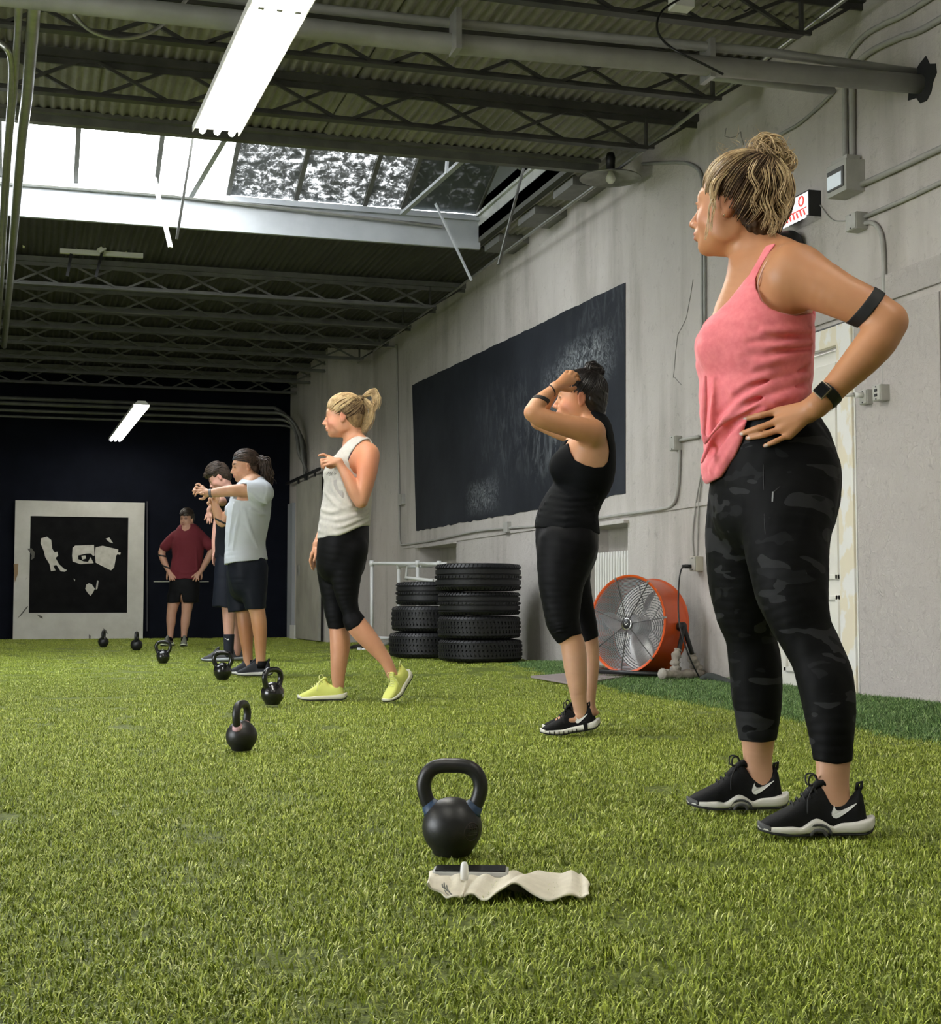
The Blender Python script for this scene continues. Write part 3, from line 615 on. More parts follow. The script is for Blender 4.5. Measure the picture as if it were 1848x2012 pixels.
L = [bwp(*zc2(*q)) for q in ((80, 740), (108, 738), (104, 800), (86, 850))]; bw(MB().prism([(q[0], q[2]) for q in L], PY-.034, PY-.029, lambda u, v, q: (u, q, v)), 'bare_wood', M('bare_wood', (.30, .2, .11), .8))
q1 = bwp(302, 1143); q2 = bwp(410, 1143); thing_mb(MB().tube([q1, q2], .012, 8), 'wall_bar', mat_pipe, 'thin metal bar on the black end wall behind the maroon shirt man', 'bar', smooth=True)
q1 = bwp(289, 985); q2 = bwp(289, 1240); thing_mb(MB().bar(q1, q2, .02, .02), 'wall_edge_strip', M('dark_strip', (.03, .03, .035), .6), 'dark strip with screw dots beside the white board', 'strip')
# ================================================================ TIRES
def tire_mesh(R, hgt, style):
    """one tyre lying flat: lathe body with tread ribs"""
    n = 72; Ri = R*.58; h = hgt/2
    prof = [(Ri, -h*.55), (Ri+.02, -h*.75), (R*.80, -h*.98), (R*.93, -h*.92), (R*.985, -h*.78)]
    if style == 0: ys = [(-.66, 1), (-.60, .965), (-.56, .965), (-.52, 1), (-.2, 1), (-.17, .962), (-.12, .962), (-.09, 1), (.12, 1), (.15, .962), (.2, .962), (.23, 1), (.52, 1), (.56, .965), (.60, .965), (.66, 1)]
    else: ys = [(-.7, 1), (-.5, 1), (-.47, .965), (-.42, .965), (-.39, 1), (-.05, 1), (-.03, .96), (.03, .96), (.05, 1), (.39, 1), (.42, .965), (.47, .965), (.5, 1), (.7, 1)]
    prof += [(R*k, h*y) for y, k in ys]; prof += [(R*.985, h*.78), (R*.93, h*.92), (R*.80, h*.98), (Ri+.02, h*.75), (Ri, h*.55)]
    prof.append(prof[0])
    mb = MB(); mb.lathe(prof, n)
    # sipes: short proud tread blocks all round (slanted)
    nb = 64
    for k in range(nb):
        a = 2*math.pi*k/nb
        for (z0, z1, sl) in (((-.9, -.68, .35), (-.5, -.22, -.4), (-.08, .1, .4), (.24, .5, -.4), (.68, .9, .35)) if style else ((-.92, -.68, .2), (.68, .92, .2), (-.06, .1, .5))):
            da = .030; w_ = R*1.02
            P = []
            for zz, rr in ((z0, w_ if abs(z0) < .8 else R*.965), (z1, w_ if abs(z1) < .8 else R*.965)):
                aa = a+sl*(zz)*.12
                for s_ in (-1, 1):
                    for r_ in (rr-.02, rr): P.append((r_*math.cos(aa+s_*da), r_*math.sin(aa+s_*da), zz*h))
            mb.add(P, [(0, 1, 3, 2), (4, 6, 7, 5), (1, 5, 7, 3), (0, 2, 6, 4), (0, 4, 5, 1), (2, 3, 7, 6)])
    return mb
def tire_stack(cpx, D, items, names, grp):
    z = 0.012; s = FOC/D
    for (dx, dia, hgt, st), lb in zip(items, names):
        X = (cpx+dx-VPX)*math.cos(YAW)*D/FOC; Y = (D/math.cos(PITCH)*1.0-X*math.sin(YAW))/math.cos(YAW)
        mb = tire_mesh(dia/2, hgt, st); o = mb.build('tire', mat_rubber, smooth=False); fix_normals(o.data)
        o.location = (X, Y, z+hgt/2); o.rotation_euler = (0, 0, random.uniform(0, 6)); setp(o, lb, 'tire', grp)
        z += hgt+.001
tire_stack(939, 14.3, [(4, .80, .215, 1), (2, .79, .222, 1), (2, .79, .23, 0), (0, .83, .27, 0)], ['block treaded black tire at the bottom of the four high stack', 'shiny ribbed tire second from the bottom of the four high stack', 'fine ribbed tire third from the bottom of the four high stack', 'largest tire on top of the four high stack'], 'tires in the four high stack')
tire_stack(838, 15.3, [(0, .77, .262, 1), (3, .75, .27, 1), (8, .72, .245, 0)], ['bottom tire of the three high stack beside the white pipe frame', 'middle tire of the three high stack beside the white pipe frame', 'top tire of the three high stack beside the white pipe frame'], 'tires in the three high stack')
# ================================================================ PVC frame
def at_D(px, py, D):
    r = ray(px, py); return cC+r*D
D1 = 17.9; o0 = at_D(730, 1276, D1)
e = empty('plastic_rack', tuple(o0), label='white plastic pipe frame standing behind the tire stacks', cat='rack'); eo = Vector(e.location)
def pv(pts, name='pipe', r=.021): rel(MB().tube(pts, r, 10), name, mat_pvc, e, eo, smooth=True)
def fit(p): rel(MB().lathe([(.0005, -.035), (.027, -.035), (.03, 0), (.027, .035), (.0005, .035)], 10, tuple(p)), 'fitting', mat_pvc, e, eo, smooth=True)
DB = 18.3
A_, B_, C_, E_ = at_D(730, 1107, D1), at_D(820, 1107, 17.4), at_D(783, 1112, DB), at_D(862, 1108, 17.1)
pv([at_D(730, 1276, D1), A_]); pv([A_, B_]); pv([B_, at_D(820, 1279, 17.4)]); pv([B_, E_]); pv([at_D(783, 1274, DB), C_]); pv([C_, E_]); pv([E_, at_D(862, 1281, 17.1)]); pv([E_, at_D(876, 1108, 17.0)]); pv([at_D(876, 1108, 17.0), at_D(876, 1281, 17.0)])
pv([at_D(798, 1140, 17.6), at_D(799, 1114, 17.6), at_D(850, 1112, 17.6)]); pv([at_D(797, 1135, 17.5), at_D(850, 1141, 17.2)]); pv([at_D(706, 1278, D1-.05), at_D(733, 1272, D1)]); pv([at_D(740, 1253, DB), at_D(770, 1254, DB)]); pv([at_D(733, 1275, D1), at_D(765, 1262, DB)])
for p in (A_, B_, C_, E_, at_D(730, 1276, D1), at_D(706, 1278, D1-.05)): fit(p)
thing_mb(MB().tube(smooth_path([at_D(685, 1277, 18.3), at_D(694, 1274, 18.4), at_D(703, 1272, 18.6), at_D(712, 1270, 18.9)], 4), .04, 8), 'black_bag', mat_black, 'small dark bundle on the floor by the white pipe frame', 'bag', smooth=True)
# ================================================================ FAN
Df = 10.95; R0 = .355; Ld = .27
cpos = at_D(1231, 1226, Df)
ang = math.radians(46)
ax = -(dH*math.cos(ang))-cR*math.sin(ang); ax = ax+np.array([0, 0, .10]); ax /= np.linalg.norm(ax)     # direction the fan faces
side = np.cross(np.array([0, 0, 1.]), ax); side /= np.linalg.norm(side); upv = np.cross(ax, side)
fe = empty('drum_fan', (cpos[0]-ax[0]*Ld/2, cpos[1]-ax[1]*Ld/2, 0.02), label='big orange drum fan on a black stand by the wall outlet', cat='fan'); fo = Vector(fe.location)
def fl(r, a, z): return cpos+side*r*math.cos(a)+upv*r*math.sin(a)-ax*z      # z = distance behind the front rim
def flathe(prof, n, name, mat, smooth=True, par=None):
    mb = MB(); vs = [fl(r, 2*math.pi*k/n, z) for r, z in prof for k in range(n)]
    mb.add(vs, [(i*n+k, i*n+(k+1) % n, (i+1)*n+(k+1) % n, (i+1)*n+k) for i in range(len(prof)-1) for k in range(n)])
    return rel(mb, name, mat, fe, fo, smooth=smooth)
flathe([(R0+.012, -.006), (R0+.014, .004), (R0+.004, .012), (R0, .03), (R0, Ld-.03), (R0+.004, Ld-.012), (R0+.014, Ld-.004), (R0+.012, Ld+.006), (R0-.006, Ld+.004), (R0-.006, -.004), (R0+.012, -.006)], 64, 'drum', mat_orange)
flathe([(R0-.006, .02), (R0-.006, Ld-.02)], 64, 'drum_inner_shade', M('drum_shade_grey', (.12, .115, .11), .5, .3))  # grey inner skin added to paint the shade inside the drum
mat_wire = M('guard_wire', (.42, .42, .43), .35, .6)
for r in np.linspace(.06, R0-.010, 30):
    mb = MB(); mb.tube([fl(r, 2*math.pi*k/40, .004) for k in range(40)], .0021, 4, closed=True); rel(mb, 'guard_ring', mat_wire, fe, fo, smooth=True)
for k in range(7):
    a_ = math.radians(8+k*360/7)
    rel(MB().tube([fl(.04, a_, .0), fl(R0, a_, .0)], .0035, 6), 'guard_spoke', mat_steel, fe, fo)
    rel(MB().tube([fl(R0+.004, a_, -.012), fl(R0+.004, a_, .01)], .011, 8), 'bolt', mat_chrome, fe, fo)
for r in np.linspace(.05, R0-.012, 16):
    mb = MB(); mb.tube([fl(r, 2*math.pi*k/32, Ld-.008) for k in range(32)], .004, 4, closed=True); rel(mb, 'rear_ring', mat_steel, fe, fo, smooth=True)
for k in range(7):
    a_ = math.radians(8+k*360/7); rel(MB().tube([fl(.04, a_, Ld-.01), fl(R0, a_, Ld-.01)], .004, 6), 'rear_spoke', mat_steel, fe, fo)
flathe([(.0005, -.008), (.032, -.008), (.036, .0), (.036, .006), (.0005, .006)], 24, 'badge', mat_black)
flathe([(.036, -.004), (.048, -.004), (.048, .004), (.036, .004)], 24, 'badge_ring', mat_chrome)
mb = MB()
for k, (x, y, w_, h_) in enumerate(((-.012, .006, .012, .005), (0, -.006, .02, .006), (.012, .004, .01, .005))): 
    P = [cpos+side*(x+sx*w_/2)+upv*(y+sy*h_/2)+ax*.0095 for sx, sy in ((-1, -1), (1, -1), (1, 1), (-1, 1))]; mb.add(P, [(0, 1, 2, 3)])
rel(mb, 'badge_mark', mat_white, fe, fo)
flathe([(.0005, .05), (.07, .05), (.08, .07), (.08, .2), (.0005, .2)], 24, 'motor', M('grey_motor', (.35, .35, .36), .35, .7))
mat_blade = M('aluminium_blade', (.5, .5, .51), .35, .85)
for k in range(3):
    a0 = math.radians(55+120*k); vs = []; 
    for i in range(9):
        r = .06+(R0-.09)*i/8; wdt = .14+.42*math.sin(math.pi*min(1, (i+1.5)/9))*.9
        for j in range(7):
            s_ = j/6-.5; vs.append(fl(r, a0+s_*wdt*2*(.75), .09+s_*.11+.02*math.cos(s_*3)))
    mb = MB(); mb.add(vs, [(i*7+j, i*7+j+1, (i+1)*7+j+1, (i+1)*7+j) for i in range(8) for j in range(6)])
    o = rel(mb, 'blade', mat_blade, fe, fo, smooth=True); sm = o.modifiers.new('thick', 'SOLIDIFY'); sm.thickness = .003
# back panel grille gives dark depth; stand
pr_ = fl(R0+.03, 0.0, Ld*.62) if (fl(R0, 0, 0)-cC)@cR > (fl(R0, math.pi, 0)-cC)@cR else fl(R0+.03, math.pi, Ld*.62)
pl_ = 2*fl(0, 0, Ld*.62)-pr_
for p in (pr_, pl_):
    s_ = 1 if p is pr_ else -1
    sd = (p-fl(0, 0, Ld*.62)); sd /= np.linalg.norm(sd)
    rel(MB().tube([p-sd*.05, p+sd*.02], .032, 12), 'pivot_knob', mat_black, fe, fo, smooth=True)
    g1 = p+ax*.13+sd*.02; g1 = np.array([g1[0], g1[1], .05]); g2 = p-ax*.16+sd*.02; g2 = np.array([g2[0], g2[1], .05])
    for g in (g1, g2): rel(MB().tube([p+sd*.015, g], .017, 10), 'stand_leg', mat_black, fe, fo, smooth=True)
    rel(MB().tube([g1+ax*.12, g1, g2, g2-ax*.02], .018, 10), 'floor_bar', mat_black, fe, fo, smooth=True)
    mr = M('dirty_rag', (.42, .38, .33), .95, bmp=(25, .8, .01), var=((.3, .27, .23), 20)) if s_ > 0 else mr
    for (b0, b1, r_, zt_) in ((g1, p, .036, .52), (g2, p, .04, .42)):
        P = smooth_path([b0+(0, 0, -.01), b0+(b1-b0)*zt_*.3+np.array([.01, .01, 0]), b0+(b1-b0)*zt_*.6+np.array([-.01, 0, 0]), b0+(b1-b0)*zt_], 5)
        rel(MB().tube(P, [r_*(1+.25*math.sin(i*1.7))*(1.1-.3*i/len(P)) for i in range(len(P))], 10), 'rag_wrap', mr, fe, fo, smooth=True)
    P = smooth_path([g1+ax*.14, g1+ax*.05, (g1+g2)/2+sd*.02, g2-ax*.05], 5)
    rel(MB().tube(P, [.036*(1+.25*math.sin(i*2.1)) for i in range(len(P))], 10), 'rag_wrap', mr, fe, fo, smooth=True)
fb = [np.array([*(pl_+ax*.13)[:2], .05]), np.array([*(pr_+ax*.13)[:2], .05])]
rel(MB().tube([fb[0]+ax*.1, fb[1]+ax*.1], .016, 10), 'floor_bar', mat_black, fe, fo, smooth=True)
cp = [on_wall(1354, 1113, .07), on_wall(1346, 1112, .14), at_D(1338, 1119, 10.9), at_D(1333, 1150, 10.75), at_D(1333, 1215, 10.65), at_D(1343, 1260, 10.6), at_D(1358, 1300, 10.6), at_D(1375, 1334, 10.65)]
cab = thing_mb(MB().tube(smooth_path(cp, 6), .006, 6), 'electric_cable', mat_black, 'black power cord hanging from the wall outlet down past the orange fan', 'cable', smooth=True)
q = on_wall(1349, 1113, .09); pg = MB().box(q-np.array([.03, .03, .014]), q+np.array([.03, .03, .014])).build('plug', mat_black, cab, bevel=.006); pg.matrix_parent_inverse = Matrix.Translation(-cab.location)
# thin board lying on the turf and folded turf flap
P = [on_floor(1042, 1331, .02), on_floor(1128, 1346, .02), on_floor(1240, 1330, .02), on_floor(1130, 1324, .02)]
thing_mb(MB().prism([(p[0], p[1]) for p in P], .018, .032), 'floor_board', M('grey_pink_board', (.30, .25, .24), .7), 'thin greyish board lying on the turf behind the black clad woman', 'board')
P = smooth_path([on_floor(1378, 1338, .02), on_floor(1395, 1330, .05), on_floor(1420, 1338, .03), on_floor(1440, 1345, .02)], 4)
thing_mb(MB().tube(P, .03, 8), 'turf_flap', M('dark_turf_backing', (.03, .035, .03), .9), 'curled dark edge of turf backing at the foot of the wall', 'flap', smooth=True)
# ================================================================ KETTLEBELLS
mat_iron = M('black_powder_coated_iron', (.012, .012, .012), .42, .0, var=((.03, .022, .017), 18, .55, .75), bmp=(90, .35, .0012))
mat_gloss = M('glossy_black_vinyl', (.008, .008, .009), .22, coat=.4, bmp=(30, .05, .002))
mat_band = {'blue': M('blue_band', (.010, .038, .09), .5), 'pink': M('pink_band', (.62, .36, .38), .5), 'grey': M('grey_number_plate', (.3, .3, .3), .5), 'brown': M('rusty_emblem', (.022, .012, .009), .55)}
def kettlebell(px, py, H, rz, label, mat, band=None, squash=1.0, mark=None):
    p = on_floor(px, py+3); k = H/.213
    e = empty('kettlebell', (p[0], p[1], .012), rz, label=label, cat='kettlebell', group='kettlebells in a row on the turf')
    R = .0665; prof = [(.0005, 0), (.036, 0), (.041, .003)]
    for i in range(1, 20):
        a = -.92+i*(math.pi/2+.92)/20; prof.append((R*math.cos(a), .062+R*math.sin(a)*.99))
    prof.append((.0005, .062+R*.99))
    prof = [(max(r, .0005)*k*squash, z*k) for r, z in prof]
    MB().lathe(prof, 48).build('bell', mat, e, smooth=True)
    hp = [(-.037, .094), (-.050, .108), (-.060, .130), (-.0635, .155), (-.056, .178), (-.040, .192), (-.018, .1968), (0, .197), (.018, .1968), (.040, .192), (.056, .178), (.0635, .155), (.060, .130), (.050, .108), (.037, .094)]
    P = smooth_path([(x*k, 0, z*k) for x, z in hp], 5); n = len(P)
    MB().tube(P, [(.0162+.006*max(0, abs(i/(n-1)-.5)-.42)/.08)*k for i in range(n)], 20).build('handle', mat, e, smooth=True)
    if band:
        for s_ in (-1, 1):
            a = np.array((s_*.0455*k, 0, .1035*k)); b = np.array((s_*.0535*k, 0, .1135*k)); MB().tube([a-(b-a)*.3, a, b], [.0262*k, .0225*k, .0180*k], 20).build('band', mat_band[band], e, smooth=True)
    if mark:
        mk = mat_band['brown' if mark == 'emb' else 'grey']; ya = -.0655*k*squash
        yaw_ = -rz+ (.45 if mark == 'emb' else .9)
        if mark == 'emb':
            mb = MB()
            def sp(u, v, h): 
                th = u/R; ph = v/R; r = (R+h)*k; return (r*math.sin(th+yaw_)*math.cos(ph), -r*math.cos(th+yaw_)*math.cos(ph), .062*k+r*math.sin(ph))
            pts = [(.021*math.cos(t_), .02*math.sin(t_)-.004) for t_ in np.linspace(0, 2*math.pi, 28)[:-1]]
            mb.tube([sp(u, v, .0002) for u, v in pts], .0011, 6, closed=True)
            for v in (-.011, -.006, .004): mb.tube([sp(u, v, .0002) for u in np.linspace(-.015, .015, 6)], .0009, 6)
            for u in (-.01, -.004, .003, .009): mb.tube([sp(u, 0.0, .0002), sp(u+.002, .012, .0002)], .0011, 6)
            mb.build('emblem', mk, e, smooth=True)
        else:
            mb = MB(); th = yaw_; c_ = np.array([math.sin(th)*R*k*1.0, -math.cos(th)*R*k*1.0, .055*k]); t_ = np.array([math.cos(th), math.sin(th), 0])
            mb.bar(c_-t_*.007, c_+t_*.007, .002, .014); mb.build('number_plate', mk, e)
    return e
kettlebell(888, 1688, .213, -YAW-.12, 'large black kettlebell with blue band nearest the camera behind the white towel', mat_iron, 'blue', mark='emb')
kettlebell(474, 1478, .190, 1.05, 'black kettlebell with pale pink band seen nearly edge on', mat_iron, 'pink')
kettlebell(535, 1386, .208, .62, 'black kettlebell with a small white number in front of the lime shoes', mat_gloss, mark='num')
kettlebell(437, 1336, .212, -.15, 'black kettlebell standing before the headband man dark shoes', mat_gloss)
kettlebell(320, 1303, .215, -.2, 'glossy low kettlebell before the maroon shirt man shoes', mat_gloss, squash=.92)
kettlebell(268, 1277, .225, 1.35, 'edge on black kettlebell near the right foot of the white board', mat_iron)
kettlebell(203, 1270, .215, 1.35, 'farthest black kettlebell at the foot of the white board', mat_iron)
# ================================================================ TOWEL and PHONE
def zz4(x, y): return (760+x/4.017, 1460+y/4.017)
fr = [(330, 1100), (350, 1140), (430, 1172), (480, 1222), (560, 1240), (600, 1185), (612, 1250), (690, 1272), (742, 1280), (830, 1195), (920, 1135), (985, 1098), (1050, 1112), (1150, 1180), (1260, 1232), (1360, 1240), (1460, 1230), (1520, 1262), (1560, 1288), (1598, 1262)]
bk = [(330, 1050), (380, 1042), (450, 1030), (520, 1022), (600, 1018), (680, 1014), (760, 1018), (820, 1024), (880, 1032), (950, 1045), (1020, 1050), (1080, 1035), (1150, 1022), (1220, 1014), (1320, 1022), (1410, 1035), (1470, 1075), (1510, 1130), (1540, 1180), (1602, 1250)]
def resamp(P, n):
    P = np.array(smooth_path([(x, y, 0) for x, y in P], 6))[:, :2]; t = np.linspace(0, 1, len(P)); T = np.linspace(0, 1, n)
    return np.stack([np.interp(T, t, P[:, 0]), np.interp(T, t, P[:, 1])], 1)
NU, NV = 90, 26; F_ = resamp(fr, NU); B_ = resamp(bk, NU); vs = []
for j in range(NV):
    v = j/(NV-1)
    for i in range(NU):
        u = i/(NU-1); x = F_[i, 0]*(1-v)+B_[i, 0]*v; y = F_[i, 1]*(1-v)+B_[i, 1]*v
        y -= 30*math.sin(math.pi*v)*(.5+.3*math.sin(u*11+1))*0.6; x += 10*math.sin(math.pi*v)*math.sin(u*17)
        D = 2.785+.25*v+.012*math.sin(u*23+v*4)*(1-v)
        if u > .93: D = 2.79+.25*v*(1-(u-.93)/.07*.6)
        p = at_D(*zz4(x, y), D); p[2] = max(p[2], .018+.004*math.sin(u*40)); vs.append(p)
mb = MB().add(vs, [(j*NU+i, j*NU+i+1, (j+1)*NU+i+1, (j+1)*NU+i) for j in range(NV-1) for i in range(NU-1)])
o0 = at_D(1000, 1775, 2.95); 
tw = thing_mb(mb, 'hand_towel', M('cream_terry_cloth', (.78, .73, .60), .95, bmp=(260, .8, .002), var=((.70, .65, .53), 30)), 'crumpled cream hand towel lying over a phone in front of the nearest kettlebell', 'towel', origin=(float(o0[0]), float(o0[1]), .02), smooth=True)
sm = tw.modifiers.new('thick', 'SOLIDIFY'); sm.thickness = .0035; sm.offset = -1
# folded under-layer seen in the arch
P0 = [(1000, 1170), (1040, 1215), (1120, 1245), (1200, 1250), (1260, 1235)]; P1 = [(920, 1140), (990, 1110), (1060, 1140), (1150, 1195), (1260, 1232)]
A_ = resamp(P0, 20); B2 = resamp(P1, 20); vs = [at_D(*zz4(*(A_[i]*(1-v)+B2[i]*v)), 2.86+.03*v) for v in (0, .33, .66, 1) for i in range(20)]
mb = MB().add(vs, [(j*20+i, j*20+i+1, (j+1)*20+i+1, (j+1)*20+i) for j in range(3) for i in range(19)])
u_ = mb.build('under_fold', tw.data.materials[0], tw, smooth=True); u_.matrix_parent_inverse = Matrix.Translation(-tw.location)
lg = MB()
for k, (a_, b_) in enumerate((((435, 1110), (460, 1150)), ((450, 1100), (480, 1170)), ((470, 1120), (505, 1190)), ((490, 1180), (540, 1200)), ((455, 1160), (500, 1205)))):
    lg.tube(smooth_path([at_D(*zz4(*a_), 2.80-.012), at_D(*zz4((a_[0]+b_[0])/2-8, (a_[1]+b_[1])/2+4), 2.80-.014), at_D(*zz4(*b_), 2.80-.012)], 4), .0012, 4)
u_ = lg.build('printed_mark', M('faded_print', (.33, .33, .32), .9), tw, smooth=True); u_.matrix_parent_inverse = Matrix.Translation(-tw.location)
pe = empty('phone', tuple(at_D(925, 1722, 3.035)), -YAW-.05, label='black phone in a pale rimmed case under the cream towel', cat='phone'); pe.location.z = .021
MB().box((-.078, -.04, -.012), (.078, .036, .004)).build('case', M('clear_grey_case', (.45, .45, .43), .4), pe, bevel=.008)
MB().box((-.072, -.034, .002), (.072, .030, .0065)).build('screen', mat_gloss, pe, bevel=.002)
q = at_D(912, 1712, 2.93)
thing_mb(MB().lathe([(.0005, -.018), (.0075, -.016), (.0085, 0), (.0075, .012), (.0045, .018), (.0005, .019)], 14, tuple(q)), 'earbud_case', mat_pvc, 'small white capsule standing on the phone at the towel edge', 'capsule', origin=tuple(q), smooth=True)
# ================================================================ TURF
def turf_mat(name, dark, mid, light):
    mt, t, b = new_mat(name); b.inputs['Roughness'].default_value = .5; b.inputs['Specular IOR Level'].default_value = .35
    f = tex_noise(t, 1.3, 6, .6); g = tex_noise(t, 55, 5, .75, dist=.8)
    c = ramp(t, g, [(.32, dark), (.5, mid), (.68, light)]); c = mixc(t, .5, c, ramp(t, f, [(.35, (.72, .76, .66)), (.65, (1.0, 1.0, 1.0))]), 'MULTIPLY')
    t.links.new(c, b.inputs['Base Color']); bump(t, b, g, 1.0, .03); return mt
def blade_mat(name, cols):
    mt, t, b = new_mat(name); b.inputs['Roughness'].default_value = .42; b.inputs['Specular IOR Level'].default_value = .4
    a = t.nodes.new('ShaderNodeAttribute'); a.attribute_name = 'tint'; t.links.new(ramp(t, a.outputs['Fac'], [(0, cols[0]), (.5, cols[1]), (.85, cols[2]), (1, cols[3])]), b.inputs['Base Color']); return mt
mat_turf = turf_mat('green_turf_base', (.07, .095, .012), (.23, .295, .035), (.44, .51, .085))
mat_turf2 = turf_mat('dark_green_turf_base', (.012, .03, .012), (.03, .07, .025), (.07, .14, .05))
mat_bl = blade_mat('green_turf_blade', [(.15, .195, .02), (.31, .385, .04), (.54, .62, .10), (.78, .80, .36)])
mat_bl2 = blade_mat('dark_turf_blade', [(.05, .11, .03), (.12, .23, .06), (.24, .38, .12), (.42, .55, .24)])
def tuft(name, R, n, L, wd, mat, seed):
    r_ = np.random.default_rng(seed); vs = []; fs = []; tint = []
    for k in range(n):
        x, y = r_.uniform(-R, R, 2); az = r_.uniform(0, 2*math.pi); ln = L*r_.uniform(.6, 1.25); lean = r_.uniform(.5, 1.4); w_ = wd*r_.uniform(.7, 1.2)
        d = np.array([math.cos(az), math.sin(az), 0]); s_ = np.array([-d[1], d[0], 0])*w_/2; b0 = np.array([x, y, 0.0])
        p1 = b0+d*ln*.45*math.sin(lean*.6)+np.array([0, 0, ln*.5*math.cos(lean*.6)]); p2 = p1+d*ln*.55*math.sin(lean*1.15)+np.array([0, 0, ln*.5*max(.02, math.cos(lean*1.15))])
        m = len(vs); vs += [b0-s_, b0+s_, p1-s_*.9, p1+s_*.9, p2]; fs += [(m, m+1, m+3, m+2), (m+2, m+3, m+4)]; tint += [r_.uniform(0, 1)]*5
    me = bpy.data.meshes.new(name); me.from_pydata([tuple(v) for v in vs], [], fs); at = me.attributes.new('tint', 'FLOAT', 'POINT'); at.data.foreach_set('value', tint); me.materials.append(mat); me.update(); return me
def grass_gn(obj, me, density, seed):
    src = bpy.data.objects.new('turf_tuft', me)                      # geometry source, not linked into the scene
    ng = bpy.data.node_groups.new('turf_scatter', 'GeometryNodeTree')
    ng.interface.new_socket('Geometry', in_out='INPUT', socket_type='NodeSocketGeometry'); ng.interface.new_socket('Geometry', in_out='OUTPUT', socket_type='NodeSocketGeometry')
    N = ng.nodes; L = ng.links; gi = N.new('NodeGroupInput'); go = N.new('NodeGroupOutput'); d = N.new('GeometryNodeDistributePointsOnFaces'); d.inputs['Seed'].default_value = seed
    na = N.new('GeometryNodeInputNamedAttribute'); na.data_type = 'FLOAT'; na.inputs[0].default_value = 'dens'
    mu = N.new('ShaderNodeMath'); mu.operation = 'MULTIPLY'; mu.inputs[1].default_value = density; L.new(na.outputs[0], mu.inputs[0]); L.new(mu.outputs[0], d.inputs['Density'])
    ip = N.new('GeometryNodeInstanceOnPoints'); oi = N.new('GeometryNodeObjectInfo'); oi.inputs['Object'].default_value = src; oi.inputs['As Instance'].default_value = True
    rv = N.new('FunctionNodeRandomValue'); rv.data_type = 'FLOAT_VECTOR'; rv.inputs[0].default_value = (0, 0, 0); rv.inputs[1].default_value = (.0, .0, 6.283)
    sv = N.new('FunctionNodeRandomValue'); sv.data_type = 'FLOAT'; sv.inputs[2].default_value = .8; sv.inputs[3].default_value = 1.2
    j = N.new('GeometryNodeJoinGeometry')
    L.new(gi.outputs[0], d.inputs[0]); L.new(d.outputs[0], ip.inputs[0]); L.new(oi.outputs['Geometry'], ip.inputs['Instance']); L.new(rv.outputs[0], ip.inputs['Rotation'])
    L.new([o for o in sv.outputs if o.type == 'VALUE'][0], ip.inputs['Scale']); L.new(gi.outputs[0], j.inputs[0]); L.new(ip.outputs[0], j.inputs[0]); L.new(j.outputs[0], go.inputs[0])
    m = obj.modifiers.new('turf_scatter', 'NODES'); m.node_group = ng; return src
def turf_obj(name, verts, faces, dens, mat, label):
    me = bpy.data.meshes.new(name); me.from_pydata(verts, [], faces); a = me.attributes.new('dens', 'FLOAT', 'POINT'); a.data.foreach_set('value', dens); me.update()
    o = link(name, me, mat); setp(o, label, 'turf', kind='stuff'); return o
gx = np.arange(-8, WX+.001, (WX+8)/44); gy = np.concatenate([np.arange(-5, 1, 1.5), np.arange(1, 9, .3), np.arange(9, YB+.01, .6), [YB]])
gx[-1] = WX
vs = [(x, y, 0) for y in gy for x in gx]; nx = len(gx)
fs = [(j*nx+i, j*nx+i+1, (j+1)*nx+i+1, (j+1)*nx+i) for j in range(len(gy)-1) for i in range(nx-1)]
def dn(x, y):
    D = x*math.sin(YAW)+y*math.cos(YAW); l = x*math.cos(YAW)-y*math.sin(YAW)
    if D < 1.2 or abs(l) > D*.33+.9 : return 0.0
    return 1.0 if D < 6 else (.55 if D < 11 else .22)
t1 = turf_obj('artificial_turf', vs, fs, [dn(x, y) for x, y, z in vs], mat_turf, 'bright green artificial turf covering the whole hall floor')
grass_gn(t1, tuft('turf_tuft', .11, 330, .017, .0024, mat_bl, 3), 80, 1)
EP = [(3.45, 3.0), (3.55, 5.2), (3.62, 6.5), (3.66, 8), (3.8, 9.9), (4.05, 11.5), (4.3, 12.8), (4.6, 13.3)]
vs = []; 
for i in range(len(EP)*4-3):
    k = min(i//4, len(EP)-2); f_ = i/4-k; x = EP[k][0]*(1-f_)+EP[k+1][0]*f_+.012*math.sin(i*2.3); y = EP[k][1]*(1-f_)+EP[k+1][1]*f_
    for u in np.linspace(0, 1, 5): vs.append((x+(WX-x)*u, y, .012 if u > 0 else .0))
m5 = len(vs)//5; fs = [(j*5+i, j*5+i+1, (j+1)*5+i+1, (j+1)*5+i) for j in range(m5-1) for i in range(4)]
t2 = turf_obj('artificial_turf', vs, fs, [1.0 if y < 9 else .6 for x, y, z in vs], mat_turf2, 'darker longer turf strip along the foot of the right wall')
grass_gn(t2, tuft('dark_turf_tuft', .10, 260, .032, .0028, mat_bl2, 5), 110, 2)
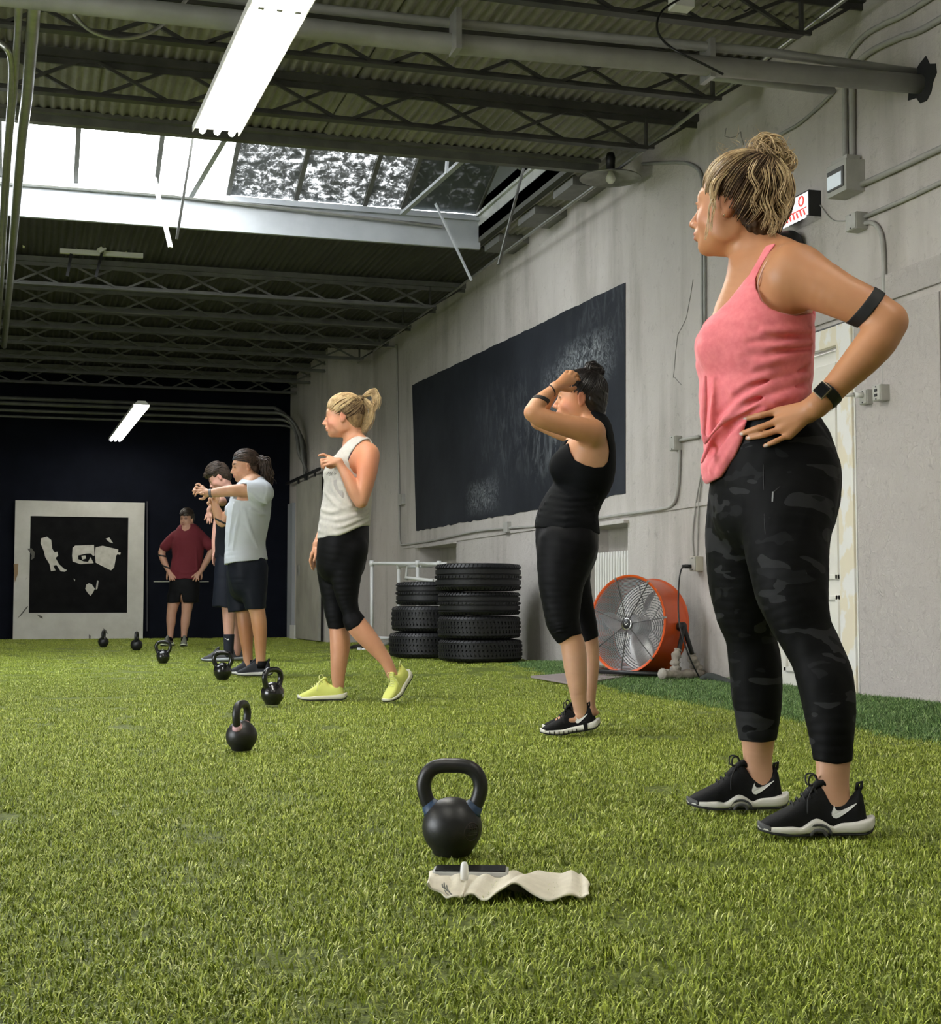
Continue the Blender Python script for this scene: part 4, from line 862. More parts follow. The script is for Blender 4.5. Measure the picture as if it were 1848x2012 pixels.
# ================================================================ FIGURE SCULPTING (signed distance fields on a grid, one continuous surface)
def surface_net(D, org, h):
    S = D < 0
    nx, ny, nz = D.shape
    c = np.zeros((nx-1, ny-1, nz-1), np.uint8)
    for i in (0, 1):
        for j in (0, 1):
            for k in (0, 1): c += S[i:nx-1+i, j:ny-1+j, k:nz-1+k]
    act = (c > 0) & (c < 8); idx = np.argwhere(act)
    if len(idx) == 0: return np.zeros((0, 3)), np.zeros((0, 4), int)
    vid = -np.ones(act.shape, np.int32); vid[act] = np.arange(len(idx))
    sm = np.zeros((len(idx), 3)); ct = np.zeros(len(idx)); I = idx
    cor = {}
    for i in (0, 1):
        for j in (0, 1):
            for k in (0, 1): cor[(i, j, k)] = D[I[:, 0]+i, I[:, 1]+j, I[:, 2]+k].astype(np.float64)
    for a, b in [((i, j, 0), (i, j, 1)) for i in (0, 1) for j in (0, 1)]+[((i, 0, k), (i, 1, k)) for i in (0, 1) for k in (0, 1)]+[((0, j, k), (1, j, k)) for j in (0, 1) for k in (0, 1)]:
        da, db = cor[a], cor[b]; m = (da < 0) != (db < 0); t = np.where(m, da/np.where(m, da-db, 1), 0)
        p = np.array(a)[None]+(np.array(b)-np.array(a))[None]*t[:, None]; sm += p*m[:, None]; ct += m
    V = (I+sm/ct[:, None])*h+org
    Q = []
    for ax in range(3):
        sl0 = [slice(None)]*3; sl1 = [slice(None)]*3; sl0[ax] = slice(0, -1); sl1[ax] = slice(1, None)
        a = S[tuple(sl0)]; b = S[tuple(sl1)]; e = np.argwhere(a != b); u, v = [(1, 2), (2, 0), (0, 1)][ax]
        ok = (e[:, u] > 0) & (e[:, v] > 0) & (e[:, u] < D.shape[u]-1) & (e[:, v] < D.shape[v]-1); e = e[ok]
        f = a[e[:, 0], e[:, 1], e[:, 2]]
        def g(du, dv):
            q = e.copy(); q[:, u] += du; q[:, v] += dv; return vid[q[:, 0], q[:, 1], q[:, 2]]
        q = np.stack([g(-1, -1), g(0, -1), g(0, 0), g(-1, 0)], 1); q[~f] = q[~f][:, ::-1]; Q.append(q)
    return V, np.concatenate(Q)
def np_mesh(name, V, Q):
    me = bpy.data.meshes.new(name); n = len(V); m = len(Q)
    me.vertices.add(n); me.vertices.foreach_set('co', V.astype(np.float32).ravel()); me.loops.add(m*4); me.loops.foreach_set('vertex_index', Q.astype(np.int32).ravel())
    me.polygons.add(m); me.polygons.foreach_set('loop_start', np.arange(0, m*4, 4, dtype=np.int32)); me.update(); me.validate(); return me
def frame_of(fwd, up):
    f = np.array(fwd, float); f /= np.linalg.norm(f); u = np.array(up, float); u = u-f*(u@f); u /= np.linalg.norm(u); s = np.cross(u, f); return f, s, u
class Layer:
    def __init__(s, lo, hi, h):
        s.h = h; s.org = np.array(lo, float); n = np.ceil((np.array(hi)-s.org)/h).astype(int)+1; s.D = np.full(n, .08, np.float32)
        s.X = (s.org[0]+np.arange(n[0])*h).astype(np.float32); s.Y = (s.org[1]+np.arange(n[1])*h).astype(np.float32); s.Z = (s.org[2]+np.arange(n[2])*h).astype(np.float32)
    def sub(s, lo, hi):
        a = np.floor((np.array(lo)-s.org)/s.h).astype(int); b = np.ceil((np.array(hi)-s.org)/s.h).astype(int)+1
        a = np.maximum(a, 0); b = np.minimum(b, s.D.shape)
        if np.any(b <= a): return None
        sl = tuple(slice(a[i], b[i]) for i in range(3)); return sl, s.X[sl[0]][:, None, None], s.Y[sl[1]][None, :, None], s.Z[sl[2]][None, None, :]
    def put(s, sl, d, k, mode):
        A = s.D[sl]
        if mode == 'add':
            if k > 0: hh = np.maximum(k-np.abs(A-d), 0)/k; s.D[sl] = np.minimum(A, d)-hh*hh*k*.25
            else: s.D[sl] = np.minimum(A, d)
        else:
            d = -d
            if k > 0: hh = np.maximum(k-np.abs(A-d), 0)/k; s.D[sl] = np.maximum(A, d)+hh*hh*k*.25
            else: s.D[sl] = np.maximum(A, d)
    def tube(s, P, k=.01, mode='add', n=3, infl=0.0, extra=.0):
        """P rows: x,y,z,r,kd  (kd = depth radius / in-plane radius)"""
        P = np.array(P, float); P = np.array(smooth_path(P, n)) if len(P) > 2 and n > 1 else P
        P[:, 3] = np.maximum(P[:, 3]+infl, .001); mg = max(k, .012)+.012+extra
        if infl: P[:, 4] = np.where(P[:, 4] != 1, ((P[:, 3]-infl)*P[:, 4]+infl)/P[:, 3], 1)
        R = P[:, 3]*np.maximum(P[:, 4], 1)+mg; lo = (P[:, :3]-R[:, None]).min(0); hi = (P[:, :3]+R[:, None]).max(0)
        q = s.sub(lo, hi)
        if q is None: return
        slF = q[0]; T = np.full([x.stop-x.start for x in slF], .08, np.float32); o0 = np.array([x.start for x in slF])
        for a, b in zip(P[:-1], P[1:]):
            rm = max(a[3]*max(a[4], 1), b[3]*max(b[4], 1))+mg; q = s.sub(np.minimum(a[:3], b[:3])-rm, np.maximum(a[:3], b[:3])+rm)
            if q is None: continue
            sl = tuple(slice(max(q[0][i].start, slF[i].start), min(q[0][i].stop, slF[i].stop)) for i in range(3))
            if any(v.stop <= v.start for v in sl): continue
            X = s.X[sl[0]][:, None, None]; Y = s.Y[sl[1]][None, :, None]; Z = s.Z[sl[2]][None, None, :]; d = b[:3]-a[:3]; L2 = max(d@d, 1e-10)
            t = np.clip(((X-a[0])*d[0]+(Y-a[1])*d[1]+(Z-a[2])*d[2])/L2, 0, 1)
            kd = a[4]+t*(b[4]-a[4]); r = a[3]+t*(b[3]-a[3])
            vx = X-(a[0]+t*d[0]); vy = (Y-(a[1]+t*d[1])); vz = Z-(a[2]+t*d[2])
            if abs(a[4]-1) > .02 or abs(b[4]-1) > .02:
                w2 = vx*vx+vz*vz; e = np.sqrt(w2+(vy/kd)**2)+1e-9; g = np.sqrt(w2+(vy/kd**2)**2)+1e-9; dd = (e-r)*np.minimum(e/g, 3.0)
            else: dd = np.sqrt(vx*vx+vy*vy+vz*vz)-r
            ls = tuple(slice(sl[i].start-o0[i], sl[i].stop-o0[i]) for i in range(3)); T[ls] = np.minimum(T[ls], dd)
        s.put(slF, T, k, mode)
    def ell(s, c, rad, F=None, k=.01, mode='add', infl=0.0):
        c = np.array(c, float); rad = np.array(rad, float)+infl; F = F or (np.array([1., 0, 0]), np.array([0, 1., 0]), np.array([0, 0, 1.])); m = rad.max()+max(k, .008)+.012
        q = s.sub(c-m, c+m)
        if q is None: return
        sl, X, Y, Z = q; x, y, z = X-c[0], Y-c[1], Z-c[2]; u = [x*f[0]+y*f[1]+z*f[2] for f in F]
        e = np.sqrt(sum((u[i]/rad[i])**2 for i in range(3)))+1e-9; g = np.sqrt(sum((u[i]/rad[i]**2)**2 for i in range(3)))+1e-9
        s.put(sl, (e*(e-1)/g).astype(np.float32), k, mode)
    def box(s, c, half, F, k=0, mode='sub', rnd=0.0):
        c = np.array(c, float); half = np.array(half, float); m = np.linalg.norm(half)+.02; q = s.sub(c-m, c+m)
        if q is None: return
        sl, X, Y, Z = q; x, y, z = X-c[0], Y-c[1], Z-c[2]; u = [np.abs(x*f[0]+y*f[1]+z*f[2])-(half[i]-rnd) for i, f in enumerate(F)]
        d = np.sqrt(sum(np.maximum(v, 0)**2 for v in u))+np.minimum(np.maximum(np.maximum(u[0], u[1]), u[2]), 0)-rnd
        s.put(sl, d.astype(np.float32), k, mode)
    def surf(s, x, z):
        i = int(np.clip(round((x-s.org[0])/s.h), 0, s.D.shape[0]-1)); k = int(np.clip(round((z-s.org[2])/s.h), 0, s.D.shape[2]-1)); c = np.nonzero(s.D[i, :, k] < 0)[0]
        return float(s.Y[c[0]]) if len(c) else None
    def half(s, p, n, k=0):
        """keep only the side where (x-p).n < 0"""
        n = np.array(n, float); n /= np.linalg.norm(n); d = (s.X[:, None, None]-p[0])*n[0]+(s.Y[None, :, None]-p[1])*n[1]+(s.Z[None, None, :]-p[2])*n[2]
        s.put(tuple(slice(0, x) for x in s.D.shape), -d, k, 'sub')
    def prism(s, poly, y0, y1, mode='sub', k=.004):
        """poly in (x,z) local metres, extruded over depth y0..y1"""
        P = np.array(poly, float); X = s.X[:, None]; Z = s.Z[None, :]; d = np.full((len(s.X), len(s.Z)), 9.0); ins = np.zeros(d.shape, bool)
        for a, b in zip(P, np.roll(P, -1, 0)):
            e = b-a; t = np.clip(((X-a[0])*e[0]+(Z-a[1])*e[1])/max(e@e, 1e-12), 0, 1); d = np.minimum(d, np.hypot(X-a[0]-t*e[0], Z-a[1]-t*e[1]))
            cr = ((a[1] > Z) != (b[1] > Z)) & (X < (b[0]-a[0])*(Z-a[1])/(b[1]-a[1]+1e-12)+a[0]); ins ^= cr
        d = np.where(ins, -d, d)[:, None, :]; dy = np.maximum(y0-s.Y, s.Y-y1)[None, :, None]; s.put(tuple(slice(0, x) for x in s.D.shape), np.maximum(d, dy).astype(np.float32), k, mode)
    def ripple(s, amp, sc, seed=0, band=.03, stretch=(1, 1, 1)):
        r_ = np.random.default_rng(seed); X, Y, Z = s.X[:, None, None]*stretch[0], s.Y[None, :, None]*stretch[1], s.Z[None, None, :]*stretch[2]; n = 0
        for k in range(5):
            d = r_.normal(size=3); d *= (1+.6*k)*sc/np.linalg.norm(d); n = n+np.sin(X*d[0]+Y*d[1]+Z*d[2]+r_.uniform(0, 6))/(1+.5*k)
        s.D += (amp*n).astype(np.float32)*(np.abs(s.D) < band)
    def build(s, name, mats, parent, tint=None, minus=None):
        V, Q = surface_net(s.D, s.org, s.h); me = np_mesh(name, V, Q)
        if tint is not None:
            col = np.ones((len(V), 4), np.float32); col[:, :3] = tint[0]
            for (c, rad, F, rgb, soft) in tint[1]:
                c = np.array(c, float); x = V-c; F_ = F or np.eye(3); e = np.sqrt(sum(((x@np.array(F_[i]))/rad[i])**2 for i in range(3)))
                w_ = np.clip((1+soft-e)/max(2*soft, 1e-3), 0, 1)[:, None]; a_ = rgb[3] if len(rgb) > 3 else 1; col[:, :3] = col[:, :3]*(1-w_*a_)+np.array(rgb[:3])*w_*a_
            at = me.color_attributes.new('tint', 'FLOAT_COLOR', 'POINT'); at.data.foreach_set('color', col.ravel())
        return link(name, me, mats, parent, smooth=True)
def skin_mat(name, rough=.45):
    mt, t, b = new_mat(name); a = t.nodes.new('ShaderNodeAttribute'); a.attribute_name = 'tint'
    f = tex_noise(t, 14, 5, .6); c = mixc(t, .35, a.outputs['Color'], ramp(t, f, [(.35, (.84, .76, .73)), (.65, (1, 1, 1))]), 'MULTIPLY'); t.links.new(c, b.inputs['Base Color'])
    b.inputs['Roughness'].default_value = rough; b.inputs['Specular IOR Level'].default_value = .42; b.inputs['Subsurface Weight'].default_value = .06; b.inputs['Subsurface Radius'].default_value = (.02, .008, .004)
    bump(t, b, tex_noise(t, 220, 3), .08, .001); return mt
mat_skin = skin_mat('skin')
class Fig:
    def __init__(s, label, D0, px0, pyfoot):
        s.D0 = D0; s.sc = D0/FOC
        p = s.world(px0, HOR, 0); s.O = np.array([p[0], p[1], 0.0]); s.root = empty('person', tuple(s.O), -YAW, label=label, cat='person')
    def world(s, px, py, dd): r = ray(px, py); return cC+r*(s.D0+dd)/(r@dH)
    def J(s, px, py, dd=0.0):
        q = s.world(px, py, dd)-s.O; return np.array([q@cR, q@dH, q[2]])
    def m(s, px, dd=0.0): return px*(s.D0+dd)/FOC
    def row(s, px, py, dd, r, kd=1.0): return [*s.J(px, py, dd), s.m(r, dd), kd]
    def T(s, rows): return [s.row(*r) for r in rows]
    def edges(s, rows):
        """rows: y, xl, xr, dd, kd -> tube rows with radius corrected for tilt"""
        R = []; c = [((r[1]+r[2])/2, r[0]) for r in rows]
        for i, r in enumerate(rows):
            a = c[max(i-1, 0)]; b = c[min(i+1, len(c)-1)]; dx, dy = b[0]-a[0], b[1]-a[1]; cs = abs(dy)/max(1e-6, math.hypot(dx, dy)); R.append(s.row(c[i][0], c[i][1], r[3], (r[2]-r[1])/2*max(cs, .6), r[4] if len(r) > 4 else 1.0))
        return R
    def poly(s, pts, dd): return [(s.J(x, y, dd)[0], s.J(x, y, dd)[2]) for x, y in pts]
    def layer(s, x0, y0, x1, y1, d0, d1, h):
        a = s.J(x0, y1, 0); b = s.J(x1, y0, 0); return Layer((a[0], d0, a[2]), (b[0], d1, b[2]), h)
def onsurf(F, L, px, py, off=0.0, dd=-.1):
    for _ in range(4):
        q = F.J(px, py, dd); y = L.surf(q[0], q[2])
        if y is None: break
        dd = y
    q = F.J(px, py, dd-off); return q
def folds(F, L, lines, r=4.0, k=.012, mode='add', dd=-.1, off=0.0):
    for ln in lines:
        P = [onsurf(F, L, x, y, off, dd) for x, y in ln]; n = len(P); L.tube([[*p, F.m(r)*(1 if 0 < i < n-1 else .5), 1] for i, p in enumerate(P)], k, mode, n=4)
def hair_to(H, starts, target, n, rad, ctr=(-.015, 0, .04), lift=(.01, .05), seed=0, jit=.012, m=14, end=1.0):
    r_ = np.random.default_rng(seed); out = []; rad = np.array(rad); ctr = np.array(ctr); tg = np.array(target)-ctr; S = np.array(starts, float)
    for i in range(n):
        w_ = r_.dirichlet(np.ones(2)); a = r_.integers(0, len(S)-1); s0 = S[a]*w_[0]+S[a+1]*w_[1]+r_.normal(size=3)*jit-ctr; t_ = tg+r_.normal(size=3)*.006; lf = r_.uniform(*lift); ph = r_.uniform(0, 6); P = []
        for t in np.linspace(0, end, m):
            d = s0/np.linalg.norm(s0/rad)*(1-t)+t_/np.linalg.norm(t_/rad)*t; e = np.linalg.norm(d/rad); base = d/e; tl = 1+.03+lf*math.sin(math.pi*t)+.006*math.sin(9*t+ph)
            if t > .85: tl += (np.linalg.norm(t_/rad)-1)*(t-.85)/.15
            q = ctr+base*tl; P.append(H.p(*q))
        out.append(P)
    return out
def loops(c, F, R, n, seed=0, r0=.5, flat=.5, m=22, jit=.12):
    r_ = np.random.default_rng(seed); out = []; f, s_, u = F
    for i in range(n):
        ax = np.array(f)+r_.normal(size=3)*.35; ax /= np.linalg.norm(ax); a = np.cross(ax, u); a /= np.linalg.norm(a); b = np.cross(ax, a); rr = R*r_.uniform(r0, 1); cc = np.array(c)+ax*R*flat*r_.uniform(-1, 1)*(1-.5*rr/R)+r_.normal(size=3)*R*.06; t0 = r_.uniform(0, 6.28); t = t0+np.linspace(0, r_.uniform(2.5, 5.5), m); w_ = 1+jit*np.sin(t*2.3+t0)
        out.append([cc+rr*(a*math.cos(x)+b*math.sin(x))*y for x, y in zip(t, w_)])
    return out
def band_on(F, parent, name, mat, rows, c, axis, width, lo, hi, h, infl=.0025):
    L = Layer(lo, hi, h); L.tube(rows, 0, infl=infl); ax = np.array(axis, float); ax /= np.linalg.norm(ax); c = np.array(c); L.half(c+ax*width/2, ax); L.half(c-ax*width/2, -ax); return L.build(name, mat, parent)
# head frame helper -------------------------------------------------
class Head:
    def __init__(s, c, fwd, up, k=1.0): s.c = np.array(c, float); s.f, s.s, s.u = frame_of(fwd, up); s.k = k; s.F = (s.f, s.s, s.u)
    def p(s, f, sd, u): return s.c+(s.f*f+s.s*sd+s.u*u)*s.k
    def R(s, *r): return [x*s.k for x in r]
    def sculpt(s, L, fine=True, jaw=1.0, smile=0.0, ears=True):
        E = lambda p, r, k=.02, mode='add', F=None: L.ell(s.p(*p), s.R(*r), F or s.F, k*s.k, mode)
        E((-.012, 0, .035), (.094, .074, .084)); E((.022, 0, .0), (.066, .066, .072), .03); E((.032, 0, -.045), (.052, .056, .062), .03)
        E((.036, 0, -.082), (.045*jaw, .043*jaw, .030), .025); E((.070, 0, -.098), (.015, .019, .014), .02)
        E((.074, 0, .020), (.014, .046, .014), .02)
        for q in (-1, 1):
            E((.052, .038*q, -.038), (.026, .024, .024), .02); E((.0, .056*q, -.06), (.035, .012, .03), .03)
        if fine:
            for q in (-1, 1):
                E((.096, .031*q, -.004), (.013, .017, .010), .010, 'sub'); E((.074, .031*q, -.004), (.0135, .0150, .0125), .004)
                E((.0865, .031*q, .003), (.004, .014, .0035), .004)
            a = [*s.p(.084, 0, .004), .008*s.k, 1]; b = [*s.p(.098, 0, -.018), .0085*s.k, 1]; c_ = [*s.p(.109, 0, -.037), .0098*s.k, 1]; L.tube([a, b, c_], .012*s.k)
            for q in (-1, 1): E((.097, .012*q, -.042), (.010, .0075, .0075), .008)
            E((.082, 0, -.064), (.016, .026, .020), .014)
            E((.0945, 0, -.0645), (.0075, .022+.006*smile, .0048), .005); E((.0925, 0, -.0745), (.0085, .019+.004*smile, .0056), .005)
            E((.101, 0, -.0695), (.010, .021, .0012), .002, 'sub'); E((.090, 0, -.085), (.006, .018, .004), .006, 'sub')
        else:
            E((.098, 0, -.030), (.013, .010, .020), .015); E((.088, 0, -.07), (.010, .022, .012), .012)
        if ears:
            for q in (-1, 1):
                ef = frame_of(s.f*.92-s.s*q*(-.38), s.u-.18*s.f); E2 = lambda p, r, k, mode='add': L.ell(s.p(*p), s.R(*r), ef, k*s.k, mode)
                E2((-.010, .078*q, -.008), (.019, .0065, .0305), .006); E2((-.010, .0865*q, -.004), (.012, .005, .020), .004, 'sub'); E2((-.006, .079*q, -.034), (.009, .006, .010), .005)
    def tints(s, skin, lip, brow=None, lash=(.03, .02, .015), blush=None, big=1.0):
        T = []
        if blush:
            for q in (-1, 1): T.append((s.p(.06, .05*q, -.04), s.R(.04, .035, .035), s.F, blush, .5))
            T.append((s.p(.11, 0, -.036), s.R(.02, .018, .016), s.F, blush, .5))
            for q in (-1, 1): T.append((s.p(-.01, .085*q, -.005), s.R(.025, .015, .035), s.F, blush, .4))
        T.append((s.p(.097, 0, -.0645), s.R(.014, .024, .0055), s.F, lip, .25)); T.append((s.p(.096, 0, -.0745), s.R(.014, .021, .006), s.F, lip, .25))
        T.append((s.p(.10, 0, -.0695), s.R(.02, .022, .0016), s.F, (.15, .04, .035), .6))
        for q in (-1, 1):
            if brow: T.append((s.p(.088, .032*q, .024), s.R(.022, .021, .0042*big), s.F, brow, .35))
            T.append((s.p(.088, .031*q, -.003), s.R(.012, .0145, .0026*big), s.F, lash, .4))
        return T
def hand(L, wrist, palm_c, knuckles, tips, mids, thumb, r=.0082, palm_r=.013, k=.006, wr=None):
    """all points in local metres; knuckles/mids/tips lists of 4; thumb list of 3 points"""
    wr = wr or palm_r*1.9
    for kn, md, tp, f in zip(knuckles, mids, tips, (1.0, 1.04, 1.0, .85)):
        kn, md, tp = map(np.array, (kn, md, tp)); c = (np.array(palm_c)+kn)/2
        L.tube([[*wrist, wr*.8, 1], [*((np.array(wrist)*.5+np.array(kn)*.5)), palm_r, 1], [*kn, palm_r*.82, 1]], k*1.6, n=3)
        L.tube([[*kn, r*f*1.12, 1], [*((kn+md)/2), r*f*1.0, 1], [*md, r*f*1.05, 1], [*((md+tp)/2), r*f*.93, 1], [*tp, r*f*.78, 1]], k*.45, n=2)
    th = [np.array(q) for q in thumb]; L.tube([[*th[0], r*1.7, 1], [*th[1], r*1.25, 1], [*th[2], r*.95, 1]], k, n=4)
# hair strands -----------------------------------------------------
def strands(name, paths, r, mats, parent, nside=4, taper=.35):
    V = []; Q = []; base = 0
    for P in paths:
        P = np.array(P); m = len(P); T = np.gradient(P, axis=0); T /= np.linalg.norm(T, axis=1)[:, None]+1e-9; a = np.array([.31, .87, .37]); U = np.cross(T, a); U /= np.linalg.norm(U, axis=1)[:, None]+1e-9; W_ = np.cross(T, U)
        rr = r*(1-(1-taper)*np.linspace(0, 1, m)**2)*np.minimum(1, .5+np.linspace(0, 1, m)*6)
        for k in range(nside):
            an = 2*math.pi*k/nside; V.append(P+rr[:, None]*(math.cos(an)*U+math.sin(an)*W_))
        i = np.arange(m-1)
        for k in range(nside):
            k2 = (k+1) % nside; Q.append(np.stack([base+k*m+i, base+k2*m+i, base+k2*m+i+1, base+k*m+i+1], 1))
        base += nside*m
    return link(name, np_mesh(name, np.concatenate(V), np.concatenate(Q)), mats, parent, smooth=True)
def hair_mat(name, dark, light, sc=30, r=.42, sp=.4):
    mt, t, b = new_mat(name); b.inputs['Roughness'].default_value = r; f = tex_noise(t, sc, 5, .6, stretch=(1, 1, .6)); t.links.new(ramp(t, f, [(.32, dark), (.66, light)]), b.inputs['Base Color']); b.inputs['Specular IOR Level'].default_value = sp; return mt
# ---------------------------------------------------------------- shoes: lofted sections, local x = towards the toe
def loft(mb, secs, n=28, ex=3.0, cap=True):
    """secs: x, y centre, halfwidth, z bottom, z top"""
    vs = []
    for (x, yc, w_, z0, z1) in secs:
        for k in range(n):
            a = 2*math.pi*k/n; ca, sa = math.cos(a), math.sin(a); vs.append((x, yc+w_*math.copysign(abs(ca)**(2/ex), ca), (z0+z1)/2+(z1-z0)/2*math.copysign(abs(sa)**(2/ex), sa)))
    fs = [(i*n+k, i*n+(k+1) % n, (i+1)*n+(k+1) % n, (i+1)*n+k) for i in range(len(secs)-1) for k in range(n)]
    if cap: fs += [tuple(range(n))[::-1], tuple((len(secs)-1)*n+k for k in range(n))]
    mb.add(vs, fs); return mb
def isec(tab, x):
    T = np.array(tab); return [float(np.interp(x, T[:, 0], T[:, j])) for j in range(1, T.shape[1])]
SWOOSH = [(0, .35), (.06, .62), (.12, .80), (.13, .62), (.20, .50), (.32, .50), (.50, .60), (.75, .80), (1.0, 1.0), (.72, .62), (.48, .33), (.30, .14), (.16, .04), (.06, .08), (.01, .2)]
def shoe(parent, loc, head, L, mats, side=1, pitch=0.0, tilt=0.0, arch=False, logo=None, white_rear=False, socks=None, flex=False, high=0.0, laces=True, logo_sides=(1, -1)):
    """head = heading angle in parent's frame; pitch lifts the heel about the ball; mats: upper, sole, lace, outsole"""
    e = parent; g = L/.285
    def tr(p):
        x, y, z = p[0]*g, p[1]*g*side, p[2]*g; bx = .055*g
        if pitch:
            if x < bx:
                a = pitch*min(1, (bx-x)/(.05*g)) if True else pitch; c, s_ = math.cos(a), math.sin(a); dx = x-bx; x = bx+dx*c+z*s_*1.0; z = -dx*s_+z*c
        if tilt: c, s_ = math.cos(tilt), math.sin(tilt); dx = x-.135*g; x, z = .135*g+dx*c+z*s_, -dx*s_+z*c
        c, s_ = math.cos(head), math.sin(head); return (loc[0]+c*x-s_*y, loc[1]+s_*x+c*y, loc[2]+z)
    def B(mb, name, mat, par, smooth=True):
        mb.v = [tr(v) for v in mb.v]; o = mb.build(name, mat, par, smooth=smooth); fix_normals(o.data); return o
    #        x      yc    w    
    OUT = [(-.128, 0, .012), (-.124, 0, .022), (-.112, 0, .031), (-.09, 0, .036), (-.05, -.001, .035), (0, -.003, .036), (.04, -.001, .043), (.075, .002, .046), (.105, .004, .042), (.128, .006, .034), (.144, .008, .022), (.150, .009, .010)]
    xs = np.linspace(-.128, .150, 34)
    sole_top = [(-.128, .046), (-.11, .040), (-.07, .034), (-.02, .030), (.03, .028), (.09, .024), (.15, .022)]
    sole_bot = [(-.128, .020), (-.118, .008), (-.10, .002), (-.03, .001), (.08, .0), (.12, .004), (.15, .012)]
    mb = MB(); S = []
    for x in xs:
        yc, w_ = isec(OUT, x); zt, = isec(sole_top, x); zb, = isec(sole_bot, x); 
        if arch: zt += .014*math.exp(-((x-.015)/.022)**2)-.006*math.exp(-((x-.055)/.012)**2)-.008*math.exp(-((x+.025)/.012)**2)
        S.append((x, yc, w_+.004, zb+.004, zt))
    loft(mb, S, 28, 4.5); sole = B(mb, 'shoe', mats[0], e) if False else None
    up_top = [(-.110, .048), (-.106, .080), (-.100, .108), (-.094, .114), (-.080, .092), (-.055, .081), (-.025, .094), (-.006, .118), (.004, .121), (.018, .108), (.045, .086), (.075, .066), (.10, .053), (.125, .041), (.146, .028)]
    uxs = np.linspace(-.110, .146, 36)
    U = []
    for x in uxs:
        yc, w_ = isec(OUT, x); w_ = min(w_, .014+.9*(x+.112)) if x < -.08 else w_; zt, = isec(up_top, x); zt += high*max(0, 1-abs(x+.05)/.07)
        nar = 1.0-.30*max(0, min(1, (zt-.05)/.05)); U.append((x+.001, yc, w_*1.0*(.93 if x < .1 else .92), .010, zt, nar))
    mb2 = MB(); n = 28; vs = []
    for (x, yc, w_, z0, z1, nar) in U:
        for k in range(n):
            a = 2*math.pi*k/n; ca, sa = math.cos(a), math.sin(a); zz = (z0+z1)/2+(z1-z0)/2*math.copysign(abs(sa)**(2/2.6), sa); f_ = (zz-z0)/(z1-z0); vs.append((x, yc+w_*math.copysign(abs(ca)**(2/2.6), ca)*(1-(1-nar)*f_), zz))
    mb2.add(vs, [(i*n+k, i*n+(k+1) % n, (i+1)*n+(k+1) % n, (i+1)*n+k) for i in range(len(U)-1) for k in range(n)]+[tuple(range(n))[::-1], tuple((len(U)-1)*n+k for k in range(n))])
    up = B(mb2, 'shoe', mats[0], e)
    B(mb, 'sole', mats[1], up)
    ob = MB(); loft(ob, [(x, isec(OUT, x)[0], isec(OUT, x)[1]+.002, isec(sole_bot, x)[0]-.001, isec(sole_bot, x)[0]+.006) for x in xs], 20, 4.5); B(ob, 'outsole', mats[3], up)
    tc = MB(); loft(tc, [(x, isec(OUT, x)[0], isec(OUT, x)[1]+.0045, isec(sole_bot, x)[0]+.002, isec(sole_top, x)[0]+.009*(x-.12)/.03+.002) for x in np.linspace(.126, .150, 8)], 20, 3.0); B(tc, 'toe_cap', M('grey_rubber', (.07, .07, .07), .6) if arch else mats[1], up)
    if arch:
        ar = MB()
        for q in (-1, 1):
            yc, w_ = isec(OUT, .015); pts = [(.012+.030*math.cos(a), yc+q*(w_+.0035), .004+.024*math.sin(a)) for a in np.linspace(0, math.pi, 14)]; ar.tube(pts, .0035, 6)
            pts = [(.012+.018*math.cos(a), yc+q*(w_+.0045), .002+.013*math.sin(a)) for a in np.linspace(0, math.pi, 10)]; ar.tube(pts, .005, 6)
        B(ar, 'arch_rib', M('dark_grey_rubber', (.06, .06, .06), .6), up)
    if flex:
        fx = MB()
        for x in (-.02, .0, .02, .042, .064, .086, .108):
            for q in (-1, 1):
                yc, w_ = isec(OUT, x); fx.box((x-.0018, yc+q*(w_+.0035)-.003, .003), (x+.0018, yc+q*(w_+.0035)+.003, .019))
        for q in (-1, 1): fx.box((-.072, q*.0375-.004, .006), (-.054, q*.0375+.004, .046))
        B(fx, 'sole_groove', mats[0], up, False)
    # tongue, heel tab
    tg = MB(); loft(tg, [(x, 0, .017, zt-.014, zt+.004) for x, zt in ((-.012, .124+high*.3), (-.006, .130+high*.3), (.006, .126), (.02, .112), (.04, .094))], 16, 2.5); B(tg, 'tongue', mats[0], up)
    ht = MB(); ht.tube([(-.092, 0, .098), (-.100, 0, .112), (-.102, 0, .126), (-.092, 0, .122), (-.088, 0, .105)], .0045, 8); B(ht, 'heel_tab', mats[2], up)
    if laces:
        for i, x in enumerate((.012, .025, .038, .051, .064)):
            z = isec(up_top, x)[0]; mb = MB(); mb.tube([(x, -.023, z-.014), (x+.004, -.011, z+.001), (x+.006, 0, z+.005), (x+.004, .011, z+.001), (x, .023, z-.014)], .0028, 6); B(mb, 'lace', mats[2], up)
        for q in (-1, 1):
            mb = MB(); mb.tube(smooth_path([(.004, 0, .124), (.012, q*.012, .142), (.028, q*.020, .140), (.028, q*.014, .118), (.010, 0, .120)], 4), .0022, 6); B(mb, 'lace', mats[2], up)
            mb = MB(); mb.tube(smooth_path([(.010, 0, .122), (.024, q*.022, .108), (.036, q*.036, .085), (.038, q*.042, .055)], 4), .002, 6); B(mb, 'lace', mats[2], up)
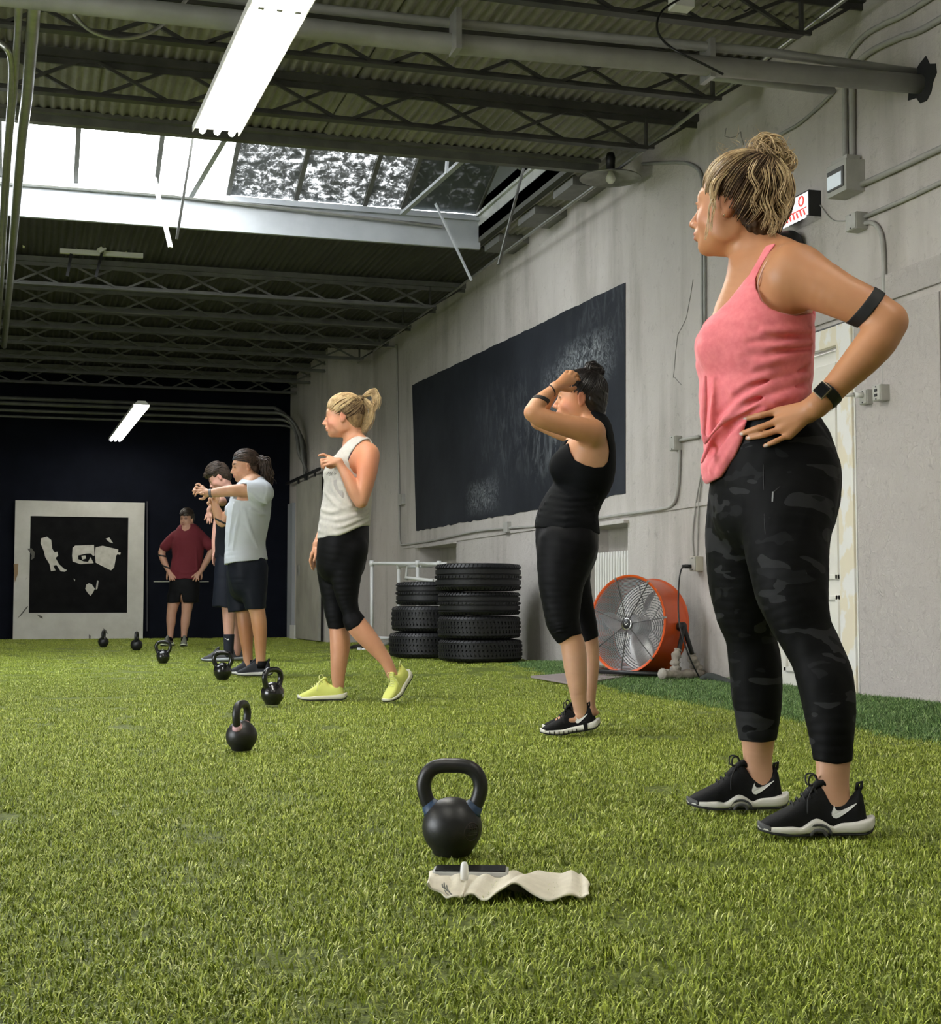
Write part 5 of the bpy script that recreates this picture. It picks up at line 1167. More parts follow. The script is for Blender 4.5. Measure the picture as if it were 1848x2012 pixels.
    if logo is not None:
        for q in logo_sides:
            mb = MB(); vs = []
            def wid(x, z):
                i = int(np.clip(np.searchsorted(uxs, x), 1, len(uxs)-1)); u0 = U[i]; z0, z1, nar = u0[3], u0[4], u0[5]; t = np.clip((z-(z0+z1)/2)/((z1-z0)/2), -.98, .98); ca = (1-abs(t)**2.6)**(1/2.6); return u0[1], u0[2]*ca*(1-(1-nar)*(z-z0)/(z1-z0))
            X0, X1, Z0, Z1 = (-.022, -.088, .040, .080) 
            n_ = len(SWOOSH); P = []
            for (u, v) in SWOOSH:
                x = X0+(X1-X0)*u; z = Z0+(Z1-Z0)*v; zc_ = min(z, isec(up_top, x)[0]-.012); yc, w_ = wid(x, zc_); P.append((x, yc+q*(w_+.0018), z))
            m_ = len(P); mb.add(P+[(p[0], p[1]-q*.004, p[2]) for p in P], [tuple(range(m_)), tuple(range(m_, 2*m_))[::-1]]+[(i, (i+1) % m_, m_+(i+1) % m_, m_+i) for i in range(m_)]); B(mb, 'side_mark', logo, up, False)
    return up
# ================================================================ PERSON: woman in pink top
mat_lace = M('black_lace', (.012, .012, .012), .7); mat_sole_w = M('white_foam_sole', (.72, .70, .65), .5); mat_upper = M('black_knit_upper', (.006, .006, .007), .75, spec=.25, bmp=(300, .5, .001)); mat_outs = M('black_outsole', (.012, .012, .012), .6); mat_mark = M('white_print', (.78, .78, .76), .45)
mat_blk_fabric = M('black_stretch_fabric', (.0045, .0045, .0055), .6, spec=.12, bmp=(40, .15, .003))
def pink_woman():
    F = Fig('woman in a pink tank top and black camouflage leggings, hand on hip, nearest the camera', 3.85, 1540, 1620); R = F.root; h = .0036
    arm = F.T([(1556, 548, -.15, 56), (1600, 557, -.18, 52), (1650, 581, -.215, 45), (1705, 606, -.245, 41), (1742, 630, -.26, 38)])
    fore = F.T([(1744, 634, -.26, 37), (1724, 668, -.262, 39), (1690, 708, -.255, 35), (1655, 745, -.245, 28.5), (1626, 776, -.235, 25), (1604, 797, -.225, 25)])
    nearleg = F.edges([(930, 1475, 1647, -.08, .95), (1000, 1458, 1637, -.10, .95), (1054, 1463, 1625, -.115), (1100, 1472, 1624, -.13), (1150, 1484, 1623, -.145), (1195, 1501, 1626, -.16), (1240, 1523, 1636, -.17), (1289, 1551, 1658, -.185), (1330, 1566, 1671, -.20), (1380, 1579, 1677, -.21), (1430, 1590, 1674, -.225), (1490, 1602, 1670, -.24, .8), (1540, 1604, 1667, -.245, .66), (1590, 1606, 1672, -.25, .62)])
    farleg = F.edges([(930, 1402, 1560, .09, .95), (1000, 1392, 1552, .10, .95), (1054, 1389, 1545, .11), (1100, 1391, 1538, .125), (1150, 1397, 1532, .14), (1200, 1409, 1527, .155), (1250, 1428, 1522, .165), (1290, 1434, 1529, .175), (1336, 1438, 1533, .185), (1383, 1444, 1531, .19), (1430, 1452, 1525, .195), (1460, 1457, 1520, .198, .8), (1500, 1461, 1516, .2, .66), (1545, 1465, 1521, .2, .62)])
    torso = [(545, 1462, 1588, .03, 1.7), (580, 1438, 1594, .03, 1.65), (630, 1408, 1594, .02, 1.45), (690, 1392, 1590, .01, 1.3), (750, 1398, 1586, .01, 1.2), (800, 1404, 1584, .01, 1.25), (850, 1406, 1606, .01, 1.3), (900, 1403, 1634, .01, 1.25), (950, 1400, 1646, .01, 1.15), (990, 1400, 1640, .01, 1.05)]
    H = Head(F.J(1447, 407, .02), (-.848, .53, .10), (.08, -.04, 1), 1.12)
    def upper(L, infl=0.0):
        L.tube(F.edges(torso), .03, infl=infl, n=3)
        L.ell(F.J(1420, 680, -.065), (F.m(46), .060, F.m(52)), k=.035, infl=infl); L.ell(F.J(1412, 684, .085), (F.m(44), .060, F.m(50)), k=.035, infl=infl)
        L.tube(F.T([(1556, 545, -.135, 52), (1530, 540, -.05, 52), (1515, 545, .06, 52), (1500, 552, .18, 48)]), .045, infl=infl)
        L.tube(F.T([(1525, 500, -.04, 34), (1548, 516, -.10, 40)]), .04, infl=infl)
    skin = F.layer(1335, 250, 1800, 1610, -.42, .42, h)
    upper(skin)
    skin.tube(nearleg, .02); skin.tube(farleg, .02)
    skin.tube(F.T([(1478, 455, .01, 47), (1480, 500, .0, 49), (1488, 540, .0, 58), (1500, 575, .01, 66)]), .03)
    skin.tube(arm, .03); skin.tube(fore, .015)
    skin.ell(F.J(1566, 536, -.155), (F.m(54), .055, F.m(52)), k=.03)
    skin.tube(F.T([(1500, 552, .19, 46), (1482, 610, .27, 38), (1475, 690, .34, 34), (1468, 740, .30, 31), (1462, 800, .22, 22)]), .025)     # far arm, on the other hip
    skin.tube(F.T([(1476, 545, -.03, 44), (1466, 590, -.02, 52), (1462, 625, -.01, 62)]), .03)
    H.sculpt(skin)
    for (x, y, d) in ((1640, 1590, -.25), (1500, 1545, .2)): skin.ell(F.J(x-22, y+32, d), (.085, .024, .018), k=.02)
    # near hand spread on the hip
    hipL = F.layer(1380, 740, 1670, 960, -.35, .3, .006); hipL.tube(F.edges(torso), .03, infl=.010)
    S = lambda x, y, o: onsurf(F, hipL, x, y, o, -.15)
    wr = F.J(1606, 796, -.222)
    kn = [S(1526, 809, .012), S(1527, 827, .013), S(1535, 843, .012), S(1549, 855, .010)]
    md = [S(1494, 816, .012), S(1488, 842, .012), S(1499, 854, .012), S(1523, 867, .011)]
    tp = [S(1460, 824, .008), S(1453, 853, .008), S(1468, 861, .008), S(1502, 876, .008)]
    hand(skin, wr, S(1562, 825, .014), kn, tp, md, [F.J(1597, 806, -.20), F.J(1588, 800, -.15), F.J(1592, 788, -.10)], r=.0082, palm_r=.0145, k=.008, wr=.022)
    skin.tube([[*S(1556, 812, .012), .013, 1], [*S(1590, 822, .012), .013, 1], [*wr, .02, 1]], .012)
    nails = [(onsurf(F, skin, x, y, .0, -.2), (.0052, .006, .0042), None, (.78, .66, .62), .25) for x, y in ((1462, 824), (1455, 853), (1470, 861), (1504, 876))]
    sk = (.58, .275, .135)
    T = H.tints(sk, (.48, .17, .13), (.20, .12, .07), blush=(.62, .27, .17, .5)) + nails
    T += [(F.J(1640, 1530, -.24), (.12, .12, .14), None, (.60, .34, .22), .4), (F.J(1490, 1500, .2), (.10, .12, .12), None, (.60, .34, .22), .4)]
    body = skin.build('body', mat_skin, R, (sk, T))
    # tank top
    top = F.layer(1335, 450, 1640, 960, -.36, .36, .0034); 
    upper(top, .007)
    top.tube(F.edges([(640, 1390, 1594, 0, 1.3), (690, 1367, 1594, 0, 1.2), (740, 1373, 1589, 0, 1.15), (800, 1374, 1585, 0, 1.15), (850, 1372, 1580, 0, 1.15), (890, 1366, 1520, 0, 1.35), (918, 1370, 1470, .0, 1.6), (940, 1384, 1445, .0, 2.0)]), .02)
    top.ripple(.0012, 45, 3, stretch=(.6, .6, 1.1))
    top.prism(F.poly([(1507, 478), (1481, 523), (1458, 556), (1433, 588), (1409, 611), (1320, 650), (1320, 400), (1500, 400)], -.1), -1, 1)
    top.prism(F.poly([(1530, 470), (1501, 512), (1485, 548), (1484, 570), (1491, 595), (1509, 613), (1533, 622), (1558, 624), (1583, 617), (1600, 609), (1720, 600), (1720, 400), (1540, 400)], -.13), -1, -.03)
    top.prism(F.poly([(1560, 470), (1501, 512), (1485, 548), (1484, 570), (1491, 595), (1509, 613), (1533, 622), (1558, 624), (1583, 617), (1600, 609), (1720, 600), (1720, 400), (1400, 400), (1440, 520)], .13), .11, 1)
    top.prism(F.poly([(1760, 765), (1600, 772), (1582, 782), (1560, 796), (1535, 806), (1500, 812), (1468, 822), (1460, 842), (1456, 868), (1444, 900), (1424, 934), (1404, 944), (1382, 937), (1366, 922), (1330, 930), (1330, 1000), (1760, 1000)], -.12), -1, 1, k=.012)
    top.prism(F.poly([(1470, 400), (1580, 400), (1580, 482), (1470, 482)], -.1), -1, 1)
    folds(F, top, [[(1378, 908), (1402, 860), (1450, 815), (1500, 800)], [(1398, 925), (1422, 880), (1452, 838)], [(1385, 870), (1440, 812), (1520, 785), (1580, 770)], [(1410, 930), (1432, 890), (1450, 860)], [(1400, 840), (1470, 780), (1560, 745), (1588, 738)], [(1440, 770), (1510, 735), (1588, 710)], [(1500, 690), (1550, 678), (1592, 672)], [(1480, 720), (1530, 706), (1590, 692)], [(1500, 650), (1550, 650), (1590, 648)], [(1520, 790), (1555, 775), (1585, 766)], [(1385, 740), (1383, 800), (1381, 860)], [(1403, 780), (1398, 840), (1392, 890)]], r=6.5, k=.016, off=-.001)
    folds(F, top, [[(1388, 915), (1412, 868), (1455, 826)], [(1392, 888), (1430, 838), (1500, 797)], [(1400, 858), (1460, 797), (1575, 757)], [(1410, 815), (1470, 762), (1580, 725)], [(1460, 700), (1520, 692), (1590, 683)], [(1470, 672), (1530, 664), (1590, 660)]], r=4.5, k=.014, mode='sub', off=.0042)
    mp = M('coral_pink_jersey', (.95, .25, .28), .8, var=((.88, .20, .235), 60), bmp=(300, .25, .0008)); mp.node_tree.nodes['Principled BSDF'].inputs['Sheen Weight'].default_value = .2
    tt = top.build('tank_top', mp, R)
    def edge_trim(L, pts, r, name, mat, dd=-.15):
        P = [onsurf(F, L, x, y, .0, dd) for x, y in pts]; MB().tube(smooth_path(P, 4), r, 6).build(name, mat, tt, smooth=True)
    edge_trim(skin, [(1534, 484), (1506, 514), (1491, 548), (1490, 568), (1497, 591), (1513, 607), (1536, 616), (1560, 618), (1582, 612)], .0022, 'inner_strap_edge', M('pale_pink_lining', (.80, .52, .46), .8))
    # leggings
    lg = F.layer(1370, 800, 1700, 1510, -.40, .40, .0038)
    lg.tube(F.edges(torso), .03, infl=.004); lg.tube(nearleg, .015, infl=.0045); lg.tube(farleg, .015, infl=.0045)
    lg.ripple(.0007, 60, 5)
    lg.prism(F.poly([(1300, 700), (1760, 700), (1760, 812), (1600, 812), (1540, 815), (1470, 838), (1300, 840)], 0), -1, 1)
    lg.prism(F.poly([(1330, 1449), (1489, 1456), (1560, 1449), (1560, 1700), (1330, 1700)], .2), .02, 1); lg.prism(F.poly([(1560, 1489), (1636, 1499), (1720, 1489), (1720, 1700), (1560, 1700)], -.24), -1, .02)
    mt, t, b = new_mat('black_camouflage_leggings'); f = tex_noise(t, 6.0, 2.2, .45, stretch=(1, 1, 2.6), dist=.35); f2 = tex_noise(t, 11.0, 2, .4, stretch=(1, 1, 2.2), dist=.3)
    c = ramp(t, f, [(0, (.0022, .0022, .0025)), (.575, (.023, .023, .0245))], 'CONSTANT'); c2 = ramp(t, f2, [(0, (0, 0, 0)), (.63, (1, 1, 1))], 'CONSTANT'); t.links.new(mixc(t, c2, c, (.010, .010, .011)), b.inputs['Base Color']); b.inputs['Roughness'].default_value = .65; b.inputs['Specular IOR Level'].default_value = .15
    L_ = lg.build('leggings', mt, R)
    zp = F.J(1518, 972, -.2); zz = onsurf(F, lg, 1518, 970, .002, -.15)
    MB().bar(onsurf(F, lg, 1518, 966, .003, -.15), onsurf(F, lg, 1517, 986, .003, -.15), .004, .002).build('zip_pull', mat_chrome, L_)
    P = [onsurf(F, lg, x, y, .0008, -.15) for x, y in ((1520, 966), (1545, 945), (1570, 925), (1600, 905))]; MB().tube(smooth_path(P, 4), .0016, 6).build('pocket_zip', mat_black, L_, smooth=True)
    P = [onsurf(F, lg, x, y, .0003, -.15) for x, y in ((1499, 880), (1500, 960), (1502, 1030), (1506, 1090))]; MB().tube(smooth_path(P, 4), .0012, 6).build('seam', mat_black, L_, smooth=True)
    # bands, watch
    band_on(F, R, 'arm_band', M('black_elastic', (.008, .008, .008), .7), arm, F.J(1699, 606, -.24), (.80, 0, -.62), .030, F.J(1620, 680, -.36)-np.array([0, .1, 0]), F.J(1790, 520, -.1)+np.array([0, .1, 0]), .0022)
    wb = band_on(F, R, 'wristwatch', mat_black, fore, F.J(1625, 777, -.235), (.70, .05, .70), .026, F.J(1560, 840, -.3)-np.array([0, .1, 0]), F.J(1690, 700, -.1)+np.array([0, .1, 0]), .0020, .0028)
    def obox(c, f, s_, u, hx, hy, hz, name, mat, par, bev):
        mb = MB().box((-hx, -hy, -hz), (hx, hy, hz)); mb.v = [tuple(np.array(c)+f*v[0]+s_*v[1]+u*v[2]) for v in mb.v]; return mb.build(name, mat, par, bevel=bev, smooth=False)
    fa = F.J(1604, 797, -.225)-F.J(1655, 745, -.245); fa /= np.linalg.norm(fa); nn = np.array([-.22, -1, .28]); nn -= fa*(nn@fa); nn /= np.linalg.norm(nn); s2 = np.cross(nn, fa)
    wc = F.J(1620, 773, -.235)+nn*F.m(29)
    obox(wc, fa, s2, nn, .0185, .0165, .0052, 'watch_case', M('gold_rim_metal', (.55, .45, .33), .3, .9), wb, .004); obox(wc+nn*.003, fa, s2, nn, .0165, .0145, .004, 'watch_face', mat_gloss, wb, .003)
    # hair
    hl = Layer(F.J(1360, 540, 0)+np.array([0, -.2, 0]), F.J(1600, 240, 0)+np.array([0, .25, 0]), .003)
    hl.ell(H.p(-.022, 0, .046), H.R(.096, .080, .084), H.F, .02); hl.ell(H.p(-.050, 0, -.005), H.R(.070, .070, .075), H.F, .03); hl.ell(H.p(-.070, 0, -.05), H.R(.035, .05, .045), H.F, .03)
    hl.ell(F.J(1512, 312, .03), (.045, .045, .036), k=.03)
    hl.box(H.p(.105, 0, -.02), H.R(.062, .2, .098), H.F, k=.02)
    hl.ell(H.p(.02, .09, -.03), H.R(.05, .035, .05), H.F, .01, 'sub')
    hl.ripple(.0016, 260, 8, stretch=(1, 1, .5))
    mdark = hair_mat('dark_hair_roots', (.022, .011, .006), (.10, .055, .027), 50, .55, .2); mbl = hair_mat('blond_hair', (.30, .19, .085), (.72, .55, .31), 40); mmid = hair_mat('dark_blond_hair', (.12, .07, .032), (.38, .26, .13), 40)
    hb = hl.build('hair', mdark, R)
    bun = (-.078, -.005, .125)
    st = [(.076, -.03, .092), (.078, 0, .096), (.072, .035, .088), (.058, .060, .066), (.042, .076, .042)]
    st1 = [(.05, .076, .025), (.02, .082, .022), (-.01, .086, .02)]
    st2 = [(-.02, .086, .01), (-.045, .078, -.02), (-.065, .062, -.05), (-.085, .035, -.07), (-.095, 0, -.078), (-.085, -.04, -.07), (-.06, -.07, -.03)]
    rad = (.101, .083, .088)
    strands('hair_strands', hair_to(H, st, bun, 330, rad, lift=(.0, .07), seed=1, jit=.010), .0015, mbl, hb)
    strands('hair_strands', hair_to(H, st[2:]+st1[:2], bun, 150, rad, lift=(.0, .07), seed=2, jit=.014), .0014, mmid, hb)
    strands('hair_strands', hair_to(H, st1+st2, bun, 520, (.100, .086, .104), ctr=(-.025, 0, .022), lift=(-.01, .06), seed=3, jit=.012), .0014, mdark, hb)
    strands('hair_strands', hair_to(H, st2, bun, 90, (.100, .087, .105), ctr=(-.025, 0, .022), lift=(.0, .10), seed=4, jit=.014), .0013, mmid, hb)
    bc = F.J(1511, 313, -.005)
    strands('bun', loops(bc, (np.array([.25, -.85, .4]), 0, np.array([0, 0, 1.])), F.m(44), 360, 5, .35, .6, jit=.22), .0017, mbl, hb)
    strands('bun', loops(bc, (np.array([.6, -.6, .5]), 0, np.array([0, 0, 1.])), F.m(40), 170, 6, .3, .6, jit=.2), .0016, mmid, hb)
    cur = []; r_ = np.random.default_rng(9)
    base = [([(1500, 330), (1505, 360), (1498, 395), (1508, 420), (1500, 445)], 7), ([(1520, 330), (1532, 360), (1522, 395), (1535, 420), (1528, 448)], 6), ([(1530, 320), (1545, 345), (1538, 380), (1548, 405), (1540, 425)], 6), ([(1480, 320), (1470, 345), (1482, 372), (1474, 395), (1486, 420)], 5), ([(1545, 350), (1552, 385), (1540, 412)], 6), ([(1510, 340), (1515, 380), (1510, 410), (1520, 440), (1514, 462)], 6), ([(1440, 330), (1420, 350), (1408, 372), (1395, 400), (1392, 430), (1385, 470)], 1.5), ([(1420, 340), (1400, 360), (1398, 385), (1404, 410)], 2.5), ([(1430, 335), (1412, 358), (1404, 392), (1400, 425), (1396, 452)], 1.5)]
    for P, sp in base:
        for k in range(int(5+sp*3.2)):
            o = r_.normal(size=(1, 3))*np.array([.0008*sp, .006+.002*sp, .0008*sp]); ph = r_.uniform(0, 6); Q = [F.J(x, y, -.088 if x > 1450 else -.06)+o[0] for x, y in P]; Q = smooth_path(Q, 6); n = len(Q)
            cur.append([q+np.array([math.sin(i*.5+ph)*.0035, math.cos(i*.45+ph)*.0035, 0])*(i/n) for i, q in enumerate(Q)])
    strands('loose_curl', cur, .0012, mbl, hb)
    fly = []
    for k in range(70):
        a = r_.uniform(0, 6.28); c0 = bc if k < 40 else np.array(H.p(-.01, 0, .08)); R0_ = (.052 if k < 40 else .08)*r_.uniform(.8, 1.05); d = np.array([math.cos(a), r_.uniform(-.6, .3), abs(math.sin(a))]); p0 = c0+d*R0_; w_ = r_.normal(size=3)*.012; fly.append([p0+d*t*.022+w_*t*t+np.array([math.sin(t*4+a), 0, math.cos(t*3)])*.003 for t in np.linspace(0, 1, 8)])
    strands('flyaway_hair', fly, .0006, mbl, hb)
    MB().lathe([(.0005, -.003), (.003, 0), (.0005, .003)], 8, tuple(H.p(-.008, .088, -.040))).build('earring', mat_chrome, R)
    # shoes
    mats = [mat_upper, mat_sole_w, mat_lace, mat_outs]
    p = F.J(1611, 1645, -.25); shoe(R, (p[0], -.25, .014), math.pi-.02, .285, mats, 1, arch=True, logo=mat_mark)
    p = F.J(1457, 1595, .2); shoe(R, (p[0], .2, .014), math.pi+.03, .280, mats, -1, arch=True, logo=mat_mark)
    return F
pink_woman()
# ================================================================ PERSON: woman in black tank top, hands on her head
def black_woman():
    F = Fig('woman in a black tank top and black capri leggings holding her head with both hands', 6.4, 1130, 1440); R = F.root; h = .0040
    mf = mat_blk_fabric
    torso = [(846, 1122, 1192, .02, 1.7), (870, 1116, 1204, .02, 1.75), (900, 1096, 1208, .02, 1.45), (930, 1086, 1205, .02, 1.25), (960, 1093, 1192, .02, 1.25), (990, 1074, 1179, .02, 1.2), (1020, 1056, 1170, .02, 1.25), (1050, 1053, 1173, .02, 1.3), (1080, 1055, 1172, .02, 1.3), (1105, 1056, 1162, .02, 1.2)]
    near = F.edges([(1070, 1057, 1172, -.06, .95), (1105, 1056, 1160, -.07, .95), (1140, 1059, 1147, -.08), (1177, 1065, 1140, -.085), (1213, 1072, 1137, -.09), (1235, 1080, 1141, -.09), (1257, 1096, 1147, -.09), (1275, 1102, 1151, -.09), (1309, 1107, 1153, -.09), (1345, 1115, 1153, -.09), (1375, 1122, 1152, -.09, .8), (1400, 1127, 1155, -.085, .75)])
    farl = F.edges([(1070, 1075, 1172, .09, .95), (1130, 1090, 1158, .10), (1177, 1110, 1163, .10), (1213, 1125, 1168, .10), (1240, 1133, 1173, .10), (1265, 1140, 1176, .10), (1300, 1146, 1177, .10), (1335, 1146, 1174, .10), (1365, 1146, 1170, .10), (1390, 1148, 1169, .10, .8)])
    arm = F.T([(1160, 850, -.16, 26), (1136, 842, -.19, 24), (1100, 833, -.22, 21), (1066, 822, -.24, 20), (1048, 812, -.245, 18)])
    fore = F.T([(1047, 809, -.245, 17), (1055, 795, -.24, 16), (1068, 781, -.23, 13.5), (1082, 769, -.215, 10.5), (1090, 762, -.205, 9.5)])
    fa = F.T([(1150, 852, .19, 24), (1110, 848, .24, 20), (1068, 832, .27, 17), (1058, 828, .27, 15)])
    ff = F.T([(1057, 828, .27, 15), (1068, 800, .24, 13), (1088, 770, .19, 10), (1098, 758, .17, 10)])
    H = Head(F.J(1139, 783, .0), (-.985, .10, .04), (.0, 0, 1), 1.0)
    def upper(L, infl=0.0):
        L.tube(F.edges(torso), .03, infl=infl); L.ell(F.J(1110, 917, -.06), (F.m(29), .062, F.m(31)), k=.03, infl=infl); L.ell(F.J(1110, 917, .10), (F.m(28), .062, F.m(30)), k=.03, infl=infl)
        L.tube(F.T([(1166, 848, -.12, 24), (1168, 838, .02, 26), (1160, 848, .16, 24)]), .04, infl=infl)
    L = F.layer(1020, 700, 1225, 1440, -.42, .42, h)
    upper(L); L.tube(near, .02); L.tube(farl, .02); L.tube(F.T([(1150, 800, .01, 24), (1156, 822, .01, 25), (1160, 845, .01, 30)]), .03)
    L.tube(arm, .03); L.tube(fore, .012); L.tube(fa, .03); L.tube(ff, .012); H.sculpt(L, smile=1)
    P = lambda x, y, d: F.J(x, y, d)
    hand(L, P(1090, 762, -.205), P(1105, 752, -.17), [P(1107, 739, -.155), P(1115, 740, -.15), P(1122, 744, -.145), P(1126, 750, -.14)], [P(1122, 732, -.09), P(1130, 735, -.09), P(1136, 740, -.085), P(1138, 747, -.09)], [P(1113, 731, -.125), P(1123, 731, -.12), P(1131, 735, -.115), P(1134, 744, -.12)], [P(1103, 762, -.18), P(1117, 766, -.15), P(1130, 762, -.115)], r=.0085, palm_r=.014)
    hand(L, P(1098, 758, .17), P(1108, 750, .14), [P(1106, 740, .12), P(1112, 738, .11), P(1118, 738, .10), P(1124, 742, .09)], [P(1116, 731, .05), P(1124, 730, .05), P(1130, 731, .05), P(1136, 735, .05)], [P(1110, 733, .09), P(1117, 731, .085), P(1124, 731, .08), P(1130, 735, .075)], [P(1104, 762, .14), P(1114, 766, .10), P(1122, 762, .08)], r=.008, palm_r=.014)
    for x, y, d in ((1139, 1405, -.085), (1157, 1390, .10)): L.ell(F.J(x-14, y+10, d), (.075, .026, .024), k=.02)
    sk = (.54, .265, .135); T = H.tints(sk, (.48, .16, .12), (.03, .02, .015), blush=(.60, .22, .15, .5)); T += [(F.J(1140, 1330, 0), (.2, .3, .2), None, (.60, .35, .23), .3), (F.J(1180, 905, 0), (.1, .3, .09), None, (.58, .32, .19), .4)]
    L.build('body', mat_skin, R, (sk, T))
    t = F.layer(1040, 790, 1225, 1070, -.36, .36, .0044); upper(t, .006)
    t.tube(F.edges([(985, 1072, 1182, .02, 1.2), (1010, 1059, 1174, .02, 1.2), (1038, 1053, 1174, .02, 1.3), (1046, 1054, 1175, .02, 1.3)]), .01, infl=.006)
    arm_ = [(1119, 866), (1121, 885), (1130, 903), (1148, 913), (1168, 918), (1186, 916), (1196, 905), (1199, 885), (1196, 866), (1187, 848), (1176, 832), (1160, 800), (1080, 790), (1060, 866), (1085, 880)]
    t.prism(F.poly(arm_, -.16), -1, -.055); t.prism(F.poly(arm_, .16), .095, 1)
    t.prism(F.poly([(1118, 866), (1135, 870), (1165, 850), (1172, 830), (1150, 780), (1060, 800), (1060, 866)], 0), -.06, .10)
    t.prism(F.poly([(1000, 1036), (1052, 1037), (1110, 1046), (1176, 1050), (1230, 1050), (1230, 1200), (1000, 1200)], 0), -1, 1)
    folds(F, t, [[(1062, 1000), (1110, 1006), (1165, 1000)], [(1058, 1012), (1110, 1020), (1168, 1012)], [(1070, 988), (1120, 994), (1174, 990)], [(1055, 1028), (1110, 1034), (1168, 1026)], [(1082, 975), (1120, 980), (1170, 975)]], r=3.2, k=.012)
    t.build('tank_top', M('black_ribbed_cotton', (.0045, .005, .006), .8, spec=.12, bmp=(60, .2, .003)), R)
    g = F.layer(1040, 1020, 1225, 1275, -.36, .36, .0048); g.tube(F.edges(torso[6:]), .03, infl=.004); g.tube(near, .012, infl=.0045); g.tube(farl, .012, infl=.0045); g.ripple(.0006, 60, 2)
    g.prism(F.poly([(1000, 900), (1260, 900), (1260, 1036), (1000, 1030)], 0), -1, 1); g.prism(F.poly([(1080, 1270), (1100, 1264), (1120, 1250), (1147, 1244), (1160, 1300), (1090, 1320)], -.09), -1, .01, k=.003); g.prism(F.poly([(1120, 1268), (1152, 1260), (1178, 1249), (1200, 1300), (1120, 1330)], .1), .01, 1, k=.003)
    g.box(F.J(1130, 1300, -.1), (.3, .11, F.m(27)), (np.array([1., 0, 0]), np.array([0, 1., 0]), np.array([0, 0, 1.])))
    for yy in (1232, 1240, 1225): folds(F, g, [[(1080, yy+5), (1105, yy), (1138, yy-6)]], r=2.0, k=.006, mode='add', dd=-.14)
    g.build('leggings', mf, R)
    ax = F.J(1090, 762, -.205)-F.J(1055, 795, -.24); 
    band_on(F, R, 'arm_band', M('black_elastic_band', (.010, .008, .008), .7), fore, F.J(1063, 786, -.235), ax+np.array([-.03, 0, .06]), .018, F.J(1030, 830, 0)-np.array([0, .4, 0]), F.J(1110, 740, -.1), .0028)
    band_on(F, R, 'wrist_cord', M('brown_hair_tie', (.02, .01, .008), .7), fore, F.J(1084, 768, -.21), ax+np.array([.03, 0, -.02]), .006, F.J(1030, 830, 0)-np.array([0, .4, 0]), F.J(1110, 740, -.1), .0022, .003)
    hl = Layer(F.J(1090, 840, 0)-np.array([0, .17, 0]), F.J(1210, 705, 0)+np.array([0, .17, 0]), .0036)
    hl.ell(H.p(-.020, 0, .042), H.R(.100, .082, .088), H.F, .02); hl.ell(H.p(-.055, 0, -.015), H.R(.062, .068, .075), H.F, .03); hl.ell(H.p(-.075, 0, -.06), H.R(.030, .045, .035), H.F, .03); hl.ell(F.J(1164, 731, 0), (.035, .035, .038), k=.025)
    hl.box(H.p(.105, 0, -.045), H.R(.065, .2, .09), H.F, k=.02); hl.ell(H.p(.01, .09, -.03), H.R(.04, .035, .04), H.F, .01, 'sub'); hl.ell(H.p(.01, -.09, -.03), H.R(.04, .035, .04), H.F, .01, 'sub'); hl.ripple(.0014, 230, 3, stretch=(1, 1, .5))
    mh = hair_mat('black_hair', (.006, .005, .005), (.022, .016, .014), 60, .35); hb = hl.build('hair', mh, R)
    st = [(.085, 0, .07), (.075, .05, .05), (.03, .078, .03), (-.02, .085, .01), (-.06, .065, -.05), (-.09, .02, -.07), (-.09, -.03, -.07), (-.05, -.075, -.02), (.03, -.078, .03), (.08, -.04, .06)]
    strands('hair_strands', hair_to(H, st, (-.060, 0, .115), 260, (.101, .083, .088), lift=(0, .03), seed=11), .0017, mh, hb)
    strands('bun', loops(F.J(1165, 729, 0), (np.array([.2, -.8, .5]), 0, np.array([0, 0, 1.])), .042, 200, 5, .4, .7), .0026, mh, hb)
    mats = [mat_upper, mat_sole_w, mat_lace, mat_outs]
    p = F.J(1124, 1445, -.085); shoe(R, (p[0], -.085, .012), math.pi, .262, mats, 1, pitch=.16, flex=True, logo=mat_mark)
    p = F.J(1127, 1425, .10); shoe(R, (p[0], .10, .012), math.pi+.05, .262, mats, -1, pitch=.10, flex=True, logo=mat_mark)
black_woman()
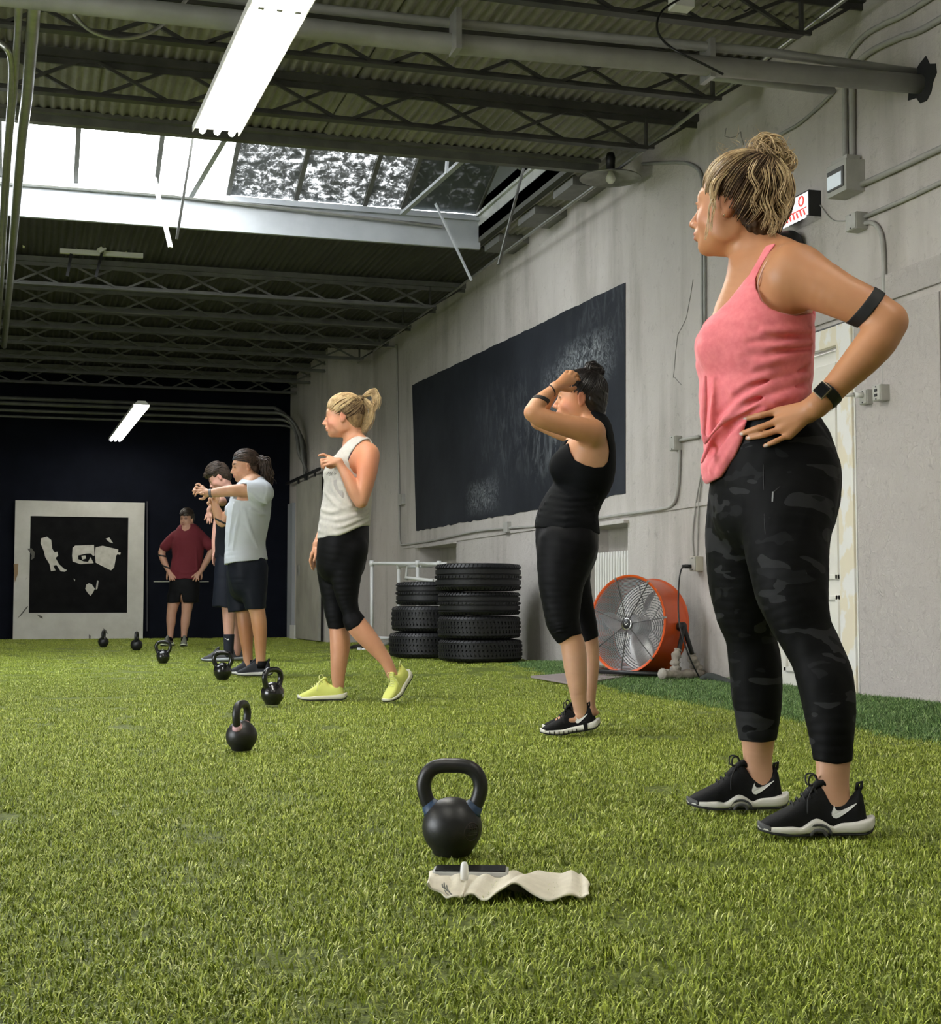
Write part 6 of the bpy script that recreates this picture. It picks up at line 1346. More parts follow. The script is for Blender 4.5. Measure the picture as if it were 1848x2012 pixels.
# ================================================================ PERSON: woman in light grey tank top
def grey_woman():
    F = Fig('smiling blond woman in a light grey tank top stepping forward in lime green shoes', 8.5, 670, 1375); R = F.root; h = .0055
    torso = [(885, 676, 728, .0, 2.1), (905, 662, 736, .0, 1.9), (930, 646, 732, .0, 1.5), (960, 640, 728, .0, 1.35), (990, 638, 724, .0, 1.35), (1020, 634, 722, .0, 1.4), (1050, 628, 723, .0, 1.45), (1080, 624, 721, .0, 1.4), (1105, 624, 716, .0, 1.3)]
    fl_ = F.edges([(1080, 624, 700, .06), (1110, 623, 690, .06), (1150, 629, 690, .05), (1180, 635, 688, .05), (1206, 640, 686, .04), (1232, 646, 684, .04), (1262, 648, 688, .04), (1297, 649, 683, .04), (1325, 650, 678, .04, .85), (1345, 653, 676, .04, .8)])
    bl_ = F.edges([(1080, 650, 722, -.09), (1110, 648, 712, -.09), (1150, 655, 705, -.09), (1180, 664, 702, -.09), (1205, 674, 706, -.09)])+F.T([(696, 1222, -.09, 20), (712, 1242, -.09, 20.5), (733, 1266, -.09, 17.5), (752, 1290, -.09, 13.5), (762, 1306, -.09, 11.5), (770, 1325, -.09, 11)])
    arm = F.T([(722, 893, -.17, 21), (722, 915, -.19, 21.5), (718, 945, -.20, 18), (713, 970, -.20, 15), (709, 984, -.2, 13.5)])
    fore = F.T([(708, 985, -.2, 13.5), (697, 965, -.205, 15), (684, 940, -.21, 12.5), (672, 920, -.21, 9), (665, 908, -.21, 8.5)])
    H = Head(F.J(674, 818, .0), (-.985, .06, -.03), (.03, 0, 1), 1.04)
    def upper(L, infl=0.0):
        L.tube(F.edges(torso), .03, infl=infl); L.ell(F.J(658, 934, -.07), (F.m(19), .06, F.m(22)), k=.03, infl=infl); L.ell(F.J(656, 934, .08), (F.m(19), .06, F.m(22)), k=.03, infl=infl)
        L.tube(F.T([(718, 888, -.14, 19), (712, 878, -.06, 18), (705, 876, .0, 18), (700, 884, .14, 17)]), .04, infl=infl)
    L = F.layer(598, 760, 800, 1365, -.36, .40, h)
    upper(L); L.tube(fl_, .02); L.tube(bl_, .02); L.tube(F.T([(690, 838, .0, 19), (693, 856, .0, 19), (697, 875, .0, 24)]), .03); L.tube(arm, .02); L.tube(fore, .008); L.ell(F.J(723, 895, -.165), (F.m(20), .055, F.m(22)), k=.03)
    L.tube(F.T([(700, 890, .17, 17), (680, 935, .24, 14), (655, 985, .27, 12), (640, 1030, .22, 11), (622, 1070, .16, 7.5)]), .02)
    H.sculpt(L, smile=2, jaw=1.05)
    P = F.J
    hand(L, P(665, 908, -.21), P(656, 902, -.21), [P(645, 897, -.20), P(644, 902, -.215), P(645, 907, -.225), P(648, 912, -.23)], [P(626, 895, -.22), P(633, 912, -.23), P(632, 918, -.235), P(636, 921, -.235)], [P(635, 893, -.21), P(631, 904, -.23), P(632, 910, -.24), P(636, 915, -.24)], [P(658, 912, -.20), P(650, 918, -.195), P(642, 916, -.205)], r=.0085, palm_r=.013)
    hand(L, P(622, 1070, .16), P(616, 1085, .15), [P(612, 1090, .13), P(613, 1093, .15), P(615, 1095, .165), P(618, 1095, .18)], [P(611, 1112, .14), P(613, 1118, .155), P(616, 1119, .165), P(619, 1114, .18)], [P(609, 1101, .13), P(611, 1106, .15), P(614, 1108, .165), P(618, 1105, .18)], [P(622, 1080, .13), P(620, 1092, .11), P(617, 1102, .11)], r=.0085, palm_r=.013)
    L.ell(P(650, 1358, .04), (.07, .026, .02), k=.02)
    sk = (.60, .30, .18); T = H.tints(sk, (.55, .18, .14), (.40, .26, .14), blush=(.72, .28, .20, .6), big=1.4); T += [(P(716, 920, -.2), (.09, .1, .12), None, (.62, .24, .13), .6)]
    L.build('body', mat_skin, R, (sk, T))
    t = F.layer(600, 850, 760, 1075, -.34, .36, .005); upper(t, .008)
    t.tube(F.edges([(930, 640, 732, 0, 1.45), (970, 637, 728, 0, 1.45), (1000, 632, 727, 0, 1.45), (1025, 629, 725, 0, 1.5), (1042, 627, 724, .0, 1.5), (1058, 626, 715, .0, 1.5)]), .02, infl=.004)
    ah = [(712, 864), (700, 876), (690, 892), (685, 905), (688, 920), (696, 930), (708, 934), (735, 936), (760, 930), (760, 850)]
    t.prism(F.poly(ah, -.16), -1, -.055, k=.003); t.prism(F.poly([(x-18, y) for x, y in ah], .14), .07, 1, k=.003)
    t.prism(F.poly([(716, 868), (704, 872), (690, 884), (677, 892), (664, 894), (600, 920), (600, 820), (730, 820)], -.05), -.10, .12, k=.003)
    t.prism(F.poly([(600, 1058), (640, 1060), (664, 1052), (690, 1042), (724, 1034), (770, 1030), (770, 1100), (600, 1100)], 0), -1, 1, k=.004)
    t.ripple(.0012, 40, 4, stretch=(.7, .7, 1.6))
    folds(F, t, [[(630, 1012), (660, 1022), (700, 1012), (724, 1002)], [(629, 1026), (664, 1036), (700, 1022), (724, 1012)], [(628, 1042), (660, 1050), (700, 1034), (724, 1022)], [(632, 1000), (655, 1006), (690, 994)], [(640, 968), (655, 985), (668, 998)], [(650, 940), (658, 965), (672, 985)], [(700, 1000), (715, 985), (726, 975)]], r=3.6, k=.014)
    mg_ = M('light_grey_jersey', (.56, .54, .50), .85, var=((.50, .48, .45), 50), bmp=(250, .25, .001)); tt = t.build('tank_top', mg_, R)
    gp = M('grey_print', (.36, .34, .33), .85); lp = M('pale_print', (.66, .64, .60), .8)
    def decal(pts, name, mat, off=.0015):
        q = [onsurf(F, t, x, y, off, -.12) for x, y in pts]; MB().add(q, [tuple(range(len(q)))]).build(name, mat, tt)
    decal([(654, 944), (661, 942), (667, 950), (672, 962), (678, 975), (672, 982), (664, 976), (658, 968), (654, 956)], 'shirt_print', gp)
    for k, x in enumerate((640, 644, 648, 652, 656)):
        q = [onsurf(F, t, x+dx, y, .002, -.12) for dx, y in ((0, 931), (2, 926), (3.4, 930), (1, 933), (3, 934))]; MB().tube(q, .0028, 5).build('shirt_lettering', gp, tt, smooth=True)
    P_ = [onsurf(F, L, x, y, .001, -.15) for x, y in ((711, 864), (698, 877), (689, 892), (684, 905), (687, 921), (695, 931))]; MB().tube(smooth_path(P_, 4), .0045, 6).build('bra_strap', M('dark_purple_strap', (.06, .03, .06), .7), R, smooth=True)
    P_ = [onsurf(F, L, x, y, .002, -.02) for x, y in ((677, 879), (670, 886), (664, 895))]; MB().tube(smooth_path(P_, 3), .005, 6).build('bra_strap', bpy.data.materials['dark_purple_strap'], R, smooth=True)
    g = F.layer(605, 1010, 740, 1245, -.32, .34, .0052); g.tube(F.edges(torso[5:]), .03, infl=.005); g.tube(fl_, .012, infl=.005); g.tube(bl_, .012, infl=.005)
    g.prism(F.poly([(500, 900), (800, 900), (800, 1028), (500, 1040)], 0), -1, 1); g.prism(F.poly([(600, 1233), (664, 1236), (690, 1230), (690, 1300), (600, 1300)], .04), -.02, 1, k=.003); g.prism(F.poly([(670, 1245), (691, 1237), (706, 1228), (717, 1212), (790, 1190), (790, 1300), (670, 1300)], -.09), -1, -.02, k=.003)
    g.build('leggings', mat_blk_fabric, R)
    hl = Layer(P(640, 870, 0)-np.array([0, .17, 0]), P(755, 755, 0)+np.array([0, .17, 0]), .0042)
    hl.ell(H.p(-.020, 0, .042), H.R(.097, .080, .085), H.F, .02); hl.ell(H.p(-.055, 0, -.01), H.R(.055, .064, .07), H.F, .03); hl.ell(H.p(-.065, 0, -.06), H.R(.025, .04, .035), H.F, .03)
    hl.box(H.p(.105, 0, -.035), H.R(.06, .2, .085), H.F, k=.02); hl.ell(H.p(.01, .09, -.03), H.R(.045, .035, .045), H.F, .01, 'sub'); hl.ell(H.p(.01, -.09, -.03), H.R(.045, .035, .045), H.F, .01, 'sub')
    md_ = bpy.data.materials['dark_hair_roots']; ml_ = bpy.data.materials['blond_hair']; mm_ = bpy.data.materials['dark_blond_hair']; hb = hl.build('hair', mm_, R)
    st = [(.085, 0, .07), (.08, .045, .055), (.055, .072, .035), (.02, .08, .03)]; kt = H.p(-.105, 0, .095); kn_ = (-.105, 0, .095)
    strands('hair_strands', hair_to(H, st, kn_, 150, (.101, .084, .089), lift=(0, .04), seed=21), .0018, ml_, hb); strands('hair_strands', hair_to(H, [(-q[0]*-1, -q[1], q[2]) for q in st], kn_, 80, (.101, .084, .089), lift=(0, .04), seed=24), .0018, ml_, hb)
    strands('hair_strands', hair_to(H, [(.02, .08, .02), (-.03, .082, -.01), (-.06, .06, -.05), (-.08, 0, -.075), (-.06, -.06, -.05)], kn_, 190, (.101, .084, .089), lift=(-.01, .05), seed=22), .0018, md_, hb)
    strands('hair_strands', hair_to(H, [(.02, .08, .02), (-.03, .082, -.01), (-.06, .06, -.05), (-.08, 0, -.075)], kn_, 90, (.101, .084, .089), lift=(.0, .06), seed=23), .0018, mm_, hb)
    r_ = np.random.default_rng(4); tl = []
    def bunch(pts, n, sp, wob=.004):
        for k in range(n):
            o = r_.normal(size=3)*sp; ph = r_.uniform(0, 6); Q = [P(x, y, 0)+o*(.3+1.2*i/len(pts)) for i, (x, y) in enumerate(pts)]; Q = smooth_path(Q, 5); tl.append([q+np.array([math.sin(i*.6+ph), math.cos(i*.5+ph), 0])*wob*(i/len(Q)) for i, q in enumerate(Q)])
    bunch([(709, 784), (720, 788), (729, 805), (726, 828), (716, 842), (706, 849)], 70, .010); bunch([(709, 784), (722, 773), (735, 769), (741, 785), (736, 805)], 50, .009); bunch([(709, 784), (720, 776), (732, 775), (737, 790), (728, 800), (715, 790)], 60, .008); bunch([(712, 786), (718, 810), (716, 832), (708, 845)], 40, .009); bunch([(709, 783), (728, 770), (742, 775), (743, 798)], 16, .006)
    strands('ponytail', tl, .0019, ml_, hb)
    ml = M('lime_yellow_knit', (.66, .70, .17), .7, bmp=(200, .4, .001)); mlace = M('pale_lime_lace', (.74, .76, .34), .7); msl = M('cream_sole', (.70, .68, .56), .5)
    mats = [ml, msl, mlace, mat_outs]
    p = P(637, 1378, .04); shoe(R, (p[0], .04, .012), math.pi, .290, mats, 1)
    hd_ = math.pi+.95; tp_ = P(762, 1380, -.16); g_ = .275/.285
    shoe(R, (tp_[0]-.135*g_*math.cos(hd_), tp_[1]-.135*g_*math.sin(hd_), .012), hd_, .275, mats, -1, pitch=.25, tilt=.45)
grey_woman()
# ================================================================ the men (smaller in the photo)
def man(label, D0, px0, pf, h, torso, legs, arms, head, hands, skincol, extra=None, ripple=0):
    F = Fig(label, D0, px0, pf); R = F.root; return F, R
def headband_man():
    F = Fig('long haired man in a black headband and light grey t-shirt stretching his arm forward', 11.5, 490, 1325); R = F.root; h = .0065; P = F.J
    torso = [(955, 474, 524, .0, 2.2), (975, 460, 530, .0, 1.7), (1000, 452, 529, .0, 1.5), (1040, 450, 524, .0, 1.45), (1080, 450, 519, .0, 1.4), (1110, 450, 521, .0, 1.4), (1140, 452, 520, .0, 1.3)]
    nl = F.edges([(1120, 466, 522, -.09), (1160, 472, 520, -.10), (1200, 489, 521, -.10), (1225, 494, 524, -.10), (1250, 498, 524, -.10), (1280, 501, 522, -.10), (1305, 503, 521, -.10)]); fl_ = F.edges([(1120, 452, 505, .10), (1160, 458, 503, .11), (1200, 464, 497, .12), (1230, 467, 498, .12), (1255, 471, 497, .12), (1280, 476, 496, .12), (1308, 479, 497, .12)])
    arm = F.T([(512, 968, -.20, 18), (498, 965, -.22, 15), (478, 964, -.24, 13), (458, 964, -.26, 12), (448, 965, -.26, 11), (430, 967, -.26, 10), (414, 969, -.25, 7.5), (409, 969, -.25, 7)])
    arm2 = F.T([(490, 970, .20, 15), (466, 990, .25, 13), (446, 1016, .28, 11), (436, 1026, .28, 10), (430, 1014, .28, 10.5), (424, 998, .26, 8), (421, 989, .25, 7)])
    H = Head(P(481, 916, .0), (-.93, -.36, -.14), (-.05, 0, 1), 1.02)
    L = F.layer(365, 868, 545, 1325, -.42, .45, h); L.tube(F.edges(torso), .03); L.tube(nl, .02); L.tube(fl_, .02); L.tube(arm, .03); L.tube(arm2, .03); L.tube(F.T([(512, 968, -.16, 17), (505, 958, 0, 17), (495, 968, .16, 16)]), .04); L.tube(F.T([(488, 935, 0, 15), (491, 948, 0, 16), (496, 960, 0, 20)]), .03); H.sculpt(L)
    hand(L, P(409, 969, -.25), P(402, 965, -.25), [P(397, 956, -.23), P(394, 960, -.25), P(393, 965, -.265), P(395, 970, -.28)], [P(384, 953, -.22), P(379, 965, -.26), P(380, 971, -.27), P(383, 975, -.285)], [P(390, 951, -.22), P(385, 957, -.25), P(384, 963, -.265), P(387, 968, -.28)], [P(404, 974, -.24), P(399, 980, -.23), P(392, 980, -.23)], r=.0095, palm_r=.015)
    hand(L, P(421, 989, .25), P(418, 982, .25), [P(412, 985, .24), P(414, 979, .23), P(418, 976, .22), P(423, 976, .22)], [P(410, 993, .22), P(411, 988, .21), P(416, 984, .20), P(425, 982, .20)], [P(408, 988, .22), P(411, 980, .21), P(416, 976, .20), P(424, 974, .20)], [P(426, 985, .23), P(429, 980, .21), P(427, 975, .20)], r=.0095, palm_r=.016)
    sk = (.60, .33, .20); T = H.tints(sk, (.52, .2, .16), (.04, .025, .02), blush=(.66, .32, .22, .3), big=1.8); T += [(H.p(.05, 0, -.09), H.R(.05, .06, .03), H.F, (.30, .16, .10, .5), .3), (P(508, 1250, -.1), (.1, .12, .18), None, (.52, .25, .12), .4), (P(482, 1250, .1), (.1, .12, .18), None, (.44, .2, .1), .4)]
    L.build('body', mat_skin, R, (sk, T))
    t = F.layer(430, 930, 545, 1120, -.42, .42, .006); t.tube(F.edges([(955, 478, 522, 0, 2.2), (975, 458, 531, 0, 1.8), (1000, 450, 531, 0, 1.6), (1035, 446, 525, 0, 1.5), (1070, 445, 519, 0, 1.5), (1100, 444, 524, 0, 1.5), (1112, 444, 525, 0, 1.5)]), .03, infl=.006); t.tube(F.T([(513, 969, -.19, 23), (500, 966, -.22, 19), (487, 965, -.238, 16.5)]), .03, infl=.008); t.tube(F.T([(495, 970, .17, 18), (474, 984, .23, 17), (456, 1004, .26, 15)]), .03, infl=.002); t.tube(F.T([(512, 964, -.16, 18), (505, 956, 0, 18), (495, 965, .16, 17)]), .04, infl=.005)
    t.prism(F.poly([(400, 1108), (443, 1110), (480, 1105), (526, 1100), (560, 1098), (560, 1160), (400, 1160)], 0), -1, 1); t.prism(F.poly([(430, 940), (487, 952), (489, 984), (475, 984), (430, 975)], -.24), -1, -.19); t.prism(F.poly([(483, 935), (488, 951), (500, 951), (508, 935)], 0), -.09, .09)
    t.ripple(.0016, 26, 3, stretch=(.9, .9, .8)); folds(F, t, [[(492, 968), (505, 980), (524, 990)], [(492, 976), (506, 992), (520, 1012)], [(470, 1005), (464, 1040), (458, 1080)], [(480, 1000), (490, 1040), (505, 1075)], [(460, 990), (455, 1030), (450, 1070)], [(492, 1000), (510, 1010), (524, 1008)]], r=3.0, k=.016)
    t.build('t_shirt', M('pale_grey_cotton', (.50, .53, .57), .85, bmp=(200, .2, .001)), R)
    s_ = F.layer(435, 1090, 540, 1215, -.38, .38, .0065); s_.tube(F.edges([(1095, 448, 523, 0, 1.5), (1130, 448, 524, 0, 1.45), (1150, 450, 522, 0, 1.4)]), .03); s_.tube(F.edges([(1120, 466, 524, -.09), (1160, 474, 522, -.10), (1200, 486, 519, -.10, 1.2)]), .02, infl=.012); s_.tube(F.edges([(1120, 448, 505, .10), (1160, 449, 502, .11), (1205, 452, 500, .12, 1.2)]), .02, infl=.012)
    s_.prism(F.poly([(400, 1204), (450, 1203), (480, 1199), (520, 1196), (560, 1196), (560, 1260), (400, 1260)], 0), -1, 1); s_.ripple(.002, 24, 7, stretch=(1.5, 1.5, .4)); s_.build('shorts', M('dark_navy_nylon', (.005, .007, .014), .6, spec=.2, bmp=(20, .2, .004)), R)
    hd = Layer(P(450, 960, 0)-np.array([0, .2, 0]), P(540, 868, 0)+np.array([0, .2, 0]), .0052)
    hd.ell(H.p(-.022, 0, .045), H.R(.098, .082, .086), H.F, .02); hd.ell(H.p(-.055, 0, -.01), H.R(.06, .066, .07), H.F, .03); hd.box(H.p(.105, 0, -.045), H.R(.075, .2, .085), H.F, k=.015); hd.ell(H.p(.01, .09, -.03), H.R(.04, .035, .04), H.F, .01, 'sub')
    mh = hair_mat('dark_brown_hair', (.018, .011, .008), (.09, .055, .038), 40); hb = hd.build('hair', mh, R); r_ = np.random.default_rng(8); tl = []
    for k in range(240):
        a = r_.uniform(-.075, .075); st_ = H.p(-.05-r_.uniform(0, .05), a, .07-r_.uniform(0, .08)); o = r_.normal(size=3)*.014; ph = r_.uniform(0, 6); Q = smooth_path([st_, P(517, 905, 0)+o+H.s*a*.8, P(523, 922, 0)+o*1.2+H.s*a*.7, P(526, 938, 0)+o*1.3+H.s*a*.6, P(524+r_.uniform(-3, 8), 948+r_.uniform(-6, 10), 0)+o*1.4], 5); tl.append([q+np.array([math.sin(i*.7+ph), math.cos(i*.6+ph), 0])*.008*(i/len(Q)) for i, q in enumerate(Q)])
    strands('long_hair', tl, .003, mh, hb); strands('hair_strands', hair_to(H, [(.07, 0, .09), (.06, .06, .07), (.0, .085, .05), (-.04, .08, .0)], (-.11, 0, .02), 110, (.103, .086, .092), lift=(0, .05), seed=5), .0026, mh, hb)
    hb2 = Layer(P(450, 960, 0)-np.array([0, .2, 0]), P(540, 868, 0)+np.array([0, .2, 0]), .0045); hb2.ell(H.p(-.018, 0, .040), H.R(.108, .0885, .096), H.F, .0); n_ = H.u-H.f*.35; n_ /= np.linalg.norm(n_); hb2.half(H.p(.08, 0, .108), n_); hb2.half(H.p(.08, 0, .052), -n_); hb2.build('headband', M('charcoal_headband', (.022, .023, .026), .75), R)
    band_on(F, R, 'wristwatch', M('grey_watch_strap', (.10, .10, .11), .5), arm, P(413, 969, -.25), (1, 0, .1), .022, P(400, 990, 0)-np.array([0, .4, 0]), P(430, 950, -.1), .004, .004)
    band_on(F, R, 'arm_band', mat_black, arm2, P(437, 1026, .28), (.5, 0, 1), .016, P(415, 1045, .1), P(455, 1005, 0)+np.array([0, .42, 0]), .005, .004)
    mn = M('navy_knit', (.016, .018, .026), .7, bmp=(200, .4, .001)); mats = [mn, M('pale_grey_sole', (.58, .57, .54), .5), mn, mat_outs]
    for (x, d, sd, hd_) in ((502, -.10, 1, math.pi+.02), (486, .12, -1, math.pi+.05)):
        p = P(x, 1327, d); shoe(R, (p[0], d, .012), hd_, .295, mats, sd, laces=False)
        MB().tube([(P(x+12, 1300, d)[0], d, .125), (P(x+12, 1300, d)[0], d, .07)], .042, 12).build('sock', mat_blk_fabric, R, smooth=True)
headband_man()
def dark_man():
    F = Fig('man in dark t-shirt and shorts bowing his head beside the headband man', 14.3, 445, 1300); R = F.root; h = .008; P = F.J
    torso = [(975, 430, 466, 0, 2.3), (1000, 427, 470, 0, 2.0), (1040, 427, 468, 0, 1.8), (1080, 426, 466, 0, 1.7), (1110, 426, 467, 0, 1.6)]
    l1 = F.edges([(1100, 428, 470, -.05), (1150, 430, 466, -.07), (1200, 436, 462, -.09), (1225, 438, 461, -.09), (1250, 440, 459, -.09), (1285, 441, 457, -.09)]); l2 = F.edges([(1100, 436, 472, .12), (1200, 448, 474, .14), (1250, 456, 475, .14), (1285, 460, 474, .14)])
    arm = F.T([(452, 985, -.18, 12), (440, 986, -.22, 10), (430, 984, -.30, 9), (420, 992, -.30, 8), (412, 1002, -.28, 6)])
    arm2 = F.T([(440, 985, .2, 12), (430, 1020, .24, 10), (424, 1055, .22, 8), (422, 1078, .2, 6)])
    H = Head(P(430, 938, 0), (-.86, -.10, -.52), (-.45, 0, .9), 1.06)
    L = F.layer(385, 905, 490, 1300, -.42, .42, h); L.tube(F.edges(torso), .03); L.tube(l1, .02); L.tube(l2, .02); L.tube(arm, .03); L.tube(arm2, .02); L.tube(F.T([(440, 945, 0, 11), (445, 958, 0, 12), (448, 975, 0, 16)]), .03); H.sculpt(L)
    hand(L, P(412, 1002, -.28), P(410, 1009, -.28), [P(406, 1012, -.27), P(409, 1014, -.28), P(412, 1015, -.29), P(415, 1015, -.30)], [P(402, 1022, -.27), P(407, 1028, -.28), P(412, 1030, -.29), P(416, 1027, -.30)], [P(404, 1017, -.27), P(408, 1021, -.28), P(412, 1022, -.29), P(416, 1021, -.30)], [P(415, 1006, -.27), P(418, 1012, -.26), P(419, 1018, -.26)], r=.0095, palm_r=.015)
    hand(L, P(422, 1078, .2), P(421, 1086, .2), [P(419, 1092, .18), P(420, 1093, .2), P(422, 1093, .21), P(424, 1092, .22)], [P(419, 1108, .18), P(421, 1111, .2), P(423, 1110, .21), P(425, 1106, .22)], [P(418, 1100, .18), P(420, 1102, .2), P(422, 1102, .21), P(425, 1099, .22)], [P(424, 1084, .17), P(426, 1092, .16), P(425, 1099, .16)], r=.0095, palm_r=.015)
    sk = (.62, .34, .26); L.build('body', mat_skin, R, (sk, H.tints(sk, (.5, .2, .16), (.03, .02, .02), blush=(.68, .3, .24, .4), big=2)))
    t = F.layer(410, 955, 490, 1110, -.42, .42, .008); t.tube(F.edges(torso), .03, infl=.014); t.tube(F.T([(452, 983, -.17, 13), (440, 985, -.21, 11.5)]), .03, infl=.006); t.tube(F.T([(440, 985, .18, 13), (432, 1010, .22, 12)]), .03, infl=.006); t.prism(F.poly([(380, 1097), (500, 1097), (500, 1150), (380, 1150)], 0), -1, 1); t.ripple(.002, 22, 2); t.build('t_shirt', M('black_cotton', (.006, .0075, .012), .85, spec=.2), R)
    s_ = F.layer(405, 1080, 495, 1210, -.38, .38, .008); s_.tube(F.edges([(1090, 426, 468, 0, 1.6), (1130, 424, 469, 0, 1.6)]), .03, infl=.008); s_.tube(F.edges([(1110, 424, 468, -.06), (1150, 421, 467, -.08), (1195, 418, 466, -.09, .85)]), .02, infl=.004); s_.tube(F.edges([(1110, 432, 474, .1), (1195, 434, 478, .13)]), .02, infl=.006); s_.prism(F.poly([(380, 1189), (450, 1193), (500, 1190), (500, 1240), (380, 1240)], 0), -1, 1); s_.ripple(.003, 22, 5, stretch=(1.4, 1.4, .4)); s_.build('shorts', M('dark_slate_nylon', (.006, .008, .015), .6, spec=.2), R)
    hd = Layer(P(385, 975, 0)-np.array([0, .2, 0]), P(470, 900, 0)+np.array([0, .2, 0]), .006); hd.ell(H.p(-.012, 0, .045), H.R(.108, .088, .096), H.F, .02); hd.ell(H.p(-.055, 0, -.01), H.R(.06, .066, .07), H.F, .03); hd.ell(H.p(.075, 0, .075), H.R(.04, .06, .035), H.F, .02); hd.box(H.p(.125, 0, -.055), H.R(.085, .2, .085), H.F, k=.01); hd.ell(H.p(.01, .09, -.02), H.R(.035, .03, .035), H.F, .01, 'sub'); hd.ripple(.002, 150, 3)
    mh = hair_mat('short_brown_hair', (.016, .011, .008), (.08, .055, .04), 60); hb = hd.build('hair', mh, R); strands('hair_strands', hair_to(H, [(-.06, 0, .13), (-.05, .07, .07), (.0, .08, .06), (-.05, -.07, .07), (.0, -.08, .07)], (.105, 0, .075), 160, (.110, .09, .098), ctr=(-.01, 0, .045), lift=(0, .09), seed=6), .0032, mh, hb)
    ms = M('navy_sock', (.008, .010, .02), .8)
    sk1 = F.layer(430, 1235, 470, 1295, -.2, .02, .006); sk1.tube(l1, 0, infl=.006); sk1.half(P(448, 1246, -.09), (0, 0, 1)); so = sk1.build('sock', ms, R)
    q = P(447, 1256, -.09); mb = MB(); pts = [(q[0]-.022+.045*u, q[1]-.062, q[2]-.008+.022*v) for u, v in [(1-a, b) for a, b in SWOOSH]]; mb.add(pts+[(x, y+.004, z) for x, y, z in pts], [tuple(range(len(pts)))]+[tuple(range(len(pts), 2*len(pts)))[::-1]]); o = mb.build('sock_mark', mat_mark, so)
    mg2 = M('grey_mesh_shoe', (.07, .07, .075), .7); mats = [mg2, M('light_grey_sole', (.35, .37, .38), .5), mat_lace, mat_outs]
    for (x, d, sd, hh) in ((428, -.09, 1, math.pi), (457, .14, -1, math.pi+.1)): p = P(x, 1300, d); shoe(R, (p[0], d, .012), hh, .30, mats, sd, laces=False)
dark_man()
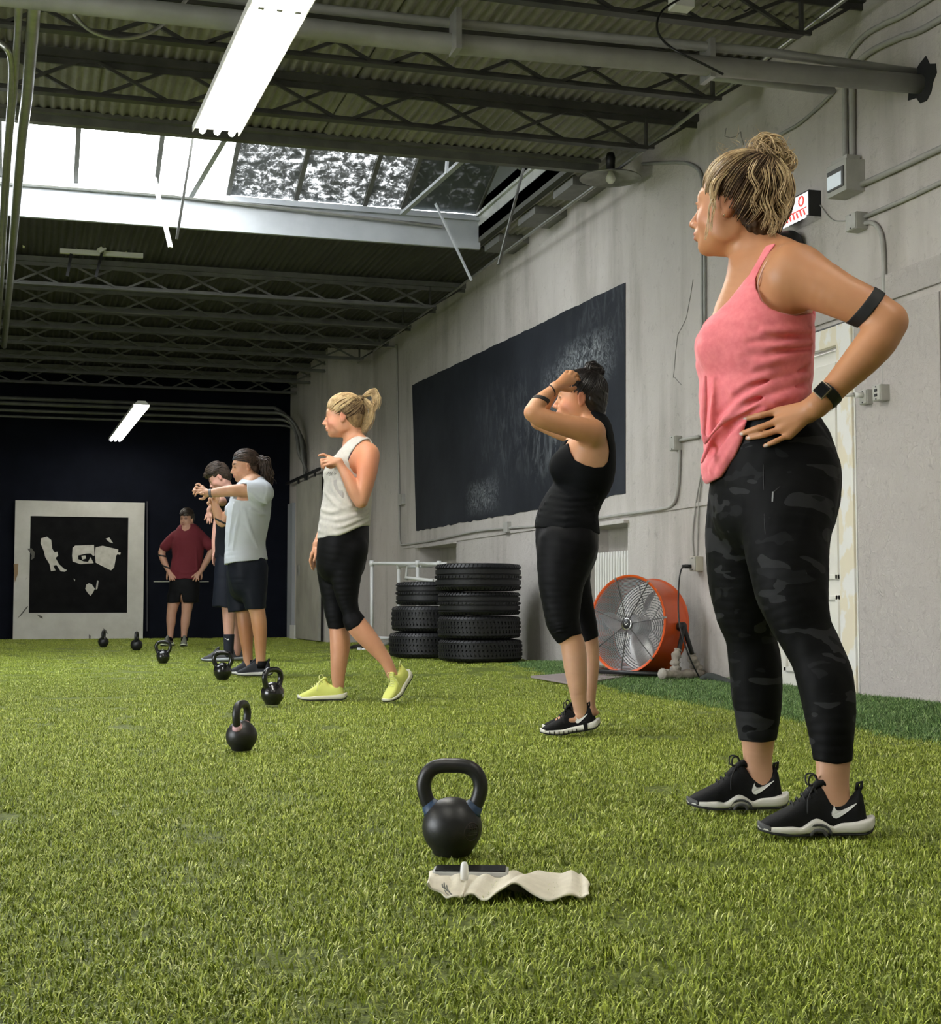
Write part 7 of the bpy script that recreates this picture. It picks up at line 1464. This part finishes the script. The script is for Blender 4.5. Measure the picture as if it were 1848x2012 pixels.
def maroon_man():
    F = Fig('man in a maroon t-shirt and black shorts, hands on hips, by the end wall', 19.4, 366, 1265); R = F.root; h = .0072; P = F.J
    H = Head(P(367, 1020, 0), (-.30, -.93, -.02), (0, 0, 1), 1.02)
    torso = [(1050, 346, 394, .0, .7), (1068, 341, 398, .0, .62), (1095, 341, 396, .0, .62), (1120, 340, 391, .0, .65), (1140, 338, 390, .0, .65), (1160, 340, 388, .0, .62)]
    la = F.edges([(1150, 337, 362, 0), (1180, 327, 350, 0), (1200, 327, 346, 0), (1225, 328, 345, 0), (1252, 331, 341, .0)]); lb = F.edges([(1150, 364, 389, 0), (1180, 358, 379, 0), (1200, 357, 374, 0), (1225, 356, 372, 0), (1252, 356, 366, .0)])
    la = F.T([(350, 1150, 0, 13), (342, 1180, 0, 12), (337, 1205, 0, 9.5), (336, 1222, 0, 9), (335, 1240, 0, 6.5), (334, 1256, 0, 5.5)]); lb = F.T([(376, 1150, 0, 13), (369, 1180, 0, 12), (366, 1205, 0, 9.5), (364, 1222, 0, 9), (362, 1240, 0, 6.5), (361, 1256, 0, 5.5)])
    a1 = F.T([(341, 1056, .02, 9), (328, 1070, .04, 8), (318, 1085, .05, 7), (322, 1102, .02, 6.5), (329, 1118, -.05, 4.5)]); a2 = F.T([(396, 1056, .02, 9), (408, 1068, .04, 8), (416, 1080, .05, 7), (406, 1102, .02, 6.5), (396, 1120, -.05, 4.5)])
    L = F.layer(305, 995, 425, 1265, -.25, .25, h); L.tube(F.edges(torso), .03); L.tube(la, .02); L.tube(lb, .02); L.tube(a1, .02); L.tube(a2, .02); L.tube(F.T([(345, 1055, .01, 8), (368, 1048, .01, 8), (392, 1055, .01, 8)]), .04); L.tube(F.T([(368, 1032, .01, 8), (368, 1050, .01, 9)]), .02); H.sculpt(L)
    hand(L, P(329, 1118, -.05), P(334, 1126, -.1), [P(339, 1129, -.11), P(337, 1131, -.11), P(335, 1132, -.11), P(333, 1132, -.11)], [P(346, 1137, -.12), P(343, 1140, -.12), P(339, 1141, -.12), P(334, 1141, -.12)], [P(343, 1133, -.12), P(340, 1136, -.12), P(337, 1137, -.12), P(333, 1137, -.12)], [P(330, 1124, -.07), P(328, 1132, -.06), P(328, 1138, -.05)], r=.011, palm_r=.016)
    hand(L, P(396, 1120, -.05), P(390, 1126, -.1), [P(384, 1128, -.11), P(385, 1131, -.11), P(387, 1133, -.11), P(389, 1133, -.11)], [P(374, 1136, -.12), P(379, 1141, -.12), P(385, 1142, -.12), P(390, 1141, -.12)], [P(379, 1132, -.12), P(382, 1136, -.12), P(386, 1138, -.12), P(390, 1138, -.12)], [P(394, 1124, -.07), P(396, 1132, -.06), P(395, 1138, -.05)], r=.011, palm_r=.016)
    sk = (.62, .34, .23); L.build('body', mat_skin, R, (sk, H.tints(sk, (.5, .2, .16), (.03, .02, .015), blush=(.7, .4, .28, .3))+[(H.p(.09, .031*q, .004), H.R(.022, .022, .013), H.F, (.12, .06, .04, .8), .3) for q in (-1, 1)]+[(H.p(.09, 0, -.069), H.R(.022, .022, .006), H.F, (.25, .08, .06, .8), .3), (H.p(.085, 0, -.05), H.R(.02, .016, .006), H.F, (.3, .15, .1, .6), .3)]))  # eye-socket shade is painted into the skin tint
    t = F.layer(310, 1030, 425, 1150, -.25, .25, .009); t.tube(F.edges([(1052, 344, 396, 0, .75), (1070, 338, 400, 0, .7), (1095, 339, 397, 0, .7), (1120, 335, 393, 0, .72), (1140, 334, 393, 0, .72)]), .03, infl=.006); t.tube(F.T([(343, 1056, .02, 10.5), (332, 1066, .035, 10), (325, 1074, .04, 9.5)]), .03, infl=.006); t.tube(F.T([(394, 1056, .02, 10.5), (404, 1064, .035, 10), (411, 1072, .04, 9.5)]), .03, infl=.006); t.tube(F.T([(346, 1053, .01, 9), (368, 1047, .01, 8), (391, 1053, .01, 9)]), .04, infl=.006)
    t.ell(P(367, 1036, -.04), (.062, .13, .062), k=.004, mode='sub'); t.prism(F.poly([(300, 1139), (340, 1140), (365, 1137), (392, 1139), (430, 1139), (430, 1180), (300, 1180)], 0), -1, 1); t.ripple(.002, 22, 4); folds(F, t, [[(350, 1075), (346, 1100), (342, 1130)], [(385, 1075), (386, 1100), (388, 1130)], [(346, 1120), (366, 1126), (386, 1120)]], r=2.2, k=.015); t.build('t_shirt', M('maroon_cotton', (.17, .018, .028), .85), R)
    s_ = F.layer(315, 1125, 410, 1200, -.25, .25, .009); s_.tube(F.edges([(1135, 338, 391, 0, .7), (1150, 332, 392, 0, .7), (1170, 333, 391, 0, .65)]), .03); s_.tube(F.T([(350, 1150, 0, 15), (343, 1170, 0, 14.5), (340, 1190, 0, 13.5)]), .015); s_.tube(F.T([(375, 1150, 0, 15), (374, 1170, 0, 15), (373, 1190, 0, 14.5)]), .015); s_.tube([[*P(359, 1168, 0), .010, 12], [*P(358, 1192, 0), .030, 5]], .02, 'sub', n=1); s_.half(P(360, 1184, 0), (0, 0, -1)); s_.ripple(.002, 22, 5); s_.build('shorts', M('black_shorts_cloth', (.006, .006, .007), .7, spec=.2), R)
    hd = Layer(P(345, 1045, 0)-np.array([0, .2, 0]), P(390, 993, 0)+np.array([0, .2, 0]), .0065); hd.ell(H.p(-.012, 0, .045), H.R(.106, .086, .094), H.F, .02); hd.ell(H.p(-.055, 0, -.01), H.R(.06, .066, .07), H.F, .03); hd.box(H.p(.115, 0, -.05), H.R(.085, .2, .085), H.F, k=.01); hd.ripple(.002, 120, 3); mh = bpy.data.materials['short_brown_hair']; hb = hd.build('hair', mh, R)
    strands('hair_strands', hair_to(H, [(-.05, 0, .135), (-.02, .07, .085), (-.02, -.07, .085)], (.098, -.03, .065), 70, (.108, .088, .096), ctr=(-.01, 0, .045), lift=(0, .08), seed=7), .0035, mh, hb)
    band_on(F, R, 'arm_band', mat_black, a1, P(319, 1092, .04), (0.2, 0, 1), .022, P(305, 1105, 0)-np.array([0, .2, 0]), P(340, 1075, 0)+np.array([0, .2, 0]), .006, .005); band_on(F, R, 'wristwatch', mat_black, a1, P(327, 1114, -.03), (.4, 0, 1), .02, P(305, 1125, 0)-np.array([0, .2, 0]), P(345, 1100, 0)+np.array([0, .2, 0]), .006, .006)
    mg2 = M('olive_grey_mesh_shoe', (.16, .165, .13), .7); mats = [mg2, M('pale_lime_sole', (.66, .68, .5), .5), mat_lace, mat_outs]
    for (x, sd, hh) in ((333, 1, -math.pi/2-.35), (362, -1, -math.pi/2+.15)):
        p = P(x, 1264, 0); shoe(R, (p[0]+.05*math.cos(hh), .0+.05*math.sin(hh), .012), hh, .29, mats, sd, laces=False); MB().tube([(p[0], 0, .13), (p[0], 0, .08)], .045, 10).build('sock', mat_blk_fabric, R, smooth=True)
maroon_man()
